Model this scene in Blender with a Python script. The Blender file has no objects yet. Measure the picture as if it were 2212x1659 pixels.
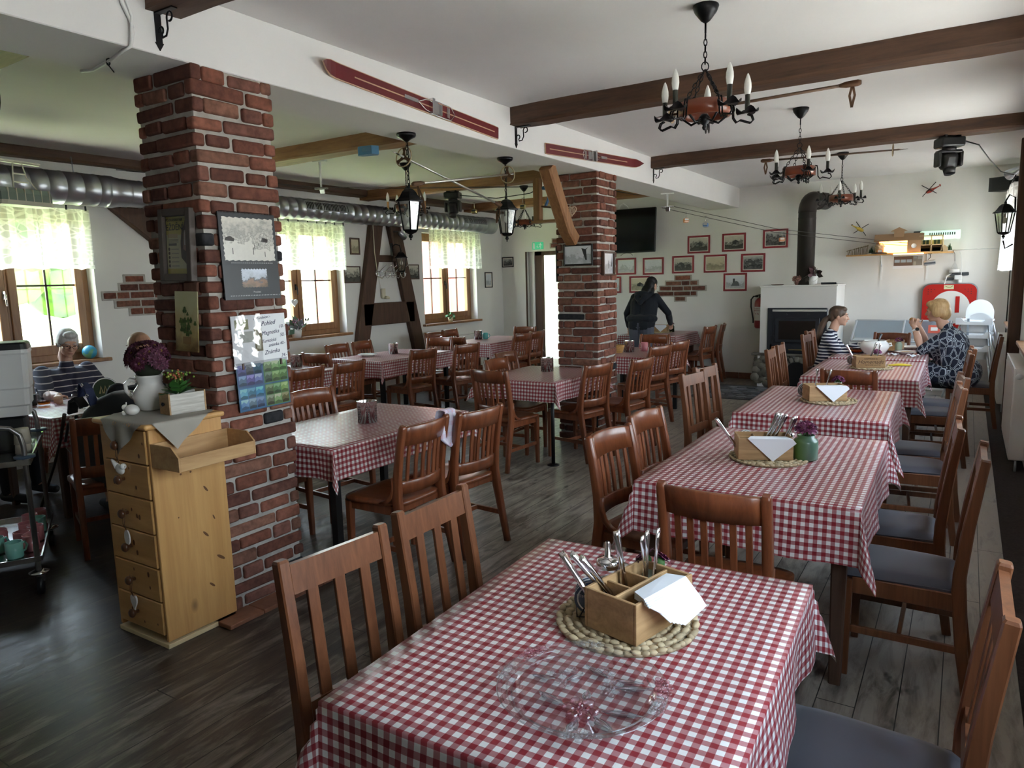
import bpy, bmesh, math, random
from mathutils import Vector, Matrix, Euler
random.seed(7)
SC = bpy.context.scene
COL = SC.collection
D = bpy.data
PI = math.pi
def rad(a): return math.radians(a)
V = Vector

# ---------------------------------------------------------------- mesh builder
class MB:
    def __init__(s):
        s.bm = bmesh.new(); s.mi = 0
        s.uv = s.bm.loops.layers.uv.new('UVMap')
        s.col = s.bm.loops.layers.float_color.new('Col')
        s.c = (1, 1, 1, 1)
    def _fin(s, faces, sm=False):
        for f in faces:
            f.material_index = s.mi; f.smooth = sm
            for l in f.loops: l[s.col] = s.c
    def color(s, r, g, b): s.c = (r, g, b, 1); return s
    def box(s, c, d, r=None, bev=0.0, seg=1):
        n0 = len(s.bm.faces)
        M = Matrix.Translation(c)
        if r is not None: M = M @ (r.to_4x4() if isinstance(r, (Matrix,)) else Euler(r).to_matrix().to_4x4())
        M = M @ Matrix.Diagonal((d[0], d[1], d[2], 1))
        res = bmesh.ops.create_cube(s.bm, size=1.0, matrix=M)
        vs = res['verts']; fs = {f for v in vs for f in v.link_faces}
        s._fin(fs)
        if bev > 0:
            es = list({e for v in vs for e in v.link_edges})
            b = bmesh.ops.bevel(s.bm, geom=es, offset=min(bev, min(d) * .45), segments=seg, affect='EDGES', profile=.5)
            s._fin(b['faces'], seg > 1)
        return s
    def bx(s, x0, x1, y0, y1, z0, z1, bev=0.0, seg=1):
        return s.box(((x0 + x1) / 2, (y0 + y1) / 2, (z0 + z1) / 2), (abs(x1 - x0), abs(y1 - y0), abs(z1 - z0)), None, bev, seg)
    def loft(s, rings, sm=True, cap=True, closed=False):
        R = [[s.bm.verts.new(p) for p in r] for r in rings]
        n = len(R[0]); fs = []
        rng = range(len(R) if closed else len(R) - 1)
        for i in rng:
            a, b = R[i], R[(i + 1) % len(R)]
            for j in range(n):
                k = (j + 1) % n
                fs.append(s.bm.faces.new((a[j], a[k], b[k], b[j])))
        s._fin(fs, sm)
        if cap and not closed:
            s._fin([s.bm.faces.new(list(reversed(R[0]))), s.bm.faces.new(R[-1])], False)
        return s
    def tube(s, pts, r, n=8, cap=True, closed=False, sx=1.0):
        pts = [V(p) for p in pts]; m = len(pts)
        rs = r if isinstance(r, (list, tuple)) else [r] * m
        rings = []; up = None
        for i, p in enumerate(pts):
            if closed: t = pts[(i + 1) % m] - pts[i - 1]
            else: t = pts[min(i + 1, m - 1)] - pts[max(i - 1, 0)]
            if t.length < 1e-9: t = V((0, 0, 1))
            t.normalize()
            if up is None:
                up = V((0, 0, 1)) if abs(t.z) < .9 else V((1, 0, 0))
            a = t.cross(up)
            if a.length < 1e-6: a = t.cross(V((1, 0, 0)))
            a.normalize(); b = a.cross(t).normalized(); up = b
            rings.append([p + (a * math.cos(2 * PI * j / n) * sx + b * math.sin(2 * PI * j / n)) * rs[i] for j in range(n)])
        return s.loft(rings, True, cap, closed)
    def cyl(s, p0, p1, r0, r1=None, n=14):
        return s.tube([p0, p1], [r0, r0 if r1 is None else r1], n)
    def bar(s, pts, secs, side=V((1, 0, 0)), sm=False):
        """rectangular section swept along pts; secs = (width along side, depth)"""
        pts = [V(p) for p in pts]; m = len(pts)
        if not isinstance(secs, list): secs = [secs] * m
        rings = []; side = V(side).normalized()
        for i, p in enumerate(pts):
            t = (pts[min(i + 1, m - 1)] - pts[max(i - 1, 0)]).normalized()
            b = t.cross(side).normalized(); a = b.cross(t).normalized()
            w, d = secs[i][0] / 2, secs[i][1] / 2; c = min(w, d) * .25
            rings.append([p + a * x + b * y for x, y in ((w - c, d), (w, d - c), (w, -d + c), (w - c, -d), (-w + c, -d), (-w, -d + c), (-w, d - c), (-w + c, d))][::-1])
        return s.loft(rings, sm, True)
    def lathe(s, prof, n=24, M=None, sm=True):
        M = M or Matrix()
        rings = []; fs = []
        for r, z in prof:
            if r < 1e-6: rings.append([s.bm.verts.new(M @ V((0, 0, z)))])
            else: rings.append([s.bm.verts.new(M @ V((r * math.cos(2 * PI * j / n), r * math.sin(2 * PI * j / n), z))) for j in range(n)])
        for a, b in zip(rings, rings[1:]):
            for j in range(n):
                k = (j + 1) % n
                if len(a) == 1 and len(b) == 1: continue
                if len(a) == 1: fs.append(s.bm.faces.new((a[0], b[k], b[j])))
                elif len(b) == 1: fs.append(s.bm.faces.new((a[j], a[k], b[0])))
                else: fs.append(s.bm.faces.new((a[j], a[k], b[k], b[j])))
        s._fin(fs, sm); return s
    def ball(s, c, r, nu=16, nv=10, rot=None):
        if not isinstance(r, (tuple, list, Vector)): r = (r, r, r)
        M = Matrix.Translation(c)
        if rot is not None: M = M @ (rot.to_4x4() if isinstance(rot, Matrix) else Euler(rot).to_matrix().to_4x4())
        M = M @ Matrix.Diagonal((r[0], r[1], r[2], 1))
        return s.lathe([(math.sin(PI * i / nv), -math.cos(PI * i / nv)) if 0 < i < nv else (0, -1 if i == 0 else 1) for i in range(nv + 1)], nu, M)
    def prism(s, poly, h, M=None, sm=False):
        M = M or Matrix()
        a = [s.bm.verts.new(M @ V((x, y, 0))) for x, y in poly]; b = [s.bm.verts.new(M @ V((x, y, h))) for x, y in poly]
        n = len(a); fs = []
        for j in range(n):
            k = (j + 1) % n; fs.append(s.bm.faces.new((a[j], a[k], b[k], b[j])))
        s._fin(fs, sm)
        s._fin([s.bm.faces.new(list(reversed(a))), s.bm.faces.new(b)])
        return s
    def poly(s, pts, uvs=None):
        f = s.bm.faces.new([s.bm.verts.new(p) for p in pts]); s._fin([f])
        if uvs:
            for l, u in zip(f.loops, uvs): l[s.uv].uv = u
        return s
    def grid(s, us, vs, fn, sm=True, uv=None):
        g = [[s.bm.verts.new(fn(u, v)) for v in vs] for u in us]; fs = []
        for i in range(len(us) - 1):
            for j in range(len(vs) - 1):
                f = s.bm.faces.new((g[i][j], g[i + 1][j], g[i + 1][j + 1], g[i][j + 1])); fs.append(f)
                for l, (a, b) in zip(f.loops, ((i, j), (i + 1, j), (i + 1, j + 1), (i, j + 1))):
                    l[s.uv].uv = uv(us[a], vs[b]) if uv else (us[a], vs[b])
        s._fin(fs, sm); return s
    def build(s, name, mats, parent=None, fixn=True):
        if fixn: bmesh.ops.recalc_face_normals(s.bm, faces=s.bm.faces[:])
        me = D.meshes.new(name); s.bm.to_mesh(me); s.bm.free()
        for m in (mats if isinstance(mats, (list, tuple)) else [mats]): me.materials.append(m)
        o = D.objects.new(name, me); COL.objects.link(o)
        if parent is not None: o.parent = parent
        return o

def lin(n, a, b): return [a + (b - a) * i / (n - 1) for i in range(n)]
def circ(c, r, n, z=None, a0=0, a1=2 * PI):
    return [V((c[0] + r * math.cos(a0 + (a1 - a0) * i / n), c[1] + r * math.sin(a0 + (a1 - a0) * i / n), c[2])) for i in range(n)]

def tag(o, label, cat=None, group=None, kind=None):
    if label: o['label'] = label
    if cat: o['category'] = cat
    if group: o['group'] = group
    if kind: o['kind'] = kind
    return o
def thing(name, label, cat, loc=(0, 0, 0), rz=0.0, group=None):
    o = D.objects.new(name, None); COL.objects.link(o); o.empty_display_size = .05
    o.location = loc; o.rotation_euler = (0, 0, rz)
    return tag(o, label, cat, group)
def struct(name, mb, mats, label=None):
    o = mb.build(name, mats); tag(o, label, None, None, 'structure'); return o
def dup(root, loc, rz, label, group=None, rot=None):
    r = root.copy(); COL.objects.link(r); r.location = loc
    r.rotation_euler = rot if rot else (0, 0, rz); r['label'] = label
    if group: r['group'] = group
    for ch in list(root.children):
        c = ch.copy(); COL.objects.link(c); c.parent = r
        for g in list(ch.children):
            d = g.copy(); COL.objects.link(d); d.parent = c
    return r
def text(s, name, mat, parent, M, size=.05, ext=.0006, align='CENTER'):
    cu = D.curves.new(name, 'FONT'); cu.body = s; cu.size = size; cu.extrude = ext
    cu.align_x = align; cu.align_y = 'CENTER'; cu.materials.append(mat)
    o = D.objects.new(name, cu); COL.objects.link(o)
    if parent is not None: o.parent = parent
    o.matrix_local = M
    return o

# ---------------------------------------------------------------- materials
def newmat(name):
    m = D.materials.new(name); m.use_nodes = True
    nt = m.node_tree; b = nt.nodes['Principled BSDF']
    return m, nt, b
def mat(name, c, rough=.5, metal=0.0, spec=.5, trans=0.0, ior=1.45, alpha=1.0, emit=None, estr=0.0, coat=0.0, sheen=0.0):
    m, nt, b = newmat(name)
    b.inputs['Base Color'].default_value = (*c, 1); b.inputs['Roughness'].default_value = rough
    b.inputs['Metallic'].default_value = metal; b.inputs['Specular IOR Level'].default_value = spec
    b.inputs['Transmission Weight'].default_value = trans; b.inputs['IOR'].default_value = ior
    b.inputs['Alpha'].default_value = alpha; b.inputs['Coat Weight'].default_value = coat
    b.inputs['Sheen Weight'].default_value = sheen
    if emit: b.inputs['Emission Color'].default_value = (*emit, 1); b.inputs['Emission Strength'].default_value = estr
    return m
def N(nt, t, **k):
    n = nt.nodes.new(t)
    for a, v in k.items(): setattr(n, a, v)
    return n
def ramp(nt, fac, stops):
    r = N(nt, 'ShaderNodeValToRGB'); e = r.color_ramp.elements
    while len(e) < len(stops): e.new(.5)
    for el, (p, c) in zip(e, stops): el.position = p; el.color = (*c, 1)
    nt.links.new(fac, r.inputs[0]); return r.outputs[0]
def coords(nt, scale=(1, 1, 1), kind='Object', rot=(0, 0, 0)):
    tc = N(nt, 'ShaderNodeTexCoord'); mp = N(nt, 'ShaderNodeMapping')
    mp.inputs['Scale'].default_value = scale; mp.inputs['Rotation'].default_value = rot
    nt.links.new(tc.outputs[kind], mp.inputs[0]); return mp.outputs[0]
def noise(nt, vec, scale=5, detail=4, rough=.55, dist=0.0):
    n = N(nt, 'ShaderNodeTexNoise'); n.inputs['Scale'].default_value = scale
    n.inputs['Detail'].default_value = detail; n.inputs['Roughness'].default_value = rough; n.inputs['Distortion'].default_value = dist
    nt.links.new(vec, n.inputs['Vector']); return n.outputs['Fac']
def bump(nt, b, h, strength=.2, dist=.01):
    n = N(nt, 'ShaderNodeBump'); n.inputs['Strength'].default_value = strength; n.inputs['Distance'].default_value = dist
    nt.links.new(h, n.inputs['Height']); nt.links.new(n.outputs[0], b.inputs['Normal'])
def mathn(nt, op, a, b=None):
    n = N(nt, 'ShaderNodeMath', operation=op)
    for i, x in enumerate((a, b)):
        if x is None: continue
        if isinstance(x, (int, float)): n.inputs[i].default_value = x
        else: nt.links.new(x, n.inputs[i])
    return n.outputs[0]
def mixc(nt, fac, a, b, mode='MIX'):
    n = N(nt, 'ShaderNodeMix', data_type='RGBA', blend_type=mode)
    for s, x in ((0, fac), (6, a), (7, b)):
        if isinstance(x, (int, float)): n.inputs[s].default_value = x
        elif isinstance(x, tuple): n.inputs[s].default_value = (*x, 1)
        else: nt.links.new(x, n.inputs[s])
    return n.outputs[2]
def wood(name, c1, c2, sc=(14, 14, 1.2), rough=.4, knots=0.0, coat=0.0, bmp=.08, spec=.5):
    m, nt, b = newmat(name)
    v = coords(nt, sc); f = noise(nt, v, 1.6, 5, .6, .6)
    f2 = noise(nt, coords(nt, (sc[0] * 5, sc[1] * 5, sc[2] * 2)), 2, 2)
    f = mathn(nt, 'ADD', mathn(nt, 'MULTIPLY', f, .8), mathn(nt, 'MULTIPLY', f2, .2))
    c = ramp(nt, f, [(.3, c1), (.68, c2)])
    if knots:
        vo = N(nt, 'ShaderNodeTexVoronoi'); vo.inputs['Scale'].default_value = knots
        nt.links.new(coords(nt, (1, 1, .55)), vo.inputs['Vector'])
        k = ramp(nt, vo.outputs['Distance'], [(.02, (.0, .0, .0)), (.13, (1, 1, 1))])
        c = mixc(nt, k, tuple(x * .35 for x in c1), c)
    nt.links.new(c, b.inputs['Base Color']); b.inputs['Roughness'].default_value = rough
    b.inputs['Coat Weight'].default_value = coat; b.inputs['Coat Roughness'].default_value = .25; b.inputs['Specular IOR Level'].default_value = spec
    if bmp: bump(nt, b, f, bmp, .004)
    return m
def plaster(name, c1, c2, sc=1.3, rough=.9, bmp=.15, fine=45):
    m, nt, b = newmat(name)
    v = coords(nt); f = noise(nt, v, sc, 4)
    nt.links.new(ramp(nt, f, [(.3, c1), (.7, c2)]), b.inputs['Base Color'])
    b.inputs['Roughness'].default_value = rough; b.inputs['Specular IOR Level'].default_value = .25
    bump(nt, b, noise(nt, v, fine, 3), bmp, .004); return m
def vcol(name, rough=.5, nsc=0, namp=.3, spec=.4, coat=0.0):
    m, nt, b = newmat(name)
    a = N(nt, 'ShaderNodeVertexColor', layer_name='Col'); c = a.outputs[0]
    if nsc:
        f = noise(nt, coords(nt), nsc, 4)
        c = mixc(nt, 1.0, c, ramp(nt, f, [(.3, (1 - namp,) * 3), (.7, (1 + namp * .3,) * 3)]), 'MULTIPLY')
        bump(nt, b, f, .3, .006)
    nt.links.new(c, b.inputs['Base Color']); b.inputs['Roughness'].default_value = rough
    b.inputs['Specular IOR Level'].default_value = spec; b.inputs['Coat Weight'].default_value = coat
    return m
def gingham(name, period, red=(.25, .022, .030), mid=(.38, .165, .17), white=(.68, .67, .65)):
    m, nt, b = newmat(name)
    tc = N(nt, 'ShaderNodeTexCoord'); sp = N(nt, 'ShaderNodeSeparateXYZ'); nt.links.new(tc.outputs['UV'], sp.inputs[0])
    st = [mathn(nt, 'LESS_THAN', mathn(nt, 'FRACT', mathn(nt, 'DIVIDE', sp.outputs[i], period)), .5) for i in (0, 1)]
    n = mathn(nt, 'MULTIPLY', mathn(nt, 'ADD', st[0], st[1]), .5)
    r = N(nt, 'ShaderNodeValToRGB'); r.color_ramp.interpolation = 'CONSTANT'; e = r.color_ramp.elements; e.new(.5)
    for el, (p, c) in zip(e, ((0, white), (.25, mid), (.75, red))): el.position = p; el.color = (*c, 1)
    nt.links.new(n, r.inputs[0])
    g = N(nt, 'ShaderNodeNewGeometry')
    nt.links.new(mixc(nt, g.outputs['Backfacing'], r.outputs[0], (.72, .72, .74)), b.inputs['Base Color'])
    b.inputs['Roughness'].default_value = .34; b.inputs['Specular IOR Level'].default_value = .45
    bump(nt, b, noise(nt, coords(nt), 9, 3), .10, .012)
    return m
def scenery(name, cols, sc=6, seed=0, gloss=.25, axis=2, span=1.0):
    """a small printed view: tone bands (ground, hills, sky) broken up by noise"""
    m, nt, b = newmat(name)
    tc = N(nt, 'ShaderNodeTexCoord'); sp = N(nt, 'ShaderNodeSeparateXYZ'); nt.links.new(tc.outputs['UV'], sp.inputs[0])
    mp = N(nt, 'ShaderNodeMapping'); mp.inputs['Location'].default_value = (seed * 3.7, seed * 1.9, seed); nt.links.new(tc.outputs['UV'], mp.inputs[0])
    f = noise(nt, mp.outputs[0], sc, 6, .65); f2 = noise(nt, mp.outputs[0], sc * .4, 2)
    h = mathn(nt, 'ADD', sp.outputs[1], mathn(nt, 'MULTIPLY', mathn(nt, 'SUBTRACT', f2, .5), .9))
    h = mathn(nt, 'ADD', h, mathn(nt, 'MULTIPLY', mathn(nt, 'SUBTRACT', f, .5), .8))
    nt.links.new(ramp(nt, h, cols), b.inputs['Base Color'])
    b.inputs['Roughness'].default_value = gloss; b.inputs['Specular IOR Level'].default_value = .5
    return m

WHITE = plaster('wall_paint', (.74, .725, .70), (.80, .785, .76))
CEIL = plaster('ceiling_paint', (.76, .745, .74), (.81, .795, .79), bmp=.08)
BEAM = wood('beam_wood', (.045, .022, .013), (.13, .066, .036), (1.2, 14, 14), .65)
BEAMY = wood('beam_wood_lengthwise', (.045, .022, .013), (.13, .066, .036), (14, 1.2, 14), .65)
OLDOAK = wood('old_oak', (.17, .075, .03), (.36, .18, .075), (1.2, 12, 12), .6)
OLDOAKZ = wood('old_oak_upright', (.17, .075, .03), (.36, .17, .07), (12, 12, 1.2), .6)
DKTIMB = wood('dark_timber', (.05, .024, .014), (.105, .052, .03), (12, 12, 1.2), .7)
CHA = wood('red_brown_chair_wood', (.115, .030, .012), (.25, .078, .030), (14, 14, 1.6), .30, coat=.35)
CHB = wood('orange_brown_chair_wood', (.105, .034, .013), (.21, .078, .032), (22, 22, 1.5), .35, coat=.25)
PINE = wood('honey_pine', (.50, .255, .085), (.66, .38, .14), (10, 10, .9), .38, 5.5, coat=.2)
PINEX = wood('honey_pine_sideways', (.52, .27, .085), (.69, .40, .15), (.9, 10, 10), .38, 6.0, coat=.2)
BOXW = wood('crate_wood', (.28, .155, .065), (.52, .33, .16), (1.5, 12, 22), .55)
GREYW = wood('whitewashed_wood', (.36, .33, .28), (.70, .68, .63), (2, 9, 40), .7)
WINW = wood('window_frame_wood', (.20, .088, .035), (.33, .165, .07), (10, 10, 1.4), .4)
IRON = mat('black_iron', (.012, .012, .014), .38, .6)
BLACK = mat('black_plastic', (.012, .012, .013), .4)
DKMET = mat('dark_table_metal', (.015, .014, .014), .45, .3)
STEEL = mat('polished_steel', (.72, .72, .72), .18, 1.0)
GALV = mat('galvanised_steel', (.50, .52, .56), .33, 1.0)
CHROME = mat('chrome', (.8, .8, .82), .08, 1.0)
WPLAS = mat('white_plastic', (.78, .78, .77), .35)
CERAM = mat('white_glazed_ceramic', (.80, .785, .75), .12, spec=.6, coat=.3)
PAPER = mat('white_paper', (.84, .85, .87), .8)
SEATF = mat('dark_seat_cloth', (.052, .048, .060), .62, sheen=.25)
REDF = mat('red_picture_frame', (.28, .022, .032), .4)
BLKF = mat('black_picture_frame', (.018, .014, .012), .4)
BRNF = mat('brown_picture_frame', (.085, .045, .03), .45)
GREYF = mat('taupe_picture_frame', (.10, .078, .068), .5)
MATTE = mat('cream_mount', (.78, .74, .66), .7)
SKIN = mat('skin', (.60, .36, .26), .5, spec=.35)
DKSKIN = mat('tanned_skin', (.50, .27, .18), .5, spec=.35)
VC = vcol('printed_colours', .35)
VCM = vcol('matt_colours', .7)
LEAF = mat('green_leaf', (.05, .16, .03), .45)
RAD = mat('radiator_enamel', (.80, .79, .76), .3)

def glassy(name, tint=(1, 1, 1), gl=.08, rough=.02):
    """thin clear pane: mostly see-through with a mirror sheen"""
    m, nt, b = newmat(name); nt.nodes.remove(b)
    t = N(nt, 'ShaderNodeBsdfTransparent'); t.inputs[0].default_value = (*tint, 1)
    g = N(nt, 'ShaderNodeBsdfGlossy'); g.inputs['Roughness'].default_value = rough
    fr = N(nt, 'ShaderNodeLayerWeight'); fr.inputs[0].default_value = .5
    mx = N(nt, 'ShaderNodeMixShader')
    nt.links.new(mathn(nt, 'ADD', mathn(nt, 'MULTIPLY', mathn(nt, 'POWER', fr.outputs[1], 4), .6), gl * .6), mx.inputs[0])
    nt.links.new(t.outputs[0], mx.inputs[1]); nt.links.new(g.outputs[0], mx.inputs[2])
    nt.links.new(mx.outputs[0], nt.nodes['Material Output'].inputs[0]); return m
PANE = glassy('window_glass', (.97, .99, .98), .04)
GLASS = glassy('clear_glass', (.95, .96, .97), .12)
PINKG = glassy('pink_glass', (.90, .70, .74), .18)
FROST = glassy('frosted_glass', (.86, .87, .90), .22, .35)
AMBERG = glassy('amber_glass', (.85, .42, .16), .12)
BEER = glassy('beer', (.72, .38, .06), .06)

def lace(name, tint=(.93, .93, .92)):
    m, nt, b = newmat(name); nt.nodes.remove(b)
    tc = N(nt, 'ShaderNodeTexCoord'); sp = N(nt, 'ShaderNodeSeparateXYZ'); nt.links.new(tc.outputs['UV'], sp.inputs[0])
    vo = N(nt, 'ShaderNodeTexVoronoi', feature='DISTANCE_TO_EDGE'); vo.inputs['Scale'].default_value = 11
    nt.links.new(tc.outputs['UV'], vo.inputs['Vector'])
    leaf = ramp(nt, vo.outputs['Distance'], [(.05, (1, 1, 1)), (.12, (0, 0, 0))])
    st = mathn(nt, 'LESS_THAN', mathn(nt, 'FRACT', mathn(nt, 'MULTIPLY', sp.outputs[0], 6.5)), .38)
    top = mathn(nt, 'GREATER_THAN', sp.outputs[1], .28)
    hem = mathn(nt, 'LESS_THAN', sp.outputs[1], .07)
    den = mathn(nt, 'ADD', .40, mathn(nt, 'MULTIPLY', leaf, .22))
    den = mathn(nt, 'ADD', den, mathn(nt, 'MULTIPLY', mathn(nt, 'MULTIPLY', st, top), .22))
    den = mathn(nt, 'ADD', den, mathn(nt, 'MULTIPLY', hem, .3))
    t = N(nt, 'ShaderNodeBsdfTransparent')
    d = N(nt, 'ShaderNodeBsdfDiffuse'); d.inputs[0].default_value = (*tint, 1)
    l = N(nt, 'ShaderNodeBsdfTranslucent'); l.inputs[0].default_value = (*tint, 1)
    a = N(nt, 'ShaderNodeMixShader'); a.inputs[0].default_value = .55
    nt.links.new(d.outputs[0], a.inputs[1]); nt.links.new(l.outputs[0], a.inputs[2])
    mx = N(nt, 'ShaderNodeMixShader'); nt.links.new(den, mx.inputs[0])
    nt.links.new(t.outputs[0], mx.inputs[1]); nt.links.new(a.outputs[0], mx.inputs[2])
    nt.links.new(mx.outputs[0], nt.nodes['Material Output'].inputs[0]); return m
LACE = lace('lace')
# ================================================================ setting
def floor_mat():
    m, nt, b = newmat('worn_floorboards')
    v = coords(nt); sp = N(nt, 'ShaderNodeSeparateXYZ'); nt.links.new(v, sp.inputs[0])
    px = mathn(nt, 'DIVIDE', sp.outputs[0], .138); idx = mathn(nt, 'FLOOR', px); fx = mathn(nt, 'FRACT', px)
    wn = N(nt, 'ShaderNodeTexWhiteNoise', noise_dimensions='1D'); nt.links.new(idx, wn.inputs['W'])
    jy = mathn(nt, 'FRACT', mathn(nt, 'DIVIDE', mathn(nt, 'ADD', sp.outputs[1], mathn(nt, 'MULTIPLY', wn.outputs[0], 9)), 3.1))
    gap = mathn(nt, 'MAXIMUM', mathn(nt, 'LESS_THAN', fx, .030), mathn(nt, 'LESS_THAN', jy, .0016))
    cb = N(nt, 'ShaderNodeCombineXYZ')
    nt.links.new(mathn(nt, 'ADD', mathn(nt, 'MULTIPLY', sp.outputs[0], 7), mathn(nt, 'MULTIPLY', wn.outputs[0], 40)), cb.inputs[0])
    nt.links.new(mathn(nt, 'MULTIPLY', sp.outputs[1], 1.3), cb.inputs[1])
    f = noise(nt, cb.outputs[0], 2.2, 8, .68, .5)
    big = noise(nt, v, .55, 3)
    # boards turn paler towards the right wall and deeper into the room
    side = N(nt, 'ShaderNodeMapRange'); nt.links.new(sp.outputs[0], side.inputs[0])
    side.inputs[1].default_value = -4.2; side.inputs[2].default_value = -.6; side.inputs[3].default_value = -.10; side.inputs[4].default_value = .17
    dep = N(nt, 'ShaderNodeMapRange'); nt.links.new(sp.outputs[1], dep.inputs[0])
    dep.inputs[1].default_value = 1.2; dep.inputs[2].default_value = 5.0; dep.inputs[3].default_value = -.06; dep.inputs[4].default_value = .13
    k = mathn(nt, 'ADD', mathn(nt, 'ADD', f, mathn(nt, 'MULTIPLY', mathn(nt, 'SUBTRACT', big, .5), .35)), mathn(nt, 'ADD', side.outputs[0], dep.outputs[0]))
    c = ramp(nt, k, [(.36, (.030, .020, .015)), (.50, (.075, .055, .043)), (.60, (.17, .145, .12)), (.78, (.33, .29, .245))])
    blot = noise(nt, coords(nt, (3.2, 1.7, 1)), 2.6, 3, .5)
    c = mixc(nt, ramp(nt, blot, [(.63, (0, 0, 0)), (.70, (.75, .75, .75))]), c, (.028, .022, .02))
    c = mixc(nt, gap, c, (.008, .006, .005))
    nt.links.new(c, b.inputs['Base Color'])
    nt.links.new(ramp(nt, f, [(.3, (.30,) * 3), (.7, (.50,) * 3)]), b.inputs['Roughness'])
    bump(nt, b, mathn(nt, 'SUBTRACT', f, mathn(nt, 'MULTIPLY', gap, .8)), .35, .004)
    return m
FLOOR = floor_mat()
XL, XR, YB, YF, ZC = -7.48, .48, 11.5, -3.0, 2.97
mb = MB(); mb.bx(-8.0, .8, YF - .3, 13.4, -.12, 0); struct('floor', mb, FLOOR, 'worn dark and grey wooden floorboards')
mb = MB(); mb.bx(-8.0, .8, YF - .3, 13.4, ZC, ZC + .18); struct('ceiling', mb, CEIL, 'white painted ceiling')
SILL, HEAD = .97, 2.45
def wall_side(name, x0, x1, ops):
    mb = MB(); y = YF
    for a, b in ops + [(11.8, None)]:
        mb.bx(x0, x1, y, a, 0, ZC)
        if b is None: break
        mb.bx(x0, x1, a, b, 0, SILL - .035); mb.bx(x0, x1, a, b, HEAD, ZC); y = b
    struct(name, mb, WHITE)
LW = [(2.42, 3.92), (5.88, 7.38), (9.14, 10.64)]
RW = [(.7, 2.2), (3.6, 5.1), (6.6, 8.1), (9.55, 11.0)]
wall_side('wall_left', -7.9, XL, LW); wall_side('wall_right', XR, .8, RW)
mb = MB(); DX0, DX1 = -6.96, -5.70
mb.bx(-7.9, DX0, YB, YB + .28, 0, ZC); mb.bx(DX1, .8, YB, YB + .28, 0, ZC); mb.bx(DX0, DX1, YB, YB + .28, 2.16, ZC)
struct('wall_back', mb, WHITE)
mb = MB(); mb.bx(-7.9, .8, YF - .28, YF, 0, ZC); struct('wall_front', mb, WHITE)
CORR = plaster('corridor_paint', (.62, .68, .60), (.68, .74, .66))
mb = MB(); mb.bx(-7.9, -4.6, 13.0, 13.2, 0, ZC); mb.bx(-4.8, -4.6, YB + .28, 13.0, 0, ZC); mb.bx(-6.62, -6.5, YB + .62, 13.0, 0, ZC)
struct('wall_corridor', mb, CORR)
mb = MB(); mb.bx(-6.49, -5.1, 12.98, 13.0, 0, .09); mb.bx(-6.5, -6.48, YB + .62, 13, 0, .1); struct('baseboard_corridor', mb, BRNF)
# tiled skirting along the back wall
SKT = vcol('terracotta_tile', .4, 20, .25)
mb = MB(); x = -3.62
while x < -2.6: mb.color(*random.choice([(.20, .09, .055), (.24, .11, .065), (.17, .075, .05)])); mb.bx(x, x + .295, YB - .012, YB, 0, .095, .002); x += .3
struct('baseboard_back', mb, SKT)
mb = MB(); mb.bx(-3.52, -3.06, YF, YB, 2.67, ZC, .004); struct('trim_1', mb, CEIL, 'white plastered downstand beam on the two brick pillars')

# ---- brickwork
BRK = vcol('old_brick', .85, 26, .45, .2)
MORT = plaster('mortar', (.33, .30, .27), (.52, .49, .45), 9, .95, .7, 60)
BCOL = [(.215, .082, .055), (.255, .100, .068), (.175, .068, .048), (.24, .115, .080), (.145, .060, .045), (.205, .090, .068)]
def brick(mb, c, d, blk=0.02, rough=1.0):
    k = random.uniform(.85, 1.15)
    col = (.035, .034, .038) if random.random() < blk else tuple(x * k for x in random.choice(BCOL))
    mb.color(*col)
    j = lambda a: random.uniform(-a, a) * rough
    mb.box((c[0] + j(.005), c[1] + j(.005), c[2] + j(.005)), (d[0] + j(.006), d[1] + j(.006), d[2] + j(.008)), (j(.026), j(.026), j(.018)), .011, 2)
def pillar(label, x0, x1, y0, y1, z1, blk):
    mb = MB(); mb.mi = 1; e = .016
    mb.bx(x0 + e, x1 - e, y0 + e, y1 - e, 0, z1 + .03); mb.mi = 0
    h, p = .062, .0765; z = .045; k = 0; t = .06
    while z < z1 - .01:
        zz = min(z, z1 - h / 2)
        W, Dp = x1 - x0, y1 - y0
        for face in (0, 1, 2, 3):
            L = W if face in (0, 2) else Dp
            own = (k % 2 == 0) == (face in (0, 2))
            s = [.295, L - .31] if (k // 2) % 2 == 0 else [L - .31, .295]
            if not own: s = [(L - 2 * t - .035) * .62, (L - 2 * t - .035) * .38] if k % 4 < 2 else [(L - 2 * t - .035) * .4, (L - 2 * t - .035) * .6]
            a = 0 if own else t + .010
            for w in s:
                m = a + w / 2; a += w + .015
                if face == 0: brick(mb, (x0 + m, y0 + t / 2, zz), (w, t, h), blk)
                elif face == 2: brick(mb, (x0 + m, y1 - t / 2, zz), (w, t, h), blk)
                elif face == 1: brick(mb, (x1 - t / 2, y0 + m, zz), (t, w, h), blk)
                else: brick(mb, (x0 + t / 2, y0 + m, zz), (t, w, h), blk)
        z += p; k += 1
    struct('brick_pillar', mb, [BRK, MORT], label)
pillar('exposed brick pillar beside the pine chest of drawers', -3.515, -3.055, 2.12, 2.585, 2.67, .02)
pillar('exposed brick pillar with a diagonal timber brace', -3.52, -3.06, 6.42, 6.87, 2.67, .025)
mb = MB()
y = 2.0
while y < 2.72: mb.color(*random.choice([(.25, .11, .065), (.21, .09, .055)])); mb.bx(-3.06, -2.93, y, min(y + .197, 2.74), 0, .022, .003); y += .2
x = -3.5
while x < -3.0: mb.color(.23, .10, .06); mb.bx(x, min(x + .197, -3.06), 2.0, 2.12, 0, .022, .003); x += .2
struct('trim_2', mb, SKT, 'terracotta tile plinth around the foot of the brick pillar')
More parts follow.
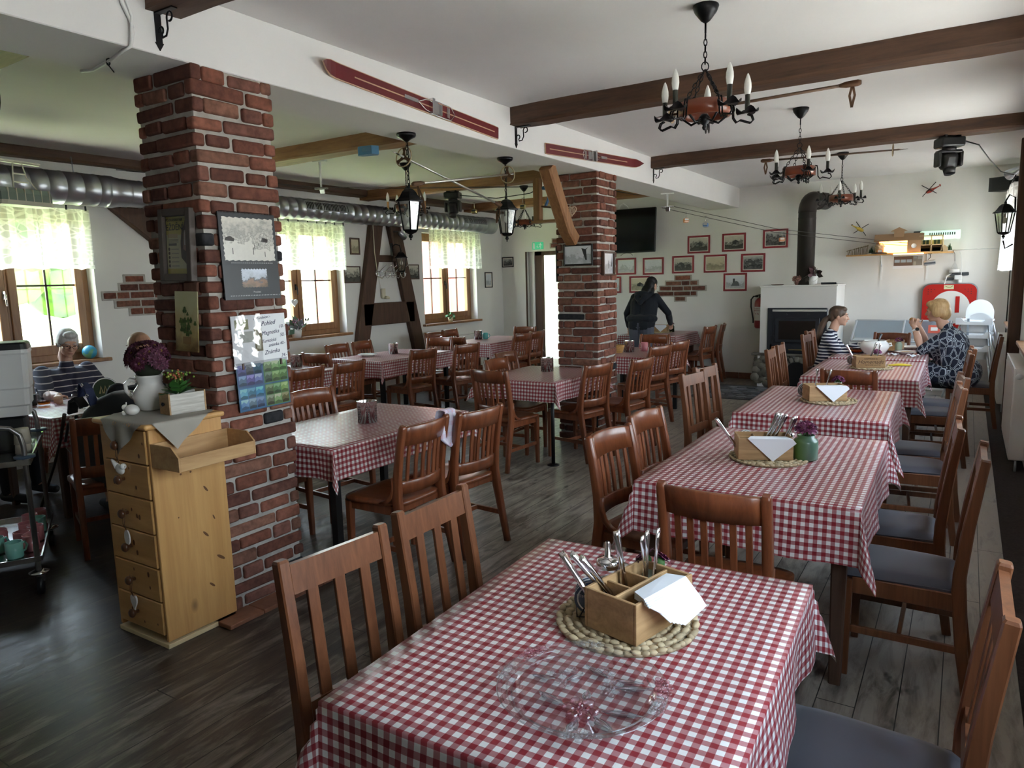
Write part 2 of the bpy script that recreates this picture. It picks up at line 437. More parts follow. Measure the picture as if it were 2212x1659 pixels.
def patch(name, label, rows, M):
    """exposed brick patch let into the plaster; rows = (x0, x1, z centre)"""
    mb = MB()
    for x0, x1, z in rows:
        mb.mi = 1; mb.box(((x0 + x1) / 2, -.001, z), (x1 - x0 + .035, .010, .098), None, .006); mb.mi = 0
        a = x0; first = True
        while a < x1 - .03:
            w = min(random.choice([.27, .14, .28, .2]), x1 - a)
            if x1 - a - w < .06: w = x1 - a
            brick(mb, (a + w / 2, -.004, z), (w - .012, .016, .062), 0, .4); a += w
    mb.bm.transform(M); struct(name, mb, [BRK, MORT], label)
patch('trim_3', 'exposed brick patch in the plaster right of the standing woman', [(-4.08, -3.82, 1.615), (-4.24, -3.70, 1.53), (-4.34, -3.57, 1.445), (-4.38, -3.72, 1.36), (-4.08, -3.90, 1.275)], Matrix.Translation((0, YB - .004, 0)))
ML = Matrix(((0, -1, 0, XL + .004), (1, 0, 0, 0), (0, 0, 1, 0), (0, 0, 0, 1)))   # local x -> world y, -y -> +x
patch('trim_4', 'exposed brick patch in the plaster beside the left window', [(4.22, 4.43, 1.765), (4.16, 4.60, 1.68), (3.98, 4.75, 1.595), (4.10, 4.70, 1.51), (4.25, 4.62, 1.425)], ML)
patch('trim_5', 'bricks showing in the plaster above the corridor door', [(-6.42, -6.16, 2.25), (-6.38, -6.20, 2.33)], Matrix.Translation((0, YB - .004, 0)))

# ---- exposed timber
def rough_beam(mb, x0, x1, y0, y1, z0, z1, n=14):
    rings = []
    ax = 0 if abs(x1 - x0) > abs(y1 - y0) else 1
    for i in range(n + 1):
        t = i / n; j = lambda: random.uniform(-.006, .006)
        e = .02 if i in (0, n) else 0
        if ax == 0:
            x = x0 + (x1 - x0) * t; rings.append([V((x, y0 + e + j(), z1)), V((x, y0 + e + j(), z0 + .018)), V((x, y0 + .018 + j(), z0 + j())), V((x, y1 - .018 + j(), z0 + j())), V((x, y1 + j(), z0 + .018)), V((x, y1, z1))])
        else:
            y = y0 + (y1 - y0) * t; rings.append([V((x0 + j(), y, z1)), V((x0 + j(), y, z0 + .018)), V((x0 + .018 + j(), y, z0 + j())), V((x1 - .018 + j(), y, z0 + j())), V((x1 + j(), y, z0 + .018)), V((x1, y, z1))])
    mb.loft(rings, False)
for i, (lab, y, zb) in enumerate((('dark ceiling beam at the near end of the right bay', 1.92, 2.845), ('dark ceiling beam behind the nearest chandelier', 4.85, 2.835), ('dark ceiling beam holding a black moving head light', 7.78, 2.85))):
    mb = MB(); rough_beam(mb, -3.06, XR, y, y + .2, zb, ZC); struct('ceiling_beam', mb, BEAM, lab)
for lab, y in (('old beam of the left bay at the near end', 1.75), ('old beam of the left bay meeting the downstand', 4.85), ('old beam of the left bay with a black stage light below', 7.75), ('old beam of the left bay behind the television', 10.3)):
    mb = MB(); rough_beam(mb, XL, -3.52, y, y + .22, 2.845, ZC); struct('ceiling_beam', mb, OLDOAK, lab)
mb = MB(); rough_beam(mb, XL, -7.30, YF, YB, 2.88, ZC); struct('ceiling_beam', mb, BEAMY, 'dark wall plate above the ventilation duct')
mb = MB()
mb.bar([(-7.44, 7.60, .0), (-7.44, 7.62, .8), (-7.44, 8.05, 2.58)], (.25, .09), V((0, 1, 0)))
mb.bar([(-7.44, 9.02, .0), (-7.44, 8.86, .75), (-7.44, 8.40, 2.58)], (.25, .09), V((0, 1, 0)))
mb.bar([(-7.44, 7.66, 1.20), (-7.44, 8.78, 1.20)], (.09, .33), V((1, 0, 0)))
mb.bar([(-7.44, 7.85, 2.02), (-7.44, 8.6, 2.02)], (.07, .10), V((1, 0, 0)))
struct('trim_6', mb, DKTIMB, 'dark timber A shaped wall frame between two windows')
mb = MB(); mb.bar([(-7.44, 4.18, 2.62), (-7.44, 5.55, 1.55)], (.09, .30), V((1, 0, 0))); struct('trim_7', mb, DKTIMB, 'dark diagonal timber brace on the left wall behind the pillar')
mb = MB(); mb.bar([(.43, 8.87, 0), (.43, 8.87, 2.9)], (.11, .13), V((1, 0, 0))); struct('trim_8', mb, DKTIMB, 'dark timber post on the right wall between the radiators')
t = thing('mounted_timber_brace', 'diagonal oak brace leaning from the downstand onto the second brick pillar', 'timber brace', (-3.29, 6.41, 2.02))
mb = MB(); mb.bar([(0, -.075, 0), (0, -.20, .10), (0, -.565, .645)], (.125, .125), V((1, 0, 0))); mb.build('brace', OLDOAKZ, t)
# slate hearth
SLATE = vcol('slate', .6, 18, .35)
mb = MB()
for i in range(16):
    for j in range(6):
        g = random.uniform(.05, .15); mb.color(g, g, g * 1.08)
        cx, cy = -3.05 + .14 * i + random.uniform(-.03, .03) + (j % 2) * .07, 9.62 + j * .17 + random.uniform(-.02, .02)
        mb.prism([(cx + random.uniform(.06, .085) * math.cos(a + .3), cy + random.uniform(.07, .095) * math.sin(a + .3)) for a in lin(7, 0, 2 * PI)[:-1]], random.uniform(.012, .016), Matrix.Translation((0, 0, .008)))
mb.color(.06, .06, .062); mb.bx(-3.15, -.85, 9.5, 10.72, 0, .012); struct('trim_9', mb, SLATE, 'crazy paved slate hearth slab in front of the stove')
# dark runner along the right wall
m_, nt_, b_ = newmat('dark_runner'); b_.inputs['Roughness'].default_value = .95
nt_.links.new(ramp(nt_, noise(nt_, coords(nt_), 60, 3), [(.3, (.028, .020, .020)), (.7, (.052, .040, .038))]), b_.inputs['Base Color'])
mb = MB(); mb.bx(.262, XR, -1.5, 11.4, 0, .006); tag(mb.build('carpet_runner', m_), 'dark brown carpet runner along the right wall under the radiators', 'carpet')

# ---- door opening
mb = MB()
mb.bx(DX0 - .0, DX0 + .018, YB - .012, YB + .02, 0, 2.16)
mb.bx(-6.83, -6.69, YB + .12, YB + .22, 0, 2.16); mb.bx(-6.83, DX1, YB + .12, YB + .22, 2.09, 2.16); mb.bx(DX1 - .1, DX1, YB + .12, YB + .22, 0, 2.16)
mb.mi = 1; mb.bx(DX0 + .018, -6.83, YB + .10, YB + .28, 0, 2.16)
dr = struct('door_1', mb, [DKTIMB, WHITE], 'open doorway to a pale green corridor with a dark wooden frame')
mb = MB(); mb.box((-6.08, YB + .40, 1.04), (.70, .045, 2.02), (0, 0, rad(32)), .006); lf = mb.build('door_leaf', DKTIMB, dr)
mb = MB(); mb.box((-6.28, YB + .245, 1.56), (.13, .004, .30), (0, 0, rad(32))); mb.build('notice', PAPER, dr)
mb = MB(); mb.ball((-6.35, YB + .20, 1.05), .022); mb.build('door_handle', IRON, dr)

# ---- windows
def window(n, label, loc, rz, w, shown=True):
    h = HEAD - SILL
    t = D.objects.new('window_%d' % n, None); COL.objects.link(t); t.location = loc; t.rotation_euler = (0, 0, rz); tag(t, label, None, None, 'structure')
    mb = MB(); f = .065
    mb.bx(-.04, .04, -w / 2, -w / 2 + f, 0, h, .004); mb.bx(-.04, .04, w / 2 - f, w / 2, 0, h, .004)
    mb.bx(-.04, .04, -w / 2 + f, w / 2 - f, 0, .075, .004); mb.bx(-.04, .04, -w / 2 + f, w / 2 - f, h - f, h, .004); mb.bx(-.035, .035, -.03, .03, .075, h - f)
    mb.build('window_frame', WINW, t)
    for s in (-1, 1):
        a, b = (s * .012, s * (w / 2 - f + .012)); y0, y1 = min(a, b), max(a, b); z0, z1 = .062, h - f + .012; g = .075
        mb = MB(); mb.bx(-.02, .055, y0, y0 + g, z0, z1, .006); mb.bx(-.02, .055, y1 - g, y1, z0, z1, .006); mb.bx(-.02, .055, y0 + g, y1 - g, z0, z0 + g + .02, .006); mb.bx(-.02, .055, y0 + g, y1 - g, z1 - g, z1, .006)
        sa = mb.build('sash', WINW, t)
        mb = MB(); mb.bx(.012, .018, y0 + g, y1 - g, z0 + g + .02, z1 - g); mb.build('pane', PANE, sa)
        mb = MB(); ym = (y0 + y1) / 2; mb.bx(.006, .026, ym - .009, ym + .009, z0 + g, z1 - g); mb.bx(.006, .026, y0 + g, y1 - g, .735, .753); mb.build('glazing_bar', BRNF, sa)
    mb = MB(); mb.bx(.055, .068, -.045, -.02, .62, .70, .004); mb.tube([(.07, -.033, .665), (.09, -.033, .665), (.095, -.033, .63), (.092, -.033, .56)], .009, 8); mb.build('handle', STEEL if n == 1 else IRON, t)
    mb = MB(); mb.bx(-.06, .245, -w / 2 - .06, w / 2 + .06, -.035, 0, .006); mb.build('window_sill', WINW, t)
    return t
for i, (a, b) in enumerate(LW):
    window(i + 1, ['wooden casement window behind the man in the striped polo', 'wooden casement window left of the timber A frame', 'wooden casement window right of the timber A frame', 'wooden casement window near the camera on the left wall'][i], (-7.66, (a + b) / 2, SILL), 0, b - a)
for i, (a, b) in enumerate(RW[::-1]):
    window(5 + i, 'wooden casement window on the right wall', (.66, (a + b) / 2, SILL), PI, b - a)

# ---- lace valances
def curtain(label, loc, rz, w, h, nclip, amp=.028):
    t = thing('lace_curtain', label, 'curtain', loc, rz, 'lace valances in the windows')
    us = lin(int(w * 70), 0, w); vs = lin(18, 0, 1)
    ph = random.uniform(0, 6)
    def fn(u, v):
        s = math.sin(u * 2 * PI / .19 + ph) + .4 * math.sin(u * 2 * PI / .083 + 1)
        scal = .018 * abs(math.sin(u * PI / .17)) * (1 - v) ** 3
        return V((amp * s * (1 - .55 * v), u - w / 2, -h + h * v + scal))
    mb = MB(); mb.grid(us, vs, fn, True, lambda u, v: (u, v)); mb.build('lace_cloth', LACE, t)
    mb = MB(); mb.cyl((0, -w / 2 - .05, .055), (0, w / 2 + .1, .055), .006); mb.build('curtain_wire', IRON, t)
    for i in range(nclip):
        y = -w / 2 + .03 + (w - .06) * i / (nclip - 1)
        mb = MB(); mb.tube(circ((0, y, .047), .012, 8), .0025, 5, closed=True); mb.box((0, y, .012), (.012, .016, .045), None, .003); mb.build('curtain_clip', BLACK, t)
    return t
curtain('lace valance in the window behind the man in the striped polo', (-7.36, 3.12, 2.44), 0, 1.50, .585, 9)
curtain('lace valance in the window just right of the near brick pillar', (-7.38, 6.60, 2.47), 0, 1.50, .63, 10)
curtain('lace valance covering the right part of the far left wall window', (-7.38, 9.92, 2.50), 0, 1.42, .64, 11)
curtain('long white lace curtain at the edge of the right wall window', (.37, 10.3, 2.56), PI, 1.5, .95, 9, .05)

# ---- ventilation duct
t = thing('ventilation_duct', 'round galvanised ventilation duct running under the ceiling along the left wall', 'duct', (-7.23, 0, 2.615))
def ductpiece(name, y0, y1, r, step):
    mb = MB(); prof = []; y = y0
    while y < y1:
        prof += [(r, y), (r, min(y + step - .012, y1)), (r + .004, min(y + step - .008, y1)), (r + .004, min(y + step - .002, y1))]; y += step
    pts = [(q, yy) for q, yy in prof]
    mb.lathe(pts, 32, Matrix.Rotation(-PI / 2, 4, 'X')); mb.build(name, GALV, t)
ductpiece('wide_pipe', YF + .05, 3.98, .152, .155)
mb = MB(); mb.lathe([(.152, 3.97), (.156, 3.98), (.156, 4.03), (.150, 4.05), (.135, 4.13), (.139, 4.14), (.139, 4.18), (.135, 4.19)], 32, Matrix.Rotation(-PI / 2, 4, 'X')); mb.build('reducer', GALV, t)
ductpiece('narrow_pipe', 4.19, 10.72, .135, .14)
mb = MB(); mb.lathe([(.139, 10.60), (.142, 10.61), (.142, 10.66), (.137, 10.67), (.142, 10.70), (.142, 10.80), (.13, 10.80), (0, 10.80)], 32, Matrix.Rotation(-PI / 2, 4, 'X')); mb.build('end_cap', GALV, t)
for ya, yb in ((6.42, 7.16), (9.80, 10.47)):
    mb = MB()
    def P_(a, y, r): return V((r * math.cos(a), y, r * math.sin(a)))
    for a in (rad(-4), rad(42)): mb.bar([P_(a, ya, .139), P_(a, yb, .139)], (.012, .010), V((0, 0, 1)))
    for y in (ya, yb): mb.tube([P_(a, y, .139) for a in lin(6, rad(-4), rad(42))], .006, 6)
    k = 0; n = int((yb - ya) / .026)
    for i in range(1, n): mb.tube([P_(a, ya + (yb - ya) * i / n, .141) for a in lin(5, rad(-3), rad(41))], .0045, 4)
    g = mb.build('grille', GALV, t)
    mb = MB(); mb.grid(lin(6, rad(-3), rad(41)), [ya, yb], lambda a, y: P_(a, y, .1365)); mb.build('grille_opening', BLACK, g)
for y in (1.0, 3.7, 5.6, 8.6): 
    mb = MB(); mb.cyl((.0, y, .13), (-.02, y, .30), .005); mb.build('hanger', GALV, t)

# ---- radiators
def radiator(label, loc, rz, L, h):
    t = thing('radiator', label, 'radiator', loc, rz)
    mb = MB(); mb.bx(-L / 2, L / 2, -.055, .055, .10, h, .012, 2)
    for i in range(int(L / .045)): mb.bx(-L / 2 + .03 + i * .045, -L / 2 + .042 + i * .045, -.0585, -.054, .14, h - .05)
    mb.build('panel', RAD, t)
    mb = MB()
    for i in range(int(L / .022)): mb.bx(-L / 2 + .012 + i * .022, -L / 2 + .018 + i * .022, -.045, .045, h, h + .006)
    mb.bx(-L / 2, L / 2, -.055, -.045, h, h + .008); mb.bx(-L / 2, L / 2, .045, .055, h, h + .008); mb.build('top_grille', RAD, t)
    mb = MB(); mb.lathe([(0, 0), (.022, 0), (.025, .03), (.020, .05), (0, .05)], 14, Matrix.Translation((L / 2 + .0, -.02, h - .05)) @ Matrix.Rotation(PI / 2, 4, 'Y')); mb.build('valve', WPLAS, t)
    mb = MB(); mb.cyl((L / 2 - .03, 0, .10), (L / 2 - .03, 0, 0), .010); mb.cyl((-L / 2 + .03, 0, .10), (-L / 2 + .03, 0, 0), .010); mb.build('pipe', GALV, t)
radiator('white panel radiator on the right wall beyond the dark timber post', (.41, 10.3, 0), -PI / 2, 1.05, .84)
radiator('white panel radiator on the right wall nearer than the dark timber post', (.41, 7.55, 0), -PI / 2, 1.3, .84)
radiator('white panel radiator under the window left of the timber A frame', (-7.40, 6.6, 0), PI / 2, 1.4, .70)
radiator('white panel radiator under the window right of the timber A frame', (-7.40, 9.95, 0), PI / 2, 1.4, .72)

# ================================================================ outdoors, seen through the windows
m_, nt_, b_ = newmat('meadow'); v_ = coords(nt_); b_.inputs['Roughness'].default_value = .9
nt_.links.new(ramp(nt_, noise(nt_, v_, .35, 6), [(.35, (.13, .20, .07)), (.5, (.24, .31, .11)), (.66, (.46, .45, .32))]), b_.inputs['Base Color'])
mb = MB(); mb.grid(lin(12, -60, -7.9), lin(14, -40, 60), lambda x, y: V((x, y, -.36 + .05 * max(0, -x - 12)))); o = mb.build('lawn_outside', m_); tag(o, 'sunlit meadow sloping up outside the left windows', 'meadow', None, 'stuff')
mb = MB(); mb.grid([.8, 40], [-40, 40], lambda x, y: V((x, y, -.3))); o = mb.build('ground_outside', mat('gravel', (.45, .43, .40), .95)); tag(o, 'pale gravel outside the right windows', 'gravel', None, 'stuff')
m_, nt_, b_ = newmat('foliage'); b_.inputs['Roughness'].default_value = .8
nt_.links.new(ramp(nt_, noise(nt_, coords(nt_), 3.5, 5), [(.3, (.02, .07, .012)), (.7, (.16, .30, .04))]), b_.inputs['Base Color'])
for i, (x, y, s) in enumerate(((-17, 7.0, 1.9), (-20, 10.5, 2.3), (-24, 15.5, 2.6), (-16, 10.2, 1.2))):
    mb = MB()
    for k in range(34):
        a, b, r = random.uniform(0, 2 * PI), random.uniform(-.6, 1), random.uniform(.35, .95)
        mb.ball((s * r * math.cos(a), s * r * math.sin(a), s * (1.1 + .8 * b)), s * random.uniform(.22, .42), 9, 6)
    mb.cyl((0, 0, -1), (0, 0, s * 1.2), .12)
    o = mb.build('tree_outside', m_); o.location = (x, y, .3 - .05 * (x + 12)); tag(o, ['bright green bush seen through the lace behind the polo man', 'green tree beyond the left window', 'tall green tree on the far slope', 'small bush by the meadow path'][i], 'tree')
m_, nt_, b_ = newmat('red_sheet_metal'); b_.inputs['Base Color'].default_value = (.55, .16, .13, 1); b_.inputs['Roughness'].default_value = .6
mb = MB()
ys = [11.9 + i * .06 for i in range(90)]
mb.grid(ys, [-.4, 2.9], lambda y, z: V((-10.6 + .03 * math.sin((y - 11.9) * 2 * PI / .24), y, z)), False); mb.bx(-13, -10.65, 11.9, 17.2, -.30, 2.85)
o = mb.build('shed_outside', m_); tag(o, 'red corrugated shed standing outside the far left wall window', 'shed')
mb = MB(); mb.bx(-9.6, -9.3, 13.9, 15.2, -.3, 3.3); 
o = mb.build('wall_outside', WHITE); tag(o, 'white gable standing behind the red shed', None, None, 'structure')
# ================================================================ chairs
def chair_a(label, group, mw=CHA):
    """curved-rail wooden chair; local +y is forward, origin on the floor under the seat"""
    t = thing('dining_chair', label, 'chair', (0, 0, 0), 0, group)
    hw = .188
    def arc(z, x, yb): return yb - .045 * (1 - (x / hw) ** 2) + .006
    for s in (-1, 1):
        mb = MB(); mb.bar([(s * .196, -.292, 0), (s * .192, -.262, .16), (s * .190, -.222, .36), (s * .190, -.205, .47), (s * .190, -.215, .60), (s * .190, -.245, .78), (s * .190, -.268, .878), (s * .190, -.272, .893)],
                          [(.032, .036), (.034, .042), (.036, .052), (.036, .056), (.035, .046), (.034, .040), (.033, .036), (.026, .024)], V((1, 0, 0)), True); mb.build('leg', mw, t)
        mb = MB(); mb.bar([(s * .190, .165, 0), (s * .186, .165, .22), (s * .182, .165, .43)], [(.030, .030), (.036, .036), (.044, .044)]); mb.build('leg', mw, t)
        mb = MB(); mb.bar([(s * .197, -.188, .60), (s * .197, -.190, .54), (s * .197, -.175, .49), (s * .197, -.14, .457), (s * .197, -.085, .440)], [(.022, .012), (.022, .02), (.022, .026), (.022, .024), (.022, .012)], V((1, 0, 0)), True); mb.build('bracket', mw, t)
    def rail(name, z0, z1, y0, y1, th):
        mb = MB(); rings = []
        for x in lin(11, -hw + .012, hw - .012):
            q0, q1 = arc(z0, x, y0), arc(z1, x, y1); c = .005; crown = .006 * (1 - (x / hw) ** 2) if name == 'top_rail' else 0
            z = z1 + crown
            rings.append([V((x, q0 - th / 2, z0)), V((x, q0 + th / 2, z0)), V((x, q1 + th / 2, z - c)), V((x, q1 + th / 2 - c, z)), V((x, q1 - th / 2 + c, z)), V((x, q1 - th / 2, z - c))])
        mb.loft(rings, True); o = mb.build(name, mw, t)
    rail('top_rail', .775, .882, -.243, -.268, .026)
    rail('back_rail', .500, .572, -.206, -.212, .024)
    for i in range(6):
        x = -.130 + .052 * i
        mb = MB(); mb.bar([(x, arc(0, x, -.212), .565), (x, arc(0, x, -.225), .68), (x, arc(0, x, -.243), .785)], (.024, .012)); mb.build('slat', mw, t)
    # scooped seat
    mb = MB(); us, vs = lin(13, -1, 1), lin(13, -1, 1)
    def top(u, v):
        w = .208 + .018 * v; x = u * w; y = -.01 + v * .212
        k = (abs(u) ** 4 + abs(v) ** 4)
        if abs(u) == 1 or abs(v) == 1: pass
        rc = max(abs(u), abs(v)); n = (abs(u) ** 6 + abs(v) ** 6) ** (1 / 6) if rc > 0 else 1
        f = rc / n if n > 0 else 1
        x, y = x * f, -.01 + (y + .01) * f
        z = .457 - .012 * max(0, 1 - u * u) * max(0, 1 - v * v)
        if rc > .99: z = .449
        return V((x, y, z))
    mb.grid(us, vs, top)
    mb.grid(us, vs, lambda u, v: top(u, v) * .985 + V((0, 0, -.457 + .424 + .457 * .015)) if max(abs(u), abs(v)) < .99 else top(u, v) - V((0, 0, .022)))
    bmesh.ops.remove_doubles(mb.bm, verts=mb.bm.verts[:], dist=.0005)
    rim = [e for e in mb.bm.edges if len(e.link_faces) == 1]
    if rim: bmesh.ops.bridge_loops(mb.bm, edges=rim)
    mb.build('seat', mw, t)
    mb = MB(); mb.bx(-.175, .175, .152, .172, .375, .428, .003); mb.bx(-.192, -.172, -.19, .155, .375, .428, .003); mb.bx(.172, .192, -.19, .155, .375, .428, .003); mb.bx(-.175, .175, -.20, -.18, .385, .428, .003); mb.build('apron', mw, t)
    for s in (-1, 1):
        mb = MB(); mb.bar([(s * .188, -.252, .185), (s * .186, .152, .185)], (.018, .030)); mb.build('stretcher', mw, t)
    mb = MB(); mb.bar([(-.180, -.05, .185), (.180, -.05, .185)], (.018, .028), V((0, 1, 0))); mb.build('stretcher', mw, t)
    return t
def chair_b(label, group, mw=CHB):
    """straight-backed chair with three slats and a padded seat"""
    t = thing('slat_back_chair', label, 'chair', (0, 0, 0), 0, group)
    for s in (-1, 1):
        mb = MB(); mb.bar([(s * .166, -.262, 0), (s * .166, -.232, .20), (s * .166, -.212, .42), (s * .166, -.212, .50), (s * .166, -.232, .70), (s * .166, -.268, .950), (s * .166, -.269, .957)],
                          [(.032, .036), (.034, .042), (.036, .048), (.036, .046), (.034, .040), (.034, .034), (.028, .026)], V((1, 0, 0))); mb.build('leg', mw, t)
        mb = MB(); mb.bar([(s * .176, .172, 0), (s * .172, .172, .41)], [(.030, .030), (.040, .040)]); mb.build('leg', mw, t)
        mb = MB(); mb.bar([(s * .170, -.225, .20), (s * .172, .16, .20)], (.016, .030)); mb.build('stretcher', mw, t)
    mb = MB(); mb.bar([(-.16, -.02, .20), (.16, -.02, .20)], (.016, .028), V((0, 1, 0))); mb.build('stretcher', mw, t)
    def rail(name, z0, z1, y0, y1):
        mb = MB(); mb.bar([(0, y0, z0), (0, y1, z1)], (.30, .022), V((1, 0, 0))); mb.build(name, mw, t)
    rail('top_rail', .862, .940, -.254, -.266); rail('back_rail', .520, .575, -.214, -.220)
    for x in (-.088, 0, .088):
        mb = MB(); mb.bar([(x, -.219, .57), (x, -.254, .868)], (.034, .012)); mb.build('slat', mw, t)
    mb = MB(); mb.bx(-.165, .165, .150, .178, .355, .425, .003); mb.bx(-.182, -.160, -.20, .155, .355, .425, .003); mb.bx(.160, .182, -.20, .155, .355, .425, .003); mb.bx(-.16, .16, -.222, -.20, .365, .425, .003); mb.build('apron', mw, t)
    mb = MB()
    def cush(u, v):
        k = (1 - u ** 4) * (1 - v ** 4)
        return V((u * (.178 + .014 * v), -.012 + v * .205, .432 + .034 * max(0, k) ** .45))
    mb.grid(lin(15, -1, 1), lin(15, -1, 1), cush); mb.bx(-.172, .172, -.205, .19, .418, .434); mb.build('seat', SEATF, t)
    return t
PROTO = {}
def put_chair(kind, label, group, x, y, face):
    """face = direction (degrees from +x) that the sitter looks"""
    rz = rad(face - 90)
    if kind not in PROTO:
        PROTO[kind] = (chair_a if kind == 'A' else chair_b)(label, group); o = PROTO[kind]; o.location = (x, y, 0); o.rotation_euler = (0, 0, rz); return o
    return dup(PROTO[kind], (x, y, 0), rz, label, group)
GA, GB = 'red-brown curved-back chairs', 'orange-brown slat-back chairs with padded seats'
RB, SL = 'red-brown curved-back chair ', 'slat-back chair '
for k, lab, x, y, a in (
    ('A', RB + 'with a checked towel over its back rail', -2.78, 3.03, 180),
    ('A', RB + 'beyond the one draped with a towel', -2.71, 3.50, 174),
    ('A', RB + 'half hidden by the near brick pillar, facing the steel canister', -3.80, 3.57, -6),
    ('A', RB + 'whose legs show behind the near brick pillar', -3.78, 2.95, 0),
    ('A', RB + 'just clear of the pillar, at the partly hidden window table', -5.46, 4.58, 180),
    ('A', RB + 'with its back to us, left of the towel chair table', -5.45, 5.13, 178),
    ('A', RB + 'with bright top edge at the near end of the white plate table', -6.22, 5.86, 96),
    ('A', RB + 'by the wall behind the white plate', -6.58, 6.56, 2),
    ('A', RB + 'by the wall left of the timber A frame foot', -6.60, 7.05, 7),
    ('A', RB + 'seen from behind at the white plate table, nearer the camera', -5.53, 6.42, 172),
    ('A', RB + 'seen from behind at the far corner of the white plate table', -5.42, 7.15, 168),
    ('A', RB + 'by the wall at the turquoise mug table, left one', -6.62, 8.58, -6),
    ('A', RB + 'by the wall at the turquoise mug table, right one', -6.76, 9.20, 2),
    ('A', RB + 'facing us across the white plate table', -6.06, 7.50, -80),
    ('A', RB + 'seen from behind at the turquoise mug table near end', -6.03, 8.20, 93),
    ('A', RB + 'at the far end of the turquoise mug table by the doorway', -6.08, 9.76, -85),
    ('A', RB + 'left of the pair in front of the corridor doorway', -5.64, 8.80, 172),
    ('A', RB + 'right of the pair in front of the corridor doorway', -5.68, 9.24, 178),
    ('A', RB + 'at the near end of the table before the second pillar', -3.43, 5.32, 84),
    ('A', RB + 'with a sunlit back on the window side of the second pillar table', -3.62, 5.83, 2),
    ('A', RB + 'farther on the window side of the second pillar table', -3.88, 6.39, 0),
    ('A', RB + 'on the aisle side right below the second brick pillar', -3.03, 5.86, 168),
    ('A', RB + 'on the aisle just right of the second brick pillar', -2.83, 6.38, 172),
    ('A', RB + 'turned aside at the pink mug table, left one', -3.10, 7.62, 165),
    ('A', RB + 'at the pink mug table, right one', -3.09, 8.20, 168),
    ('A', RB + 'facing us behind the pink mug', -3.45, 8.72, -88),
    ('A', RB + 'at the right end of the table where the woman in black works', -3.50, 10.72, 172),
    ('A', RB + 'standing against the back wall right of the woman in black', -3.46, 11.16, 190),
    ('A', RB + 'left of the woman in black, mostly behind her', -4.72, 10.45, 20),
    ('B', SL + 'nearest the camera at the glass platter table', -1.16, 1.28, -6),
    ('B', SL + 'second from the camera beside the nearest crate', -1.17, 1.75, 0),
    ('A', RB + 'with rounded rail beside the green vase table, nearer one', -1.22, 3.20, -7),
    ('A', RB + 'with rounded rail beside the green vase table, farther one', -1.25, 3.77, -4),
    ('B', SL + 'in pale orange, front one of the pair mid aisle', -1.40, 5.03, -9),
    ('B', SL + 'in pale orange, rear one of the pair mid aisle', -1.43, 5.42, -9),
    ('B', SL + 'left one of the pair just before the stove', -1.27, 6.95, 2),
    ('B', SL + 'right one of the pair just before the stove', -1.28, 7.42, 2),
    ('B', SL + 'right behind the girl in stripes', -1.27, 8.72, -5),
    ('B', SL + 'beyond the girl, in front of the stove door', -1.33, 9.28, -5),
    ('A', RB + 'seen from behind between the two nearest tables', -.735, 2.74, 90),
    ('A', RB + 'with its back to us below the carved lettering crate', -.73, 6.34, 86),
    ('A', RB + 'facing us at the far end in front of the ice cream freezer', -.78, 9.66, -97),
    ('B', SL + 'dark in the bottom right corner, nearest on the window side', -.155, 1.82, 180),
    ('B', SL + 'on the window side with the cloth corner hanging on its seat', -.175, 3.23, 180),
    ('B', SL + 'on the window side just beyond the hanging cloth corner', -.26, 3.78, 182),
    ('B', SL + 'on the window side at the third table, nearer one', -.26, 5.02, 185),
    ('B', SL + 'on the window side at the third table, farther one', -.25, 5.50, 187),
    ('B', SL + 'on the window side at the fourth table, nearer one', -.21, 7.04, 183),
    ('B', SL + 'on the window side at the fourth table, farther one', -.19, 7.50, 184),
    ('B', SL + 'under the woman in the patterned dress', .06, 8.90, 180),
    ('A', RB + 'in the shade beneath the black rucksack', -4.72, 2.42, 160),
    ('A', RB + 'of the bald man beyond the chest of drawers', -4.80, 3.10, 170),
    ('A', RB + 'of the man in the striped polo', -6.80, 3.28, 0),
): put_chair(k, lab, GA if k == 'A' else GB, x, y, a)

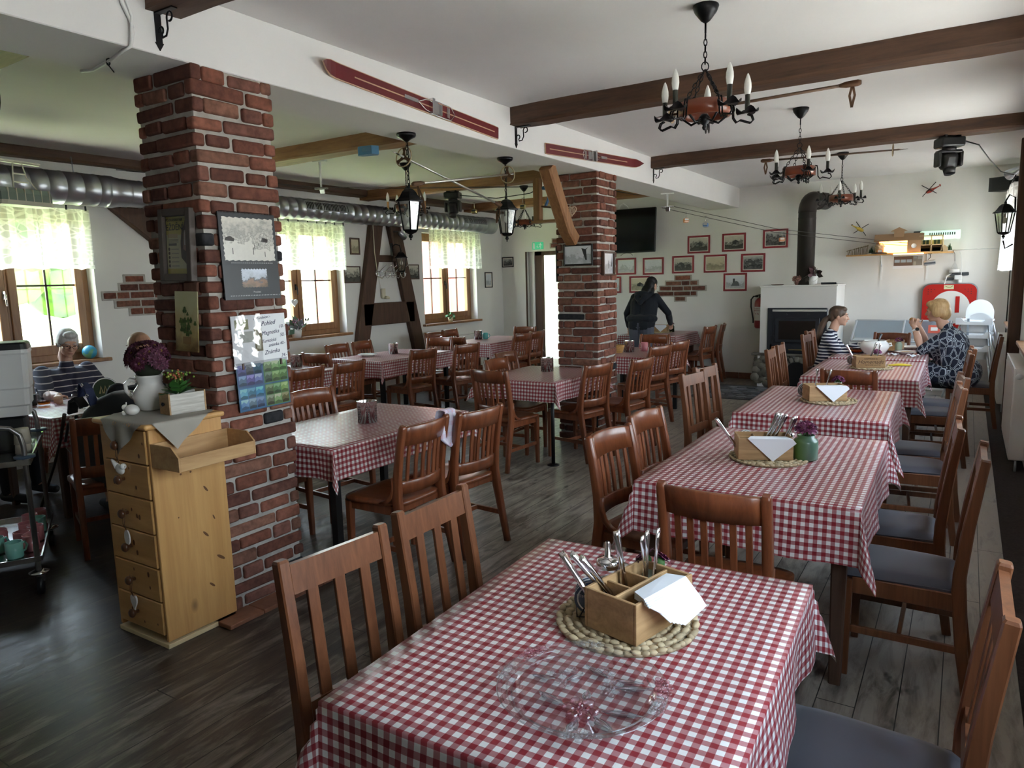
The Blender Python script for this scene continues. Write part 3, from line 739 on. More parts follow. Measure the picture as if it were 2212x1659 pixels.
# ================================================================ tables and cloths
GING = gingham('red_white_gingham', .0315)
def cloth_mesh(W, L, drop, wav=.014, seed=0):
    """draped cloth: flat top W x L, hanging sides, pointed folds at the four corners; origin on the table top"""
    mb = MB(); rs = random.Random(seed)
    ext = [-drop, -drop * .8, -drop * .6, -drop * .4, -drop * .2, -.012]
    def axis(A):
        n = max(10, int(A / .06)); m = lin(n + 1, -A / 2, A / 2)
        return [-A / 2 + e for e in ext] + m + [A / 2 - e for e in reversed(ext)]
    ph = [rs.uniform(0, 6) for _ in range(8)]
    def fn(s, t):
        a = max(0, abs(s) - W / 2); b = max(0, abs(t) - L / 2); sx = 1 if s > 0 else -1; sy = 1 if t > 0 else -1
        cx, cy = max(-W / 2, min(W / 2, s)), max(-L / 2, min(L / 2, t))
        if a == 0 and b == 0:
            e = min(W / 2 - abs(s), L / 2 - abs(t)); return V((s, t, .0012 * math.sin(s * 9 + ph[0]) * math.sin(t * 7 + ph[1]) * min(1, e * 10) + .0035))
        if a > 0 and b > 0:
            r = math.hypot(a, b); th = math.atan2(b, a); k = r * (.07 + .30 * math.sin(2 * th) ** 2)
            tw = .35 * math.sin(2 * th) * (1 if ph[int(sx > 0) * 2 + int(sy > 0)] > 3 else -1) * .4
            th2 = th + tw
            return V((cx + sx * k * math.cos(th2), cy + sy * k * math.sin(th2), -math.sqrt(r * r - k * k)))
        d = a or b; u = t if a else s; i = (0 if s > 0 else 1) if a else (2 if t > 0 else 3); lim = (L if a else W) / 2
        fade = min(1, (lim - abs(u)) / .12)
        k = d * .07 + fade * (d / drop) * wav * (math.sin(u * 11 + ph[i]) + .5 * math.sin(u * 23 + ph[i + 4]))
        z = -math.sqrt(max(0, d * d - min(d, abs(k)) ** 2)) + .002 * (1 - min(1, d / .02))
        return V((cx + (sx * k if a else 0), cy + (sy * k if b else 0), z))
    mb.grid(axis(W), axis(L), fn, True, lambda s, t: (s + 5.0, t + 5.0))
    return mb
def table(label, clabel, x, y, W, L, rz, drop, legs, seed, top=.752):
    """W along local x, L along local y"""
    t = thing('dining_table', label, 'table', (x, y, 0), rz, 'tables under gingham cloths')
    mb = MB(); mb.bx(-W / 2 + .008, W / 2 - .008, -L / 2 + .008, L / 2 - .008, top - .028, top, .004); mb.build('tabletop', DKTIMB, t)
    for sx in (-1, 1):
        for sy in (-1, 1):
            mb = MB(); lx, ly = sx * (W / 2 - .075), sy * (L / 2 - .075)
            if legs == 'wood': mb.bar([(lx, ly, 0), (lx, ly, top - .028)], [(.045, .045), (.062, .062)])
            elif legs == 'disc': mb.cyl((lx, ly, .012), (lx, ly, top - .028), .017); mb.lathe([(0, 0), (.055, 0), (.055, .006), (.03, .016), (0, .016)], 16, Matrix.Translation((lx, ly, 0)))
            else: mb.bx(lx - .022, lx + .022, ly - .022, ly + .022, 0, top - .028)
            mb.build('leg', DKTIMB if legs == 'wood' else DKMET, t)
    if legs == 'wood':
        mb = MB(); mb.bx(-W / 2 + .07, W / 2 - .07, -L / 2 + .06, -L / 2 + .085, top - .11, top - .03); mb.bx(-W / 2 + .07, W / 2 - .07, L / 2 - .085, L / 2 - .06, top - .11, top - .03)
        mb.bx(-W / 2 + .06, -W / 2 + .085, -L / 2 + .07, L / 2 - .07, top - .11, top - .03); mb.bx(W / 2 - .085, W / 2 - .06, -L / 2 + .07, L / 2 - .07, top - .11, top - .03); mb.build('apron', DKTIMB, t)
    c = cloth_mesh(W, L, drop, seed=seed).build('tablecloth', GING); c.location = (x, y, top + .001); c.rotation_euler = (0, 0, rz)
    tag(c, clabel, 'tablecloth', 'red and white gingham cloths')
T, K = 'table under ', 'red and white gingham cloth '
for lab, clab, x, y, W, L, r, drop, legs, seed in (
    ('the glass platter and nearest crate', K + 'nearest the camera, under the glass platter', -.735, 1.54, .855, 1.10, 2.2, .20, 'wood', 3),
    ('the crate with the large green vase', K + 'under the crate and large green vase', -.755, 3.52, .91, 1.29, .8, .22, 'wood', 5),
    ('the third crate of the window row', K + 'on the third table of the window row', -.815, 5.30, .91, 1.27, 1.2, .23, 'wood', 8),
    ('the crate with carved lettering', K + 'under the carved lettering crate and yellow packet', -.745, 7.27, .90, 1.42, .5, .21, 'wood', 13),
    ('the white tureen, between girl and woman', K + 'under the white tureen', -.755, 8.86, .90, 1.45, 0, .22, 'wood', 21),
    ('the large steel canister by the near pillar', K + 'glossy with window light, under the large steel canister', -3.29, 3.31, .82, 1.30, 1.0, .17, 'bar', 6),
    ('the soup plate by the left wall', K + 'under the white soup plate', -6.07, 6.76, .86, 1.36, 0, .19, 'bar', 7),
    ('the turquoise mug in the far left corner', K + 'under the turquoise mug', -6.10, 9.08, .78, 1.36, 0, .19, 'bar', 17),
    ('the canister in front of the second pillar', K + 'in front of the second brick pillar', -3.40, 5.88, .86, 1.04, 0, .17, 'disc', 9),
    ('the bread basket behind the second pillar', K + 'under the bread basket and pink mug', -3.37, 8.02, .86, 1.15, 0, .19, 'bar', 10),
    ('the crate the woman in black reaches for', K + 'under the hand of the woman in black', -4.12, 10.86, .92, 1.06, 0, .20, 'wood', 11),
    ('the hidden canister beside the near pillar edge', K + 'mostly behind the near brick pillar by the window', -6.06, 4.86, .84, 1.28, 0, .19, 'bar', 12),
    ('the beer mugs of the seated men', K + 'under the beer mugs of the seated men', -5.90, 3.02, .88, 1.20, 3, .21, 'wood', 14),
): table(('gingham covered dining table with ' + lab), clab, x, y, W, L, rad(r), drop, legs, seed)
# ================================================================ lights and things hung from above
def chain(mb, p0, p1, ln=.034, r=.0028, w=.008):
    p0, p1 = V(p0), V(p1); d = p1 - p0; n = max(2, int(d.length / (ln * .78))); t = d.normalized()
    a = t.cross(V((0, 1, 0)) if abs(t.y) < .9 else V((1, 0, 0))).normalized(); b = t.cross(a)
    for i in range(n):
        c = p0 + d * ((i + .5) / n); s = a if i % 2 else b; h = d.length / n * .62
        mb.tube([c + t * h * math.cos(q) + s * w * math.sin(q) for q in lin(9, 0, 2 * PI)[:-1]], r, 5, closed=True)
RWOOD = mat('red_brown_hub_wood', (.20, .050, .022), .35, coat=.3)
BULB = mat('opal_bulb', (.86, .86, .82), .25)
SLEEVE = mat('dark_candle_sleeve', (.035, .037, .028), .5)
WAXC = mat('honey_candle_sleeve', (.45, .22, .08), .5)
def chandelier(label, loc, drop, n, rz, sl):
    t = thing('chandelier', label, 'chandelier', loc, rz, 'iron chandeliers with candle bulbs')
    mb = MB(); mb.lathe([(0, 0), (.062, 0), (.064, -.006), (.055, -.03), (.036, -.055), (.022, -.072), (.008, -.082), (0, -.082)], 24); mb.build('canopy', IRON, t)
    j = -drop + .19
    mb = MB(); mb.cyl((0, 0, -.08), (0, 0, -.13), .005); chain(mb, (0, 0, -.13), (0, 0, j + .03)); mb.tube([V((.018 * math.cos(q), 0, j + .018 + .022 * math.sin(q))) for q in lin(12, 0, 2 * PI)[:-1]], .003, 6, closed=True); mb.build('hanging_chain', IRON, t)
    z = -drop
    for i in range(4):
        a = 2 * PI * i / 4 + .4; mb = MB(); chain(mb, (.006 * math.cos(a), .006 * math.sin(a), j), (.115 * math.cos(a), .115 * math.sin(a), z + .035)); mb.build('side_chain', IRON, t)
    mb = MB(); m = 28; R = [.128, .128, .108, .108]; Z = [z - .034, z + .034, z + .034, z - .034]
    mb.loft([[V((r * math.cos(2 * PI * i / m), r * math.sin(2 * PI * i / m), zz)) for r, zz in zip(R, Z)] for i in range(m)], True, False, True)
    hub = mb.build('hub_ring', RWOOD, t)
    mb = MB(); mb.lathe([(0, z - .10), (.008, z - .095), (.012, z - .085), (.008, z - .075), (.025, z - .06), (.03, z - .04), (.015, z - .02), (0, z - .02)], 16)
    for i in range(n):
        a = 2 * PI * i / n; mb.tube([(.02 * math.cos(a), .02 * math.sin(a), z - .045), (.07 * math.cos(a), .07 * math.sin(a), z - .065), (.115 * math.cos(a), .115 * math.sin(a), z - .03)], .006, 6)
    mb.build('finial', IRON, t)
    for i in range(n):
        a = 2 * PI * i / n; ca, sa = math.cos(a), math.sin(a)
        P_ = lambda r, zz, o=0: V((r * ca - o * sa, r * sa + o * ca, zz))
        mb = MB()
        for o in (-.008, .008):
            mb.tube([P_(.120, z + .04, o), P_(.136, z + .038, o), P_(.142, z + .01, o), P_(.145, z - .045, o), P_(.160, z - .066, o), P_(.180, z - .055, o), P_(.205, z - .062, o), P_(.232, z - .070, o), P_(.246, z - .055, o), P_(.238, z - .034, o), P_(.218, z - .026, o)], .0042, 6)
        ar = mb.build('arm', IRON, t)
        c = P_(.215, 0)
        mb = MB()
        def pan(u, v):
            r = .006 + .050 * v; return V((c.x + r * math.cos(u), c.y + r * math.sin(u), z - .020 + .004 * math.cos(4 * u) * v + (.012 * v * v) * (1 + .9 * math.cos(4 * u))))
        mb.grid(lin(25, 0, 2 * PI), lin(5, 0, 1), pan); mb.build('drip_pan', IRON, ar)
        mb = MB(); mb.cyl((c.x, c.y, z - .02), (c.x, c.y, z + .068), .0125, .0125, 14); mb.build('candle_sleeve', sl, ar)
        mb = MB(); mb.lathe([(0, .068), (.013, .068), (.0165, .085), (.0185, .102), (.0175, .122), (.012, .146), (.005, .165), (0, .172)], 16, Matrix.Translation((c.x, c.y, z))); mb.build('bulb', BULB, ar)
    return t
CH = 'black iron chandelier with white candle bulbs, '
chandelier(CH + 'nearest the camera', (-1.17, 3.71, ZC), .495, 5, .55, SLEEVE)
chandelier(CH + 'the middle one of the right bay', (-1.22, 6.38, ZC), .50, 5, .2, SLEEVE)
chandelier(CH + 'farthest of the right bay', (-1.26, 9.0, ZC), .50, 5, 1.0, SLEEVE)
chandelier('black iron chandelier with honey coloured candle sleeves half behind the left lantern', (-5.37, 6.33, ZC), .49, 5, .3, WAXC)
chandelier('small black iron chandelier below the brass bauble in the left bay', (-5.40, 8.92, ZC), .51, 5, .8, SLEEVE)

LGL = glassy('lantern_glass', (.88, .90, .86), .22, .12)
def lantern(label, loc, rod, wall=False):
    t = thing('lantern', label, 'lantern', loc, 0.2, 'black six sided lanterns')
    if not wall:
        mb = MB(); mb.lathe([(0, 0), (.066, 0), (.068, -.012), (.062, -.024), (.03, -.040), (.012, -.055), (0, -.06)], 20); mb.build('canopy', IRON, t)
        mb = MB(); chain(mb, (0, 0, -.055), (0, 0, -rod)); mb.tube([(.006, 0, -.05), (.012, .004, -.15), (.004, 0, -.25), (.01, 0, -rod)], .003, 6); mb.build('hanging_chain', IRON, t)
    z = -rod; n = 6
    mb = MB(); prof = [(.006, z + .02), (.012, z + .01), (.012, z - .005), (.035, z - .012), (.055, z - .03), (.070, z - .055), (.085, z - .075), (.108, z - .092), (.108, z - .098), (.085, z - .098)]
    mb.loft([[V((r * math.cos(2 * PI * i / n), r * math.sin(2 * PI * i / n), zz)) for i in range(n)] for r, zz in prof], False); mb.build('roof', IRON, t)
    mb = MB(); mb.loft([[V((r * math.cos(2 * PI * i / n), r * math.sin(2 * PI * i / n), zz)) for i in range(n)] for r, zz in ((.050, z - .285), (.056, z - .292), (.045, z - .305), (.018, z - .315), (.008, z - .318))], False); mb.ball((0, 0, z - .330), .016, 10, 6); mb.ball((0, 0, z - .352), .007, 8, 5); mb.build('finial', IRON, t)
    mb = MB()
    for i in range(n):
        a = 2 * PI * i / n; mb.tube([(.086 * math.cos(a), .086 * math.sin(a), z - .098), (.054 * math.cos(a), .054 * math.sin(a), z - .29)], .0055, 5)
    fr = mb.build('cage', IRON, t)
    mb = MB(); rr = lambda k: [V((r * math.cos(2 * PI * i / n), r * math.sin(2 * PI * i / n), zz)) for i in range(n) for r, zz in (k,)]
    mb.loft([rr((.084, z - .099)), rr((.052, z - .288))], False, False); mb.build('glazing', LGL, fr)
    mb = MB(); mb.ball((0, 0, z - .17), (.024, .024, .032), 12, 8); mb.cyl((0, 0, z - .14), (0, 0, z - .10), .012); mb.build('bulb', BULB, t)
    return t
lantern('black hanging lantern with clear glass, left one of the ski pole pair', (-3.33, 3.95, 2.67), .365)
lantern('black hanging lantern with clear glass, right one of the ski pole pair', (-3.345, 5.23, 2.67), .335)
t = lantern('black wall lantern on the timber A frame', (-7.22, 8.32, 2.45), .33, True)
mb = MB(); mb.tube([(0, 0, -.31), (-.02, 0, -.24), (-.09, 0, -.22), (-.14, 0, -.25), (-.15, 0, -.34)], .008, 8); mb.box((-.155, 0, -.30), (.02, .06, .20), None, .008); mb.build('wall_arm', IRON, t)
mb = MB(); mb.tube([(-.13, -.02, -.40), (-.12, -.08, -.55), (-.13, -.03, -.66), (-.12, .06, -.60), (-.13, .02, -.48)], .004, 6); mb.build('cable', BLACK, t)
t = lantern('black wall lantern on the dark post at the right edge', (.28, 8.87, 2.62), .33, True)
mb = MB(); mb.tube([(0, 0, -.31), (.03, 0, -.25), (.08, 0, -.28), (.085, 0, -.42)], .008, 8); mb.tube([(.0, 0, -.70), (.02, 0, -.78), (.085, 0, -.74)], .008, 8); mb.build('wall_arm', IRON, t)

# ---- skis on the downstand
SKIR = mat('dark_red_ski_lacquer', (.14, .016, .020), .35, coat=.2)
SKIW = mat('pale_ski_edge', (.55, .38, .24), .5)
def ski(label, p0, p1, tip):
    """p0 -> p1 along the beam face; tip at p1 end when tip > 0, else at p0"""
    if tip < 0: p0, p1 = p1, p0
    p0, p1 = V(p0), V(p1); L = (p1 - p0).length; t = thing('hanging_ski', label, 'ski', p0, 0, 'old red skis')
    d = (p1 - p0).normalized(); up = V((1, 0, 0)); s = d.cross(up)
    M = Matrix((d, s, up)).transposed()
    def body(mb, w0, th, off, i0=0.0, i1=1.0):
        rings = []
        for q in lin(40, i0, i1):
            x = q * L; w = w0
            if q > .93: w = w0 * max(.02, 1 - ((q - .93) / .07) ** 2.2)
            if q < .01: w = w0 * .96
            z = off + (max(0, (q - .90)) / .10) ** 2 * .055
            rings.append([M @ V((x, -w / 2, z)), M @ V((x, w / 2, z)), M @ V((x, w / 2, z + th)), M @ V((x, -w / 2, z + th))])
        mb.loft(rings, False)
    mb = MB(); body(mb, .092, .010, .004); mb.build('sole', SKIW, t)
    mb = MB(); body(mb, .082, .003, .0135); mb.build('deck', SKIR, t)
    mb = MB(); body(mb, .007, .002, .016, .03, .84); mb.build('stripe', SKIW, t)
    mb = MB()
    def B(x, w, l, z, h): mb.box(M @ V((x, w, z)), (l, .001, h), M @ Matrix.Identity(3))
    def bxx(x0, x1, y0, y1, z0, z1): 
        for (a, b, c) in (((x0 + x1) / 2, (y0 + y1) / 2, (z0 + z1) / 2),): mb.box(M @ V((a, b, c)), (x1 - x0, y1 - y0, z1 - z0), M, .002)
    c = L * .42
    bxx(c, c + .06, -.044, .044, .016, .034); bxx(c + .05, c + .075, -.05, .05, .016, .05); bxx(c - .06, c - .005, -.036, .036, .016, .024)
    for i in range(4): bxx(c - .055 + i * .013, c - .048 + i * .013, -.034, .034, .024, .028)
    for i in range(3): bxx(c - .14 + i * .013, c - .133 + i * .013, -.034, .034, .016, .026)
    bxx(c + .20, c + .33, -.012, .012, .018, .032)
    for q in (-1, 1): mb.tube([M @ V((c + .20, 0, .03)), M @ V((c + .12, q * .03, .022)), M @ V((c, q * .046, .024)), M @ V((c - .15, q * .044, .024)), M @ V((c - .19, 0, .028))], .003, 6)
    mb.build('binding', STEEL, t)
ski('dark red ski with silver binding, the long one nearer the camera', (-3.058, 2.89, 2.842), (-3.058, 4.675, 2.745), -1)
ski('dark red ski with silver binding beyond the first bracket', (-3.058, 5.40, 2.735), (-3.058, 7.42, 2.845), 1)

# ---- iron scroll brackets below the beams
for lab, y, zb in (('black iron scroll bracket under the near ceiling beam, top left', 1.99, 2.845), ('black iron scroll bracket between the two skis', 4.95, 2.835), ('black iron scroll bracket under the far beam on the downstand', 7.88, 2.85)):
    t = thing('wall_mounted_iron_bracket', lab, 'bracket', (-3.06, y, zb), 0, 'iron scroll brackets')
    mb = MB(); mb.bx(0, .006, -.014, .014, -.125, 0); mb.prism([(-.020, -.125), (.020, -.125), (0, -.158)], .006, Matrix(((0, 0, 1, 0), (1, 0, 0, 0), (0, 1, 0, 0), (0, 0, 0, 1)))); mb.bx(0, .13, -.014, .014, -.006, 0)
    mb.build('plate', IRON, t)
    mb = MB(); pts = [V((.012 + .016 * math.cos(q) + .01, 0, -.078 + .016 * math.sin(q))) for q in lin(10, -1.2, 3.8)][::-1]
    mb.tube(pts + [V((.03, 0, -.108)), V((.058, 0, -.105)), V((.072, 0, -.08)), V((.070, 0, -.035))] + [V((.090 + .019 * math.cos(q), 0, -.032 + .019 * math.sin(q))) for q in lin(10, PI * .9, -1.9)], .0045, 6); mb.build('scroll', IRON, t)

# ---- ski poles
BAM = wood('old_pole_wood', (.055, .030, .018), (.15, .085, .05), (1, 20, 20), .6)
LEATH = mat('old_leather', (.12, .06, .03), .7)
def basket(mb, c, nrm, r):
    n = V(nrm).normalized(); a = n.cross(V((0, 0, 1))).normalized(); b = n.cross(a)
    mb.tube([c + (a * math.cos(q) + b * math.sin(q)) * r for q in lin(22, 0, 2 * PI)[:-1]], .0045, 6, closed=True); return n, a, b
def pole(label, p0, p1, shaft, r, hang, br=.068, spokes=3):
    """p0 = basket end, p1 = grip end"""
    p0, p1 = V(p0), V(p1); t = thing('hanging_ski_pole', label, 'ski pole', p0, 0, None); d = p1 - p0; n = d.normalized()
    mb = MB(); mb.tube([-n * .03, d * .5, d * .92], [r * .75, r, r], 10); mb.build('shaft', shaft, t)
    mb = MB(); mb.tube([d * .90, d * .93, d * .985, d], [r * 1.1, r * 1.9, r * 2.0, r * 1.3], 10); mb.build('grip', LEATH, t)
    mb = MB(); _, a, b = basket(mb, n * .02, n, br)
    bk = mb.build('basket', mat('rattan', (.42, .33, .20), .6), t)
    mb = MB()
    for i in range(spokes):
        q = 2 * PI * i / spokes + .5; u = a * math.cos(q) + b * math.sin(q); w = n.cross(u)
        mb.bar([n * .02 - u * .006, n * .02 + u * br * .55, n * .02 + u * br], [(.034, .006), (.018, .006), (.034, .006)], w)
    mb.build('strap_web', LEATH, bk)
    mb = MB(); mb.cyl(-n * .03, -n * .11, r * .7, .001, 8); mb.build('spike', STEEL, t)
    mb = MB(); e = d * .96
    mb.bar([e, e + V(hang) * .5 + V((.015, 0, 0)), e + V(hang)], (.014, .004), V((1, 0, 0))); mb.bar([e, e + V(hang) * .5 - V((.015, 0, 0)), e + V(hang)], (.014, .004), V((1, 0, 0))); mb.build('wrist_strap', LEATH, t)
    return t
ALU = mat('pale_metal_shaft', (.62, .60, .56), .3, .9)
pole('silver ski pole running down from the left lantern to the right lantern', (-3.36, 3.93, 2.52), (-3.36, 5.20, 2.27), ALU, .009, (0, -.05, -.15))
pole('silver ski pole running from the right lantern basket to the left lantern', (-3.31, 5.23, 2.53), (-3.31, 3.97, 2.33), ALU, .009, (0, .08, -.20))
pole('dark wooden ski pole slung under the beam behind the nearest chandelier', (-1.85, 5.06, 2.775), (-.62, 5.06, 2.80), BAM, .010, (0, 0, -.14), .055, 6)
pole('dark wooden ski pole under the far beam, basket towards the window', (-.66, 8.03, 2.80), (-1.92, 8.03, 2.83), BAM, .010, (0, 0, -.14), .055, 6)
for x, y in ((-1.05, 5.05), (-1.75, 5.05), (-1.0, 7.99), (-1.75, 7.99)):
    pass

# ---- moving head stage lights
def moving_head(label, loc, rz):
    t = thing('hanging_stage_light', label, 'stage light', loc, rz, 'black moving head stage lights')
    mb = MB(); mb.box((0, 0, -.045), (.21, .17, .09), None, .018, 2); mb.cyl((0, 0, -.09), (0, 0, -.115), .06); mb.box((-.06, 0, .005), (.02, .12, .03)); mb.box((.06, 0, .005), (.02, .12, .03)); mb.build('base', BLACK, t)
    mb = MB(); mb.box((0, 0, -.125), (.20, .10, .03), None, .01, 2)
    for s in (-1, 1): mb.box((s * .095, 0, -.19), (.034, .10, .14), None, .016, 2)
    mb.build('yoke', BLACK, t)
    mb = MB(); mb.box((0, 0, -.21), (.135, .12, .16), (.22, 0, 0), .04, 3); mb.cyl((0, -.02, -.28), (0, -.035, -.325), .052, .045, 20); mb.build('head', BLACK, t)
    mb = MB(); mb.lathe([(0, -.003), (.034, 0), (.038, .004)], 18, Matrix.Translation((0, -.0355, -.327)) @ Matrix.Rotation(.25, 4, 'X')); mb.build('lens', mat('dark_lens', (.02, .02, .03), .05), t)
    return t
moving_head('black moving head stage light under the far beam by the window', (-.21, 7.87, 2.835), .5)
moving_head('black moving head stage light in front of the duct in the left bay', (-5.87, 7.86, 2.83), .3)
o = MB().tube([(-.11, 7.87, 2.80), (.02, 8.2, 2.79), (.12, 8.8, 2.72), (.24, 9.6, 2.68), (.38, 10.15, 2.69)], .006, 6).build('power_cable', BLACK); tag(o, 'black cable sagging from the stage light to the right window corner', 'cable')
o = MB().tube([(-5.75, 7.86, 2.78), (-5.2, 7.9, 2.70), (-4.7, 7.9, 2.72), (-4.35, 7.9, 2.83)], .006, 6).build('power_cable', BLACK); tag(o, 'black cable hanging right of the left bay stage light', 'cable')
t = thing('loudspeaker', 'black loudspeaker high in the far right corner', 'loudspeaker', (.33, 11.1, 2.60), -.5)
mb = MB(); mb.prism([(-.14, -.1), (.10, -.1), (.14, .1), (-.10, .1)], .17, Matrix.Rotation(0, 4, 'X')); mb.build('cabinet', BLACK, t)
mb = MB(); mb.box((0, -.104, .085), (.20, .006, .15)); mb.build('front_grille', mat('speaker_cloth', (.02, .02, .02), .9), t)
mb = MB(); mb.cyl((.08, .09, .09), (.15, .20, .09), .012); mb.build('bracket', IRON, t)
t = thing('spot_lamp', 'silver reflector lamp above the lace curtain on the right wall', 'lamp', (.37, 10.2, 2.72))
mb = MB(); mb.lathe([(.018, .12), (.035, .10), (.045, .04), (.062, -.06), (.060, -.06), (.04, .03)], 20, Matrix.Rotation(rad(65), 4, 'X') @ Matrix.Rotation(rad(40), 4, 'Y')); mb.build('shade', GALV, t)
mb = MB(); mb.tube([(.02, .05, .03), (.06, .08, .06), (.11, .1, .0)], .008, 6); mb.build('arm', IRON, t)
t = thing('spot_lamp', 'small silver spot lamp at the top of the timber A frame', 'lamp', (-7.26, 8.42, 2.36))
mb = MB(); mb.lathe([(.02, .08), (.035, .05), (.042, -.06), (.038, -.06), (.03, .04)], 18, Matrix.Rotation(rad(55), 4, 'X')); mb.build('shade', GALV, t)
mb = MB(); mb.tube([(0, -.03, .02), (-.05, -.04, .06), (-.13, -.05, .06)], .007, 6); mb.build('arm', GALV, t)

# ---- cableway model: supports, ropes, cabins
def support(label, loc, rz, h):
    t = thing('ceiling_mounted_cableway_mast', label, 'model cableway support', loc, rz, 'white model cableway supports')
    mb = MB(); mb.box((0, 0, -.008), (.16, .05, .016), None, .004); mb.cyl((0, 0, -.016), (0, 0, -h), .014, .010); mb.build('mast', WPLAS, t)
    mb = MB(); mb.box((0, 0, -h), (.16, .018, .02), (0, 0, .1), .004); mb.box((.0, .02, -h - .03), (.06, .02, .05), (.2, 0, 0), .004); mb.build('crossarm', STEEL, t); return t
support('white model cableway mast on the ceiling right of the near pillar', (-5.94, 5.60, ZC), .2, .29)
support('white model cableway mast under the downstand near the television', (-3.21, 8.74, 2.67), .3, .165)
support('white model cableway mast on the left bay ceiling above the far chandelier', (-4.25, 8.6, ZC), 1.0, .15)
WIRE = mat('thin_wire', (.05, .05, .05), .5)
def wire(label, pts):
    o = MB().tube(pts, .0035, 5).build('cableway_rope', WIRE); tag(o, label, 'rope', 'ropes of the model cableway')
for s in (-.05, .05):
    w_ = 'upper' if s > 0 else 'lower'
    wire(w_ + ' rope of the model cableway from the television mast to the shelf', [(-3.21 + s, 8.74 + s, 2.50 + s * .2), (-2.2, 10.15 + s, 2.215 + s * .5), (-1.0 + s, 11.25, 2.03 + s * .3), (-.62, 11.33, 1.985 + s * .3)])
    wire(w_ + ' rope of the model cableway across the left bay', [(-7.3, 4.2 + s, 2.85), (-5.94 + s, 5.6 - s, 2.68), (-4.25 + s, 8.6 + s, 2.83), (-3.6, 8.7 + s, 2.68)])
def cabin(label, loc, rz, s, body, win, kind='gondola'):
    t = thing('hanging_model_gondola', label, 'model gondola', loc, rz, 'model cableway cabins')
    mb = MB(); mb.tube([(0, 0, 0), (0, 0, -.45 * s), (0, .12 * s, -.62 * s)], .03 * s, 6); mb.box((0, 0, .0), (.30 * s, .05 * s, .05 * s)); mb.build('hanger', STEEL, t)
    mb = MB(); mb.box((0, 0, -.95 * s), (.62 * s, .5 * s, .5 * s), None, .14 * s, 3); mb.build('cabin', body, t)
    mb = MB(); mb.box((0, -.252 * s, -.86 * s), (.42 * s, .01, .2 * s)); mb.box((0, -.252 * s, -1.12 * s), (.5 * s, .008, .05 * s)); mb.build('window_band', win, t); return t
ORG = mat('orange_model_paint', (.62, .20, .05), .4); BLU = mat('blue_model_paint', (.07, .16, .36), .4); SIL = mat('silver_model_paint', (.55, .56, .55), .3, .6); DKW = mat('dark_model_window', (.06, .07, .08), .15)
cabin('orange model gondola right of the television mast', (-3.05, 8.98, 2.45), .6, .115, ORG, WPLAS)
cabin('blue model gondola beside the orange one', (-2.90, 9.30, 2.40), .2, .115, BLU, SIL)
cabin('orange model gondola just left of the stove pipe', (-2.14, 10.2, 2.21), .4, .12, ORG, WPLAS)
cabin('orange model gondola above the left end of the model shelf', (-1.05, 11.22, 2.03), .1, .13, ORG, SIL)
cabin('brass coloured bauble gondola in front of the duct grille', (-4.92, 7.0, 2.56), .3, .11, mat('brass_paint', (.55, .45, .20), .25, .8), DKW)
cabin('brass coloured bauble gondola above the small far chandelier', (-4.56, 7.5, 2.62), .3, .11, mat('brass_paint_dull', (.50, .42, .2), .3, .8), DKW)
t = thing('hanging_cable_car_model', 'large model cable car hanging above the left window', 'model cable car', (-6.55, 2.92, 2.70), .2)
CREAM = mat('cream_model_paint', (.70, .68, .56), .35)
mb = MB(); mb.box((0, 0, -.005), (.055, .36, .02), None, .008); mb.build('carriage', CREAM, t)
for i in range(8):
    pass
mb = MB(); mb.tube([(0, -.04, 0), (0, -.05, -.12), (0, -.055, -.21)], .006, 6); mb.tube([(0, .03, 0), (0, .06, -.12), (0, .14, -.21)], .006, 6); mb.bx(-.004, .004, -.05, .05, -.10, -.09); mb.bx(-.004, .004, -.05, .07, -.165, -.155); mb.build('suspension_arm', CREAM, t)
mb = MB()
sec = lambda y, f: [V((x * f, y, z)) for x, z in ((-.075, -.22), (.075, -.22), (.095, -.26), (.095, -.325), (.08, -.345), (-.08, -.345), (-.095, -.325), (-.095, -.26))]
mb.loft([sec(-.21, .75), sec(-.18, 1), sec(.18, 1), sec(.21, .75)], False); mb.build('cabin', mat('grey_green_model_window', (.22, .27, .24), .12), t)
mb = MB(); mb.loft([[p * 1.0 + V((0, 0, -.0)) for p in [V((x * f, y, z)) for x, z in ((-.099, -.318), (.099, -.318), (.085, -.352), (-.085, -.352))]] for y, f in ((-.215, .78), (-.18, 1), (.18, 1), (.215, .78))], False)
for y in lin(6, -.17, .17): mb.bx(-.097, .097, y - .003, y + .003, -.325, -.222)
mb.build('body_shell', CREAM, t)
t = thing('hanging_model_gondola', 'light blue model cabin pressed against the left bay beam', 'model gondola', (-4.42, 4.75, 2.80), .2, 'model cableway cabins')
LBL = mat('light_blue_model_paint', (.10, .26, .46), .35)
mb = MB(); mb.prism([(-.09, -.04), (.05, -.05), (.09, 0), (.05, .05), (-.09, .04), (-.12, 0)], .07, Matrix.Translation((0, 0, -.05))); mb.build('cabin', LBL, t)
mb = MB(); mb.box((0, -.05, -.01), (.09, .012, .035)); mb.build('window_band', GLASS, t)
t = thing('hanging_model_chairlift', 'blue model chairlift frame hanging beside the second brick pillar', 'model chairlift', (-4.28, 7.68, 2.72))
mb = MB(); mb.box((0, 0, .0), (.24, .08, .035), (0, .12, 0), .008); mb.bar([(0, 0, 0), (-.03, 0, -.12), (-.07, 0, -.20)], (.04, .02), V((0, 1, 0))); mb.build('hanger', BLU, t)
mb = MB(); mb.box((-.02, 0, -.215), (.22, .12, .02), (0, .15, 0), .004); mb.build('seat', mat('brown_model_seat', (.13, .07, .04), .5), t)
t = thing('wooden_hanger', 'upright oak post hanging from the left bay beam behind the brace', 'timber hanger', (-4.42, 7.62, 2.85))
mb = MB(); mb.bx(-.045, .045, -.04, .04, -.50, 0, .005); mb.build('post', OLDOAKZ, t)
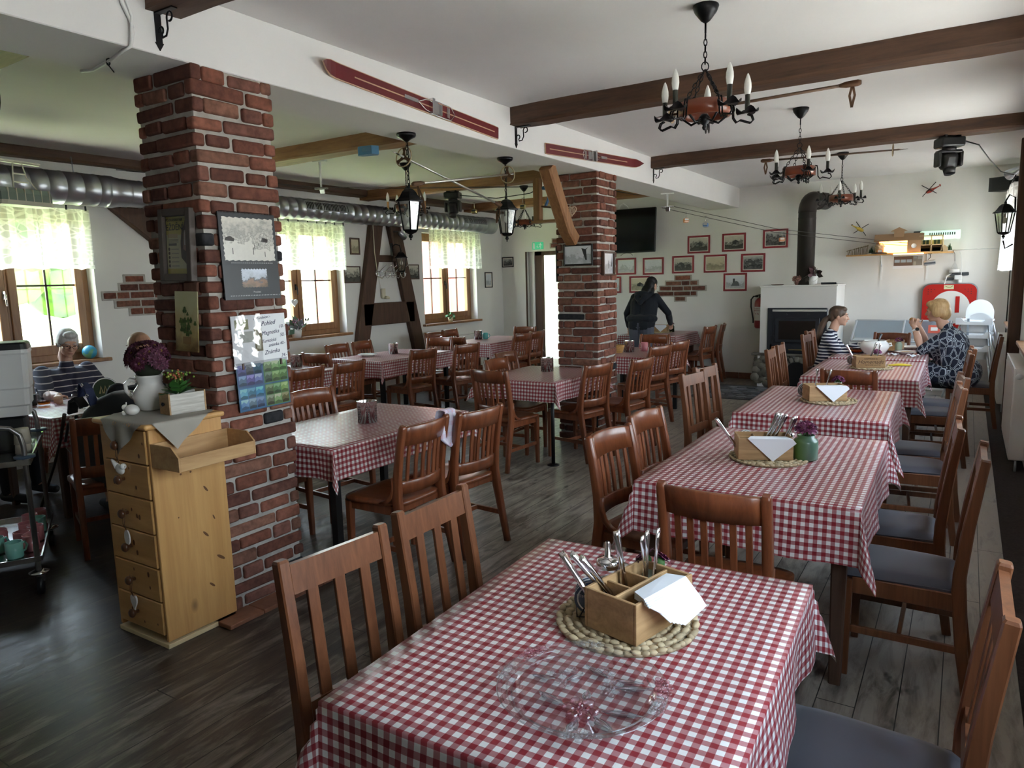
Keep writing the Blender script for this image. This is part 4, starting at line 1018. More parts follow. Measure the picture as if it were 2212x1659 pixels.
mb = MB(); mb.bx(-.06, .32, -.07, .07, -.53, -.50, .004); mb.build('board', OLDOAK, t)

# ---- small hangings and cables by the near pillar
t = thing('heart_ornament', 'pale carved wooden heart hanging on the timber brace', 'ornament', (-3.225, 6.20, 2.29))
def heart(s): return [(s * 16 * math.sin(q) ** 3 / 17, s * (13 * math.cos(q) - 5 * math.cos(2 * q) - 2 * math.cos(3 * q) - math.cos(4 * q)) / 17) for q in lin(29, 0, 2 * PI)[:-1]]
MH = Matrix(((1, 0, 0, 0), (0, 0, -1, 0), (0, 1, 0, 0), (0, 0, 0, 1)))
PALE = mat('pale_birch', (.66, .52, .38), .7)
mb = MB(); pts = heart(.052); mb.tube([V((x, 0, y)) for x, y in pts], .0055, 6, closed=True)
for i in range(9): mb.tube([V((.03 * math.cos(i * .7) * .8, 0, .028 * math.sin(i * .7) * .8 - .004 + .008 * math.sin(q))) + V((.010 * math.cos(q), 0, .010 * math.sin(q))) for q in lin(9, 0, 2 * PI)[:-1]], .0028, 5, closed=True)
mb.build('heart', PALE, t)
mb = MB(); mb.tube([(0, 0, .045), (-.004, .02, .12)], .0018, 5); mb.build('string', LEATH, t)
t = thing('hanging_white_cable', 'white cable coming down the downstand and along its underside, top left', 'cable', (-3.06, 1.86, 2.67))
mb = MB(); mb.tube([(.012, -.06, .30), (.012, -.03, .17), (.014, .01, .08), (.012, -.01, .0), (-.03, -.02, -.012), (-.20, .02, -.012), (-.40, .05, -.012), (-.47, .03, -.01)], .008, 7); mb.tube([(.018, -.05, .30), (.022, .0, .12), (.014, -.01, .0)], .006, 6); mb.build('cable', WPLAS, t)
mb = MB(); mb.tube([V((-.22 + .012 * math.cos(q), .02, -.014 + .016 * math.sin(q))) for q in lin(9, 0, 2 * PI)[:-1]], .004, 5, closed=True); mb.tube([(-.22, .02, -.03), (-.20, .03, -.06)], .003, 5); mb.build('cable_tie', BLACK, t)
o = MB().tube([V((-4.70 + .10 * math.cos(q), 2.0, 2.74 + .12 * math.sin(q))) for q in lin(20, 0, 2 * PI)[:-1]], .006, 6, closed=True).build('hanging_wire_ring', IRON); tag(o, 'black wire ring below the oak beam at the top left edge', 'ring')
# ================================================================ things on the walls
BW = [(.0, (.10, .095, .085)), (.30, (.06, .058, .05)), (.42, (.30, .29, .25)), (.55, (.13, .13, .115)), (.66, (.50, .48, .41)), (1.0, (.62, .59, .50))]
BWD = [(.0, (.16, .155, .15)), (.3, (.05, .05, .05)), (.45, (.22, .22, .21)), (.58, (.06, .06, .06)), (.72, (.34, .34, .33)), (1.0, (.48, .48, .46))]
SEP = [(.0, (.45, .40, .27)), (.35, (.30, .27, .19)), (.5, (.55, .49, .34)), (.62, (.62, .56, .40)), (1.0, (.66, .60, .44))]
PALEP = [(.0, (.55, .57, .60)), (.35, (.40, .42, .45)), (.5, (.66, .68, .72)), (1.0, (.74, .77, .82))]
_sc = [0]
def art(kind):
    _sc[0] += 1; return scenery('old_print_%d' % _sc[0], kind, random.choice((5, 6, 7)), _sc[0])
def picture(label, loc, rz, w, h, fr, fw, art_m, mount=.0, tilt=0, group=None, dep=.018, extra=None, rx=0.0, cat='picture'):
    t = thing('framed_picture', label, cat, loc, rz, group); t.rotation_euler = (rx, tilt, rz)
    mb = MB(); d = dep
    for x0, x1, z0, z1 in ((-w / 2, -w / 2 + fw, -h / 2, h / 2), (w / 2 - fw, w / 2, -h / 2, h / 2), (-w / 2 + fw, w / 2 - fw, -h / 2, -h / 2 + fw), (-w / 2 + fw, w / 2 - fw, h / 2 - fw, h / 2)): mb.bx(x0, x1, -d, 0, z0, z1, .003)
    mb.build('picture_frame', fr, t)
    W, H = w / 2 - fw, h / 2 - fw
    if mount:
        mb = MB(); mb.bx(-W, W, -.006, -.002, -H, H); mb.build('mount', MATTE, t)
        W -= mount; H -= mount
    mb = MB(); mb.poly([(-W, -.0075, -H), (W, -.0075, -H), (W, -.0075, H), (-W, -.0075, H)], [(0, 0), (w / h, 0), (w / h, 1), (0, 1)])
    if extra: mb.mi = 1; extra(mb, W, H)
    mb.build('print', [art_m, VCM], t)
    return t
def house(mb, W, H):
    g = random.uniform(.03, .09); s = random.choice((-1, 1)); c = random.uniform(-.2, .2) * W; y = -.0082
    mb.color(g, g, g * .95); mb.poly([(c - s * .45 * W, y, -.35 * H), (c + s * .30 * W, y, -.30 * H), (c + s * .30 * W, y, .10 * H), (c - s * .05 * W, y, .38 * H), (c - s * .45 * W, y, .05 * H)])
    mb.color(g * 3.2, g * 3.2, g * 2.9); mb.poly([(c - s * .40 * W, y - .0004, -.30 * H), (c - s * .12 * W, y - .0004, -.29 * H), (c - s * .12 * W, y - .0004, -.02 * H), (c - s * .40 * W, y - .0004, 0)])
def tower(mb, W, H):
    mb.color(.09, .095, .10); mb.poly([(-.25 * W, -.0082, -.3 * H), (-.02 * W, -.0082, -.3 * H), (-.02 * W, -.0082, .55 * H), (-.25 * W, -.0082, .55 * H)]); mb.color(.14, .145, .15); mb.poly([(-.45 * W, -.0083, -.6 * H), (.5 * W, -.0083, -.6 * H), (.35 * W, -.0083, .02 * H), (.1 * W, -.0083, .2 * H), (-.3 * W, -.0083, -.2 * H)])
RFR = 'red framed view on the back wall, '
GRF = 'red framed views on the back wall'
for lab, x, z, a, ex in (
    ('top row left, dark cottage under trees', -3.69, 2.142, BW, house), ('top row middle, low house and hill', -3.13, 2.148, BW, house), ('top row right, dark valley', -2.505, 2.173, BWD, None),
    ('middle row far left under the television', -4.95, 1.833, PALEP, None), ('middle row second, grey glare', -4.46, 1.822, PALEP, None), ('middle row third, house with white front', -3.948, 1.832, BW, house),
    ('middle row fourth, yellowed sketch', -3.42, 1.829, SEP, None), ('middle row right, dark barn', -2.83, 1.823, BWD, house), ('bottom row cut by the brick pillar', -5.227, 1.525, PALEP, None),
    ('bottom row just behind the woman in black', -4.705, 1.523, SEP, house), ('bottom row right, lookout tower', -3.10, 1.53, PALEP, tower)):
    picture(RFR + lab, (x, YB, z), 0, .367, .281, REDF, .028, art(a), .012, 0, GRF, .016, ex)
LH = rad(90)
picture('small brown framed portrait on the left wall above the group photo', (XL, 7.617, 2.19), LH, .195, .237, BRNF, .022, art(SEP), 0, 0)
picture('dark framed group photo on the left wall beside the middle window', (XL, 7.535, 1.787), LH, .33, .24, BRNF, .016, art(BW), 0, 0)
picture('dark framed group photo right of the timber A frame', (XL, 8.86, 1.82), LH, .33, .235, BRNF, .016, art(BW), 0, 0)
picture('small narrow black framed print on the left wall near the corner', (XL, 11.015, 1.665), LH, .24, .283, BLKF, .018, art(PALEP), .02, 0)
picture('small black framed photo on the back wall left of the doorway', (-7.348, YB, 1.987), 0, .255, .19, BLKF, .018, art(BWD), .012, 0)
picture('black framed winter print on the front of the second brick pillar', (-3.271, 6.418, 1.88), 0, .325, .205, BLKF, .016, art(PALEP), 0, rad(0), extra=lambda mb, W, H: (mb.color(.05, .05, .05), mb.poly([(.55 * W, -.0082, -.6 * H), (.66 * W, -.0082, -.6 * H), (.60 * W, -.0082, .55 * H), (.80 * W, -.0082, .85 * H), (.55 * W, -.0082, .62 * H), (.25 * W, -.0082, .75 * H)])))
picture('brown framed walker picture on the window side of the second pillar', (-3.058, 6.63, 1.79), LH, .27, .235, BRNF, .018, art(PALEP), 0, 0, dep=.03, extra=lambda mb, W, H: (mb.color(.08, .08, .08), mb.poly([(.1 * W, -.0082, -.5 * H), (.25 * W, -.0082, -.5 * H), (.22 * W, -.0082, .3 * H), (.12 * W, -.0082, .3 * H)]), mb.poly([(.6 * W, -.0082, -.3 * H), (.8 * W, -.0082, -.3 * H), (.75 * W, -.0082, .9 * H)])))
picture('narrow dark frame on the shaded side of the second pillar', (-3.53, 6.55, 1.80), -LH, .20, .36, BLKF, .02, art(BWD), 0, 0)
# television
t = thing('television', 'black flat screen television on the back wall beside the second pillar', 'television', (-4.97, 11.30, 2.41), 0); t.rotation_euler = (rad(-4), 0, rad(0))
mb = MB(); mb.box((0, 0, 0), (1.25, .05, .72), None, .008); mb.build('case', BLACK, t)
mb = MB(); mb.box((0, -.0255, .006), (1.23, .002, .69)); mb.build('screen', mat('television_screen', (.006, .007, .010), .12), t)
mb = MB(); mb.box((0, .09, 0), (.3, .14, .3)); mb.build('wall_mount', BLACK, t)
mb = MB(); mb.tube([V((.12 + .11 * math.sin(q), .02, -.36 - .09 * (1 - math.cos(q)) * .6)) for q in lin(9, -1.4, 1.4)], .004, 5); mb.build('cable', BLACK, t)
mb = MB(); mb.tube([(-.1, .1, .36), (-.06, .1, .44), (0, .1, .47), (.07, .1, .42), (.1, .1, .36)], .014, 7); mb.build('white_cable', WPLAS, t)
# exit sign
GRN = mat('safety_green', (.02, .30, .14), .35, emit=(.05, .6, .3), estr=.12); WSG = mat('sign_white', (.80, .84, .80), .4)
t = thing('exit_sign', 'green emergency exit sign above the corridor doorway', 'sign', (-6.687, YB, 2.26), 0)
mb = MB(); mb.bx(-.115, .115, -.012, 0, -.065, .065); mb.build('panel', GRN, t)
mb = MB(); y = -.013
mb.poly([(-.10, y, -.052), (-.06, y, -.052), (-.06, y, .052), (-.10, y, .052)])
mb.poly([(-.012, y, .03), (-.004, y, .03), (-.004, y, -.012), (.010, y, -.012), (-.008, y, -.042), (-.026, y, -.012), (-.012, y, -.012)])
mb.lathe([(0, 0), (.0105, 0)], 12, Matrix.Translation((.058, y, .042)) @ Matrix.Rotation(PI / 2, 4, 'X'))
for a, b, w in (((.062, .03), (.050, -.01), .016), ((.060, .028), (.034, .012), .009), ((.034, .012), (.024, .026), .008), ((.062, .026), (.082, .008), .009), ((.082, .008), (.096, .016), .008), ((.050, -.008), (.066, -.03), .011), ((.066, -.03), (.060, -.052), .010), ((.050, -.008), (.032, -.026), .011), ((.032, -.026), (.012, -.030), .010)):
    a, b = V((a[0], y, a[1])), V((b[0], y, b[1])); n = V((-(b - a).z, 0, (b - a).x)).normalized() * w / 2; mb.poly([a - n, b - n, b + n, a + n])
mb.build('pictogram', WSG, t, False)
# coat rack, intercom, white cable on the A frame
t = thing('wall_hook_rack', 'wire coat hook rack across the timber A frame', 'coat rack', (-7.38, 8.24, 1.80), LH)
mb = MB(); mb.tube([(-.30, -.01, .03), (.30, -.01, .03)], .005, 6); mb.tube([(-.30, -.01, -.03), (.30, -.01, -.03)], .005, 6)
for s in (-1, 1): mb.tube([V((s * .30, -.01 + .0 * q, .045 * math.sin(q))) + V((s * .02 * math.cos(q), 0, 0)) for q in lin(9, -PI / 2, PI / 2)], .006, 6)
mb.build('rails', CHROME, t)
for i in range(5):
    x = -.24 + .12 * i; mb = MB(); mb.tube([(x, -.01, .03), (x, -.015, -.05), (x, -.05, -.075), (x, -.085, -.05), (x, -.10, .0)], .005, 6); mb.tube([(x, -.01, .03), (x + .03, -.07, .09), (x + .06, -.11, .13)], .0045, 6); mb.build('hook', CHROME, t)
t = thing('wall_intercom_outlet', 'cream socket box with plugs between the legs of the A frame', 'socket', (-7.47, 8.14, 1.46), LH)
CRP = mat('cream_plastic', (.70, .64, .48), .4)
mb = MB(); mb.box((0, -.02, .04), (.075, .04, .15), None, .008); mb.build('box', CRP, t)
mb = MB(); mb.box((.03, -.05, -.02), (.06, .06, .05), None, .012); mb.box((.07, -.045, -.03), (.08, .03, .035), None, .01); mb.build('plug', CRP, t)
mb = MB(); mb.tube([(-.02, -.01, .1), (-.06, -.01, .25), (-.11, -.012, .42)], .003, 5); mb.build('cable', WPLAS, t)
o = MB().tube([(-7.385, 7.92, 2.52), (-7.385, 7.925, 2.1), (-7.385, 7.97, 1.75), (-7.385, 8.06, 1.72), (-7.385, 8.16, 1.84)], .007, 6).build('wall_hanging_cord', CRP); tag(o, 'cream cable hanging on the left leg of the timber A frame', 'cable')

# ---- fire extinguisher
t = thing('wall_fire_extinguisher', 'red fire extinguisher on the back wall left of the white stove surround', 'fire extinguisher', (-2.68, 11.36, .82))
ER = mat('extinguisher_red', (.26, .02, .028), .3)
mb = MB(); mb.lathe([(0, 0), (.06, .0), (.075, .02), (.078, .05), (.078, .38), (.070, .42), (.04, .455), (.025, .465), (0, .465)], 24); mb.build('cylinder', ER, t)
mb = MB(); mb.grid(lin(9, rad(-150), rad(-60)), [.12, .33], lambda a, z: V((.0788 * math.cos(a), .0788 * math.sin(a), z))); mb.build('label_panel', mat('extinguisher_label', (.62, .58, .55), .5), t)
for i, (s_, z_) in enumerate((('HASICI', .30), ('PRISTROJ', .27), ('6 kg', .225))):
    text(s_, 'lettering', ER, t, Matrix.Translation((-.02, -.0805, z_)) @ Matrix.Rotation(PI / 2, 4, 'X'), .024 if i < 2 else .034)
mb = MB(); mb.cyl((0, 0, .46), (0, 0, .50), .016); mb.box((-.02, 0, .505), (.11, .02, .018), (0, -.25, 0)); mb.box((-.02, 0, .48), (.09, .02, .012)); mb.build('valve', BLACK, t)
mb = MB(); mb.tube([(-.03, 0, .485), (-.09, -.02, .49), (-.125, -.03, .44), (-.125, -.03, .33), (-.105, -.03, .22), (-.09, -.03, .14), (-.088, -.03, .08)], .011, 8); mb.build('hose', BLACK, t)
# ---- fireplace surround with stove
t = thing('fireplace', 'white plastered fireplace on a rough stone base with a black stove insert', 'fireplace', (-2.02, 11.1, 0))
mb = MB(); mb.bx(-.51, .51, -.35, .395, .50, 1.462, .006); mb.bx(-.52, .52, -.36, .395, 1.455, 1.478, .004); mb.build('plaster_body', WHITE, t)
STN = vcol('rough_stone', .8, 14, .45)
mb = MB(); mb.mi = 1; mb.bx(-.52, .58, -.40, .39, 0, .49); mb.mi = 0
for i in range(120):
    g = random.uniform(.10, .26); mb.color(g * 1.12, g, g * .78)
    f = random.random()
    if f < .72: x, y = random.uniform(-.55, .60), -.41
    else: x, y = -.535, random.uniform(-.40, .37)
    z = random.uniform(.03, .46)
    if f < .72 and -.14 < x < .20 and z < .38: continue
    mb.ball((x, y, z), (random.uniform(.05, .085), random.uniform(.02, .05), random.uniform(.04, .07)), 8, 5, (0, random.uniform(-.5, .5), 0))
for i in range(9):
    a = PI * i / 8; g = random.uniform(.12, .22); mb.color(g * 1.1, g, g * .8); mb.box((.03 + .19 * math.cos(a), -.42, .24 + .19 * math.sin(a)), (.06, .06, .085), (0, -a + PI / 2, 0), .015, 2)
mb.color(.14, .12, .10); mb.bx(-.60, .62, -.45, -.3, .475, .505, .006)
mb.build('stone_base', [STN, SLATE], t)
mb = MB(); mb.prism([(-.12, .03), (.18, .03)] + [(.03 + .15 * math.cos(a), .24 + .15 * math.sin(a)) for a in lin(12, 0, PI)], .05, Matrix(((1, 0, 0, 0), (0, 0, 1, -.445), (0, 1, 0, 0), (0, 0, 0, 1)))); mb.build('wood_niche', mat('niche_shade', (.006, .005, .005), .9), t)  # black block painted as the shade inside the arched opening
STV = mat('stove_black_steel', (.035, .038, .046), .45, .4)
mb = MB(); mb.bx(-.40, .40, -.375, -.345, .505, 1.157, .006); mb.bx(-.39, -.33, -.385, -.37, .55, 1.06); mb.build('stove_frame', STV, t)
mb = MB(); mb.bx(-.33, .39, -.392, -.37, 1.105, 1.135, .004); mb.build('vent_strip', mat('pale_grey_enamel', (.55, .55, .50), .4), t)
mb = MB(); mb.bx(-.29, .31, -.400, -.374, .665, 1.02, .008); d_ = mb.build('stove_door', STV, t)
mb = MB(); mb.bx(-.235, .255, -.403, -.399, .71, .975, .002); mb.build('door_glass', mat('sooty_glass', (.022, .018, .016), .08), d_)
mb = MB(); mb.bx(-.31, -.285, -.41, -.39, .72, .76); mb.bx(-.31, -.285, -.41, -.39, .93, .97); mb.build('hinge', STV, d_)
mb = MB(); mb.cyl((-.14, -.375, 1.065), (-.14, -.40, 1.065), .012); mb.box((-.16, -.40, 1.065), (.04, .008, .008)); mb.build('vent_knob', STV, t)
mb = MB(); mb.cyl((.14, -.375, 1.065), (.14, -.40, 1.065), .012); mb.box((.16, -.40, 1.065), (.04, .008, .008)); mb.build('vent_knob', STV, t)
mb = MB(); mb.bx(-.36, .36, -.385, -.375, .52, .64, .003); mb.build('ash_drawer', STV, t)
mb = MB(); mb.tube([(-.09, -.385, .565), (-.09, -.41, .565), (.17, -.41, .565), (.17, -.385, .565)], .008, 8); mb.build('drawer_handle', mat('aged_brass', (.35, .27, .12), .35, .9), t)
PIPE = mat('stove_pipe_paint', (.030, .024, .020), .55, .2)
t = thing('stove_pipe', 'brown-black stove pipe rising from the fireplace and bending into the back wall', 'stove pipe', (-1.97, 10.98, 1.478))
mb = MB(); mb.lathe([(0, 0), (.118, 0), (.118, .92), (.121, .925), (.121, .935), (.118, .94), (.118, 1.02)], 28); mb.build('pipe', PIPE, t)
mb = MB(); c = V((.06, .17, 1.02)); dr_ = V((.33, .94, 0)).normalized()
pts = [V((0, 0, 1.01))] + [dr_ * (.17 * (1 - math.cos(q))) + V((0, 0, 1.02 + .17 * math.sin(q))) for q in lin(7, 0, PI / 2)]
mb.tube(pts, .121, 28); mb.build('elbow', PIPE, t)
mb = MB(); e = pts[-1]; mb.tube([e - dr_ * .01, e + dr_ * .33], .119, 28); mb.tube([e + dr_ * .10, e + dr_ * .13], .128, 28); mb.build('wall_stub', PIPE, t)
def leafball(mb, c, R, n, l, cols, rs, flat=.6):
    for i in range(n):
        th, ph = rs.uniform(0, 2 * PI), math.acos(rs.uniform(-.3, 1)); d = V((math.sin(ph) * math.cos(th), math.sin(ph) * math.sin(th), math.cos(ph)))
        p = V(c) + d * R * rs.uniform(.75, 1.05); mb.color(*rs.choice(cols)); u = d.cross(V((rs.uniform(-1, 1), rs.uniform(-1, 1), .3))).normalized(); w = u.cross(d)
        e = (d * flat + u * (1 - flat)).normalized() * l; s = w * l * .32
        mb.poly([p, p + e * .5 + s, p + e, p + e * .5 - s])
def chrys(mb, c, d, r, rs, cols, eye=(.42, .32, .06), rows=3, n=16):
    """one chrysanthemum head, petals around axis d"""
    d = V(d).normalized(); a = d.cross(V((.3, .2, 1)) if abs(d.z) < .9 else V((1, 0, 0))).normalized(); b = d.cross(a)
    for k in range(rows):
        lift = .15 + .32 * k; rr = r * (1 - .18 * k)
        for i in range(n):
            q = 2 * PI * (i + .5 * (k % 2)) / n + rs.uniform(-.1, .1); u = a * math.cos(q) + b * math.sin(q); w = d.cross(u)
            e = (u + d * lift).normalized(); L = rr * rs.uniform(.85, 1.08); s = w * rr * .15
            base = c + u * r * .12; mid = base + e * L * .62 + d * .10 * r; tip = base + e * L
            mb.color(*rs.choice(cols)); mb.poly([base - s * .5, mid - s, tip, mid + s, base + s * .5])
    mb.color(*eye); mb.ball(c + d * r * .12, r * .2, 8, 5)
PUR = [(.10, .010, .045), (.17, .025, .085), (.30, .10, .20), (.13, .015, .06)]
PETAL = vcol('petals', .65)
t = thing('flower_pot', 'white pot with a heart garland on the fireplace', 'plant pot', (-1.86, 10.93, 1.478))
mb = MB(); mb.lathe([(0, 0), (.058, 0), (.068, .12), (.064, .12), (.056, .02), (0, .02)], 20); mb.build('pot', WPLAS, t)
mb = MB(); mb.tube([V((.069 * math.cos(q), .069 * math.sin(q), .085 - .05 * math.sin((q + PI) * 1.0) ** 2)) for q in lin(15, -PI, 0)], .004, 5); mb.build('garland', CERAM, t)
rs = random.Random(3); mb = MB(); leafball(mb, (0, 0, .13), .075, 34, .10, [(.07, .03, .035), (.10, .045, .05), (.05, .04, .03)], rs, .35); mb.build('foliage', PETAL, t)
t = thing('dried_flowers', 'dusty pink dried hydrangea lying beside the stove pipe on the fireplace', 'flowers', (-2.06, 10.92, 1.478))
rs = random.Random(5); mb = MB()
for c, r in (((0, 0, .035), .055), ((.03, -.02, .085), .05), ((-.035, .01, .08), .04)): leafball(mb, c, r, 60, .028, [(.30, .14, .11), (.38, .20, .16), (.22, .10, .085)], rs, .2); mb.color(.20, .10, .08); mb.ball(c, r * .8, 10, 6)
mb.build('flower_head', PETAL, t)
t = thing('metal_tray', 'small dark tray at the right end of the fireplace top', 'tray', (-1.64, 10.93, 1.478)); mb = MB(); mb.bx(-.10, .10, -.06, .06, 0, .012, .004); mb.bx(-.10, .10, -.06, -.05, .012, .03); mb.build('tray', STV, t)
t = thing('metal_tray', 'flat dark plate at the left end of the fireplace top', 'tray', (-2.33, 10.90, 1.478)); mb = MB(); mb.lathe([(0, 0), (.07, 0), (.09, .012), (.088, .014), (.068, .004), (0, .004)], 20); mb.build('plate', BRNF, t)

# ---- model shelf
t = thing('wall_shelf', 'pale wall shelf carrying the lit cableway models', 'shelf', (-.84, YB, 1.872))
mb = MB(); mb.prism([(-.66, -.02), (-.66, -.10), (-.40, -.22), (-.1, -.29), (.25, -.30), (.66, -.24), (.66, 0), (-.66, 0)], .02, Matrix.Translation((0, 0, -.01))); mb.build('board', PINEX, t)
for x in (-.205, .355): mb = MB(); mb.bx(x - .012, x + .012, -.012, 0, -.35, 0); mb.tube([(x, -.012, -.16), (x, -.20, -.012)], .006, 6); mb.build('bracket', WPLAS, t)
LED = mat('warm_led', (1, .7, .3), .5, emit=(1, .50, .14), estr=5)
mb = MB(); mb.tube([(-.04, -.306, -.005), (.14, -.308, -.005), (.32, -.306, -.005)], .008, 6); mb.build('light_strip', LED, t)
MW = mat('model_board', (.36, .22, .12), .7); MWL = mat('model_board_light', (.58, .42, .25), .7)
t = thing('station_model', 'cardboard hall model with a brightly lit orange interior on the shelf', 'building model', (-.86, 11.33, 1.882))
mb = MB(); mb.bx(-.24, -.205, -.10, .10, 0, .15); mb.bx(.14, .30, -.12, .10, 0, .17); mb.bx(-.24, .30, .09, .11, 0, .17); mb.prism([(-.13, 0), (.12, 0), (.0, .10)], .60, Matrix(((0, 0, 1, -.27), (1, 0, 0, 0), (0, 1, 0, .165), (0, 0, 0, 1)))); mb.bx(-.03, .09, -.06, .03, .20, .31); mb.prism([(-.07, .30), (.13, .30), (.03, .35)], .10, Matrix(((1, 0, 0, 0), (0, 0, 1, -.07), (0, 1, 0, 0), (0, 0, 0, 1)))); mb.build('shell', MW, t)
mb = MB(); mb.bx(-.20, .14, .07, .085, .01, .15); mb.build('lit_interior', mat('lit_model_interior', (1, .6, .2), .5, emit=(1, .48, .10), estr=2.2), t)
mb = MB(); mb.tube([(-.20, -.10, .155), (.14, -.10, .155)], .006, 6); mb.build('light_strip', LED, t)
mb = MB(); mb.lathe([(0, 0), (.028, 0), (.032, .006)], 16, Matrix.Translation((.22, -.122, .09)) @ Matrix.Rotation(PI / 2, 4, 'X')); mb.build('round_emblem', WPLAS, t)
t = thing('turntable_model', 'round black turntable model with a small pavilion on the left of the shelf', 'building model', (-1.06, 11.27, 1.882))
mb = MB(); mb.lathe([(0, 0), (.10, 0), (.10, .012), (.085, .02), (0, .02)], 22); mb.build('disc', BLACK, t)
mb = MB(); mb.lathe([(.055, .02), (.055, .09), (.07, .095), (.03, .15), (.008, .18), (0, .18)], 8); mb.build('pavilion', MWL, t)
t = thing('station_model', 'open station model with dark doorways on the right of the shelf', 'building model', (-.46, 11.34, 1.882))
mb = MB()
for z in (0, .09, .21): mb.bx(-.12, .16, -.08, .08, z, z + .012)
for x in (-.12, .02, .15): mb.bx(x - .006, x + .006, -.08, .08, 0, .22)
mb.bx(-.12, .16, .06, .075, 0, .22); mb.build('frame', MWL, t)
mb = MB()
for x in (-.07, -.03, .06, .10): mb.prism([(x - .016, .10), (x + .016, .10), (x + .016, .16), (x, .185), (x - .016, .16)], .004, Matrix(((1, 0, 0, 0), (0, 0, 1, .055), (0, 1, 0, 0), (0, 0, 0, 1)))); mb.bx(-.10, 0, -.06, .0, .012, .05); mb.bx(.04, .12, -.05, .02, .012, .06)
mb.build('doorways', DKW, t)
t = thing('tunnel_model', 'pale green glazed tunnel model with lit windows on top of the station model', 'building model', (-.36, 11.36, 2.105), -.06)
mb = MB(); mb.lathe([(.055, -.22), (.06, -.215), (.06, .24), (.055, .245)], 20, Matrix.Rotation(PI / 2, 4, 'Y')); mb.build('tube', mat('pale_green_glazing', (.50, .66, .55), .25, emit=(.6, 1, .7), estr=.25), t)
mb = MB()
for i in range(12): mb.box((-.10 + i * .026, -.061, .012), (.013, .004, .035))
mb.build('windows', DKW, t)
mb = MB(); mb.box((.02, -.04, -.045), (.36, .02, .012)); mb.build('light_strip', mat('yellow_led', (1, .9, .2), .5, emit=(.9, 1, .2), estr=2), t)
mb = MB(); mb.prism([(-.05, -.06), (.05, -.06), (.05, .02), (0, .065), (-.05, .02)], .10, Matrix(((0, 0, 1, -.30), (1, 0, 0, 0), (0, 1, 0, 0), (0, 0, 0, 1)))); mb.build('gatehouse', DKW, t)
for i, (lab, x, s) in enumerate((('green model spruce at the left end of the shelf models', -1.17, 1), ('green model spruce left of the turntable', -1.10, 1.3), ('green model spruce at the right end of the shelf', -.23, 1))):
    t = thing('model_tree', lab, 'model tree', (x, 11.34, 1.882), 0, 'model spruces on the shelf'); mb = MB(); mb.box((0, 0, .008), (.06, .05, .016)); mb.build('base', WPLAS, t)
    mb = MB()
    for k in range(4): mb.cyl((-.02 + .013 * k, .01 * (k % 2), .016), (-.02 + .013 * k, .01 * (k % 2), (.07 + .02 * (k % 3)) * s), .016, .002, 7)
    mb.build('needles', mat('model_green', (.03, .07, .035), .8), t)
t = thing('dried_twig_garden', 'tiny dry twig plants on the tapered left end of the shelf', 'model plants', (-1.35, 11.38, 1.882)); mb = MB(); rs = random.Random(2)
for i in range(16): x = -.13 + .017 * i; mb.tube([(x, rs.uniform(-.03, .03), 0), (x + rs.uniform(-.01, .01), 0, .04 + i * .004), (x + rs.uniform(-.02, .02), 0, .06 + i * .005)], .003, 4); mb.ball((x + .005, 0, .06 + i * .004), .008, 6, 4)
mb.build('twigs', mat('dry_twig', (.16, .14, .06), .8), t)
t = thing('model_house', 'tiny timber house model on the right of the shelf', 'building model', (-.285, 11.30, 1.882)); mb = MB(); mb.prism([(-.04, 0), (.04, 0), (.04, .05), (0, .09), (-.04, .05)], .07, MH @ Matrix.Translation((0, 0, -.03))); mb.build('house', MWL, t)
t = thing('wall_photo_sheet', 'white photo sheet taped below the middle of the model shelf', 'poster', (-.72, YB, 1.765))
mb = MB(); mb.bx(-.185, .185, -.004, 0, -.095, .095); mb.build('sheet', PAPER, t)
mb = MB(); y = -.005
def q4(x0, x1, z0, z1, c, yy=-.005): mb.color(*c); mb.poly([(x0, yy, z0), (x1, yy, z0), (x1, yy, z1), (x0, yy, z1)])
q4(-.175, .06, -.055, .075, (.20, .13, .10)); q4(.06, .175, -.055, .075, (.30, .28, .25)); 
for i in range(3): q4(-.165 + i * .075, -.10 + i * .075, -.01, .03, (.45, .55, .62), -.0056)
q4(.07, .11, .04, .07, (.36, .40, .45), -.0056); q4(.12, .17, .03, .07, (.45, .46, .45), -.0056); q4(.07, .10, -.05, -.0, (.5, .48, .42), -.0056)
mb.build('photos', VCM, t, False)
t = thing('hanging_model_gondola', 'grey panorama model gondola hanging under the right shelf bracket', 'model gondola', (-.45, 11.30, 1.86), .15, 'model cableway cabins')
mb = MB(); mb.tube([(0, 0, 0), (.01, 0, -.05), (-.02, 0, -.08)], .004, 5); mb.box((0, 0, 0), (.05, .02, .012)); mb.build('hanger', BLACK, t)
mb = MB(); mb.box((0, 0, -.12), (.15, .08, .07), (0, -.1, 0), .024, 3); mb.build('cabin', SIL, t)
mb = MB(); mb.box((0, -.041, -.125), (.13, .004, .025), (0, -.1, 0)); mb.build('window_band', DKW, t)
def heli(label, loc, rot, c):
    t = thing('wall_model_helicopter', label, 'model helicopter', loc); t.rotation_euler = rot; m = mat(c[0], c[1], .4)
    mb = MB(); mb.ball((0, 0, 0), (.055, .026, .026), 14, 8); mb.tube([(.03, 0, .004), (.10, 0, .008), (.135, 0, .012)], [.016, .007, .005], 8); mb.bx(.125, .14, -.002, .002, .0, .04); mb.build('fuselage', m, t)
    mb = MB(); mb.cyl((0, 0, .02), (0, 0, .045), .004)
    for a in (.5, .5 + PI / 2): mb.box((0, 0, .045), (.24, .009, .003), (0, 0, a))
    mb.build('rotor', BLACK, t)
    mb = MB(); mb.bx(.125, .135, .004, .006, -.02, .04); mb.build('tail_rotor', BLACK, t)
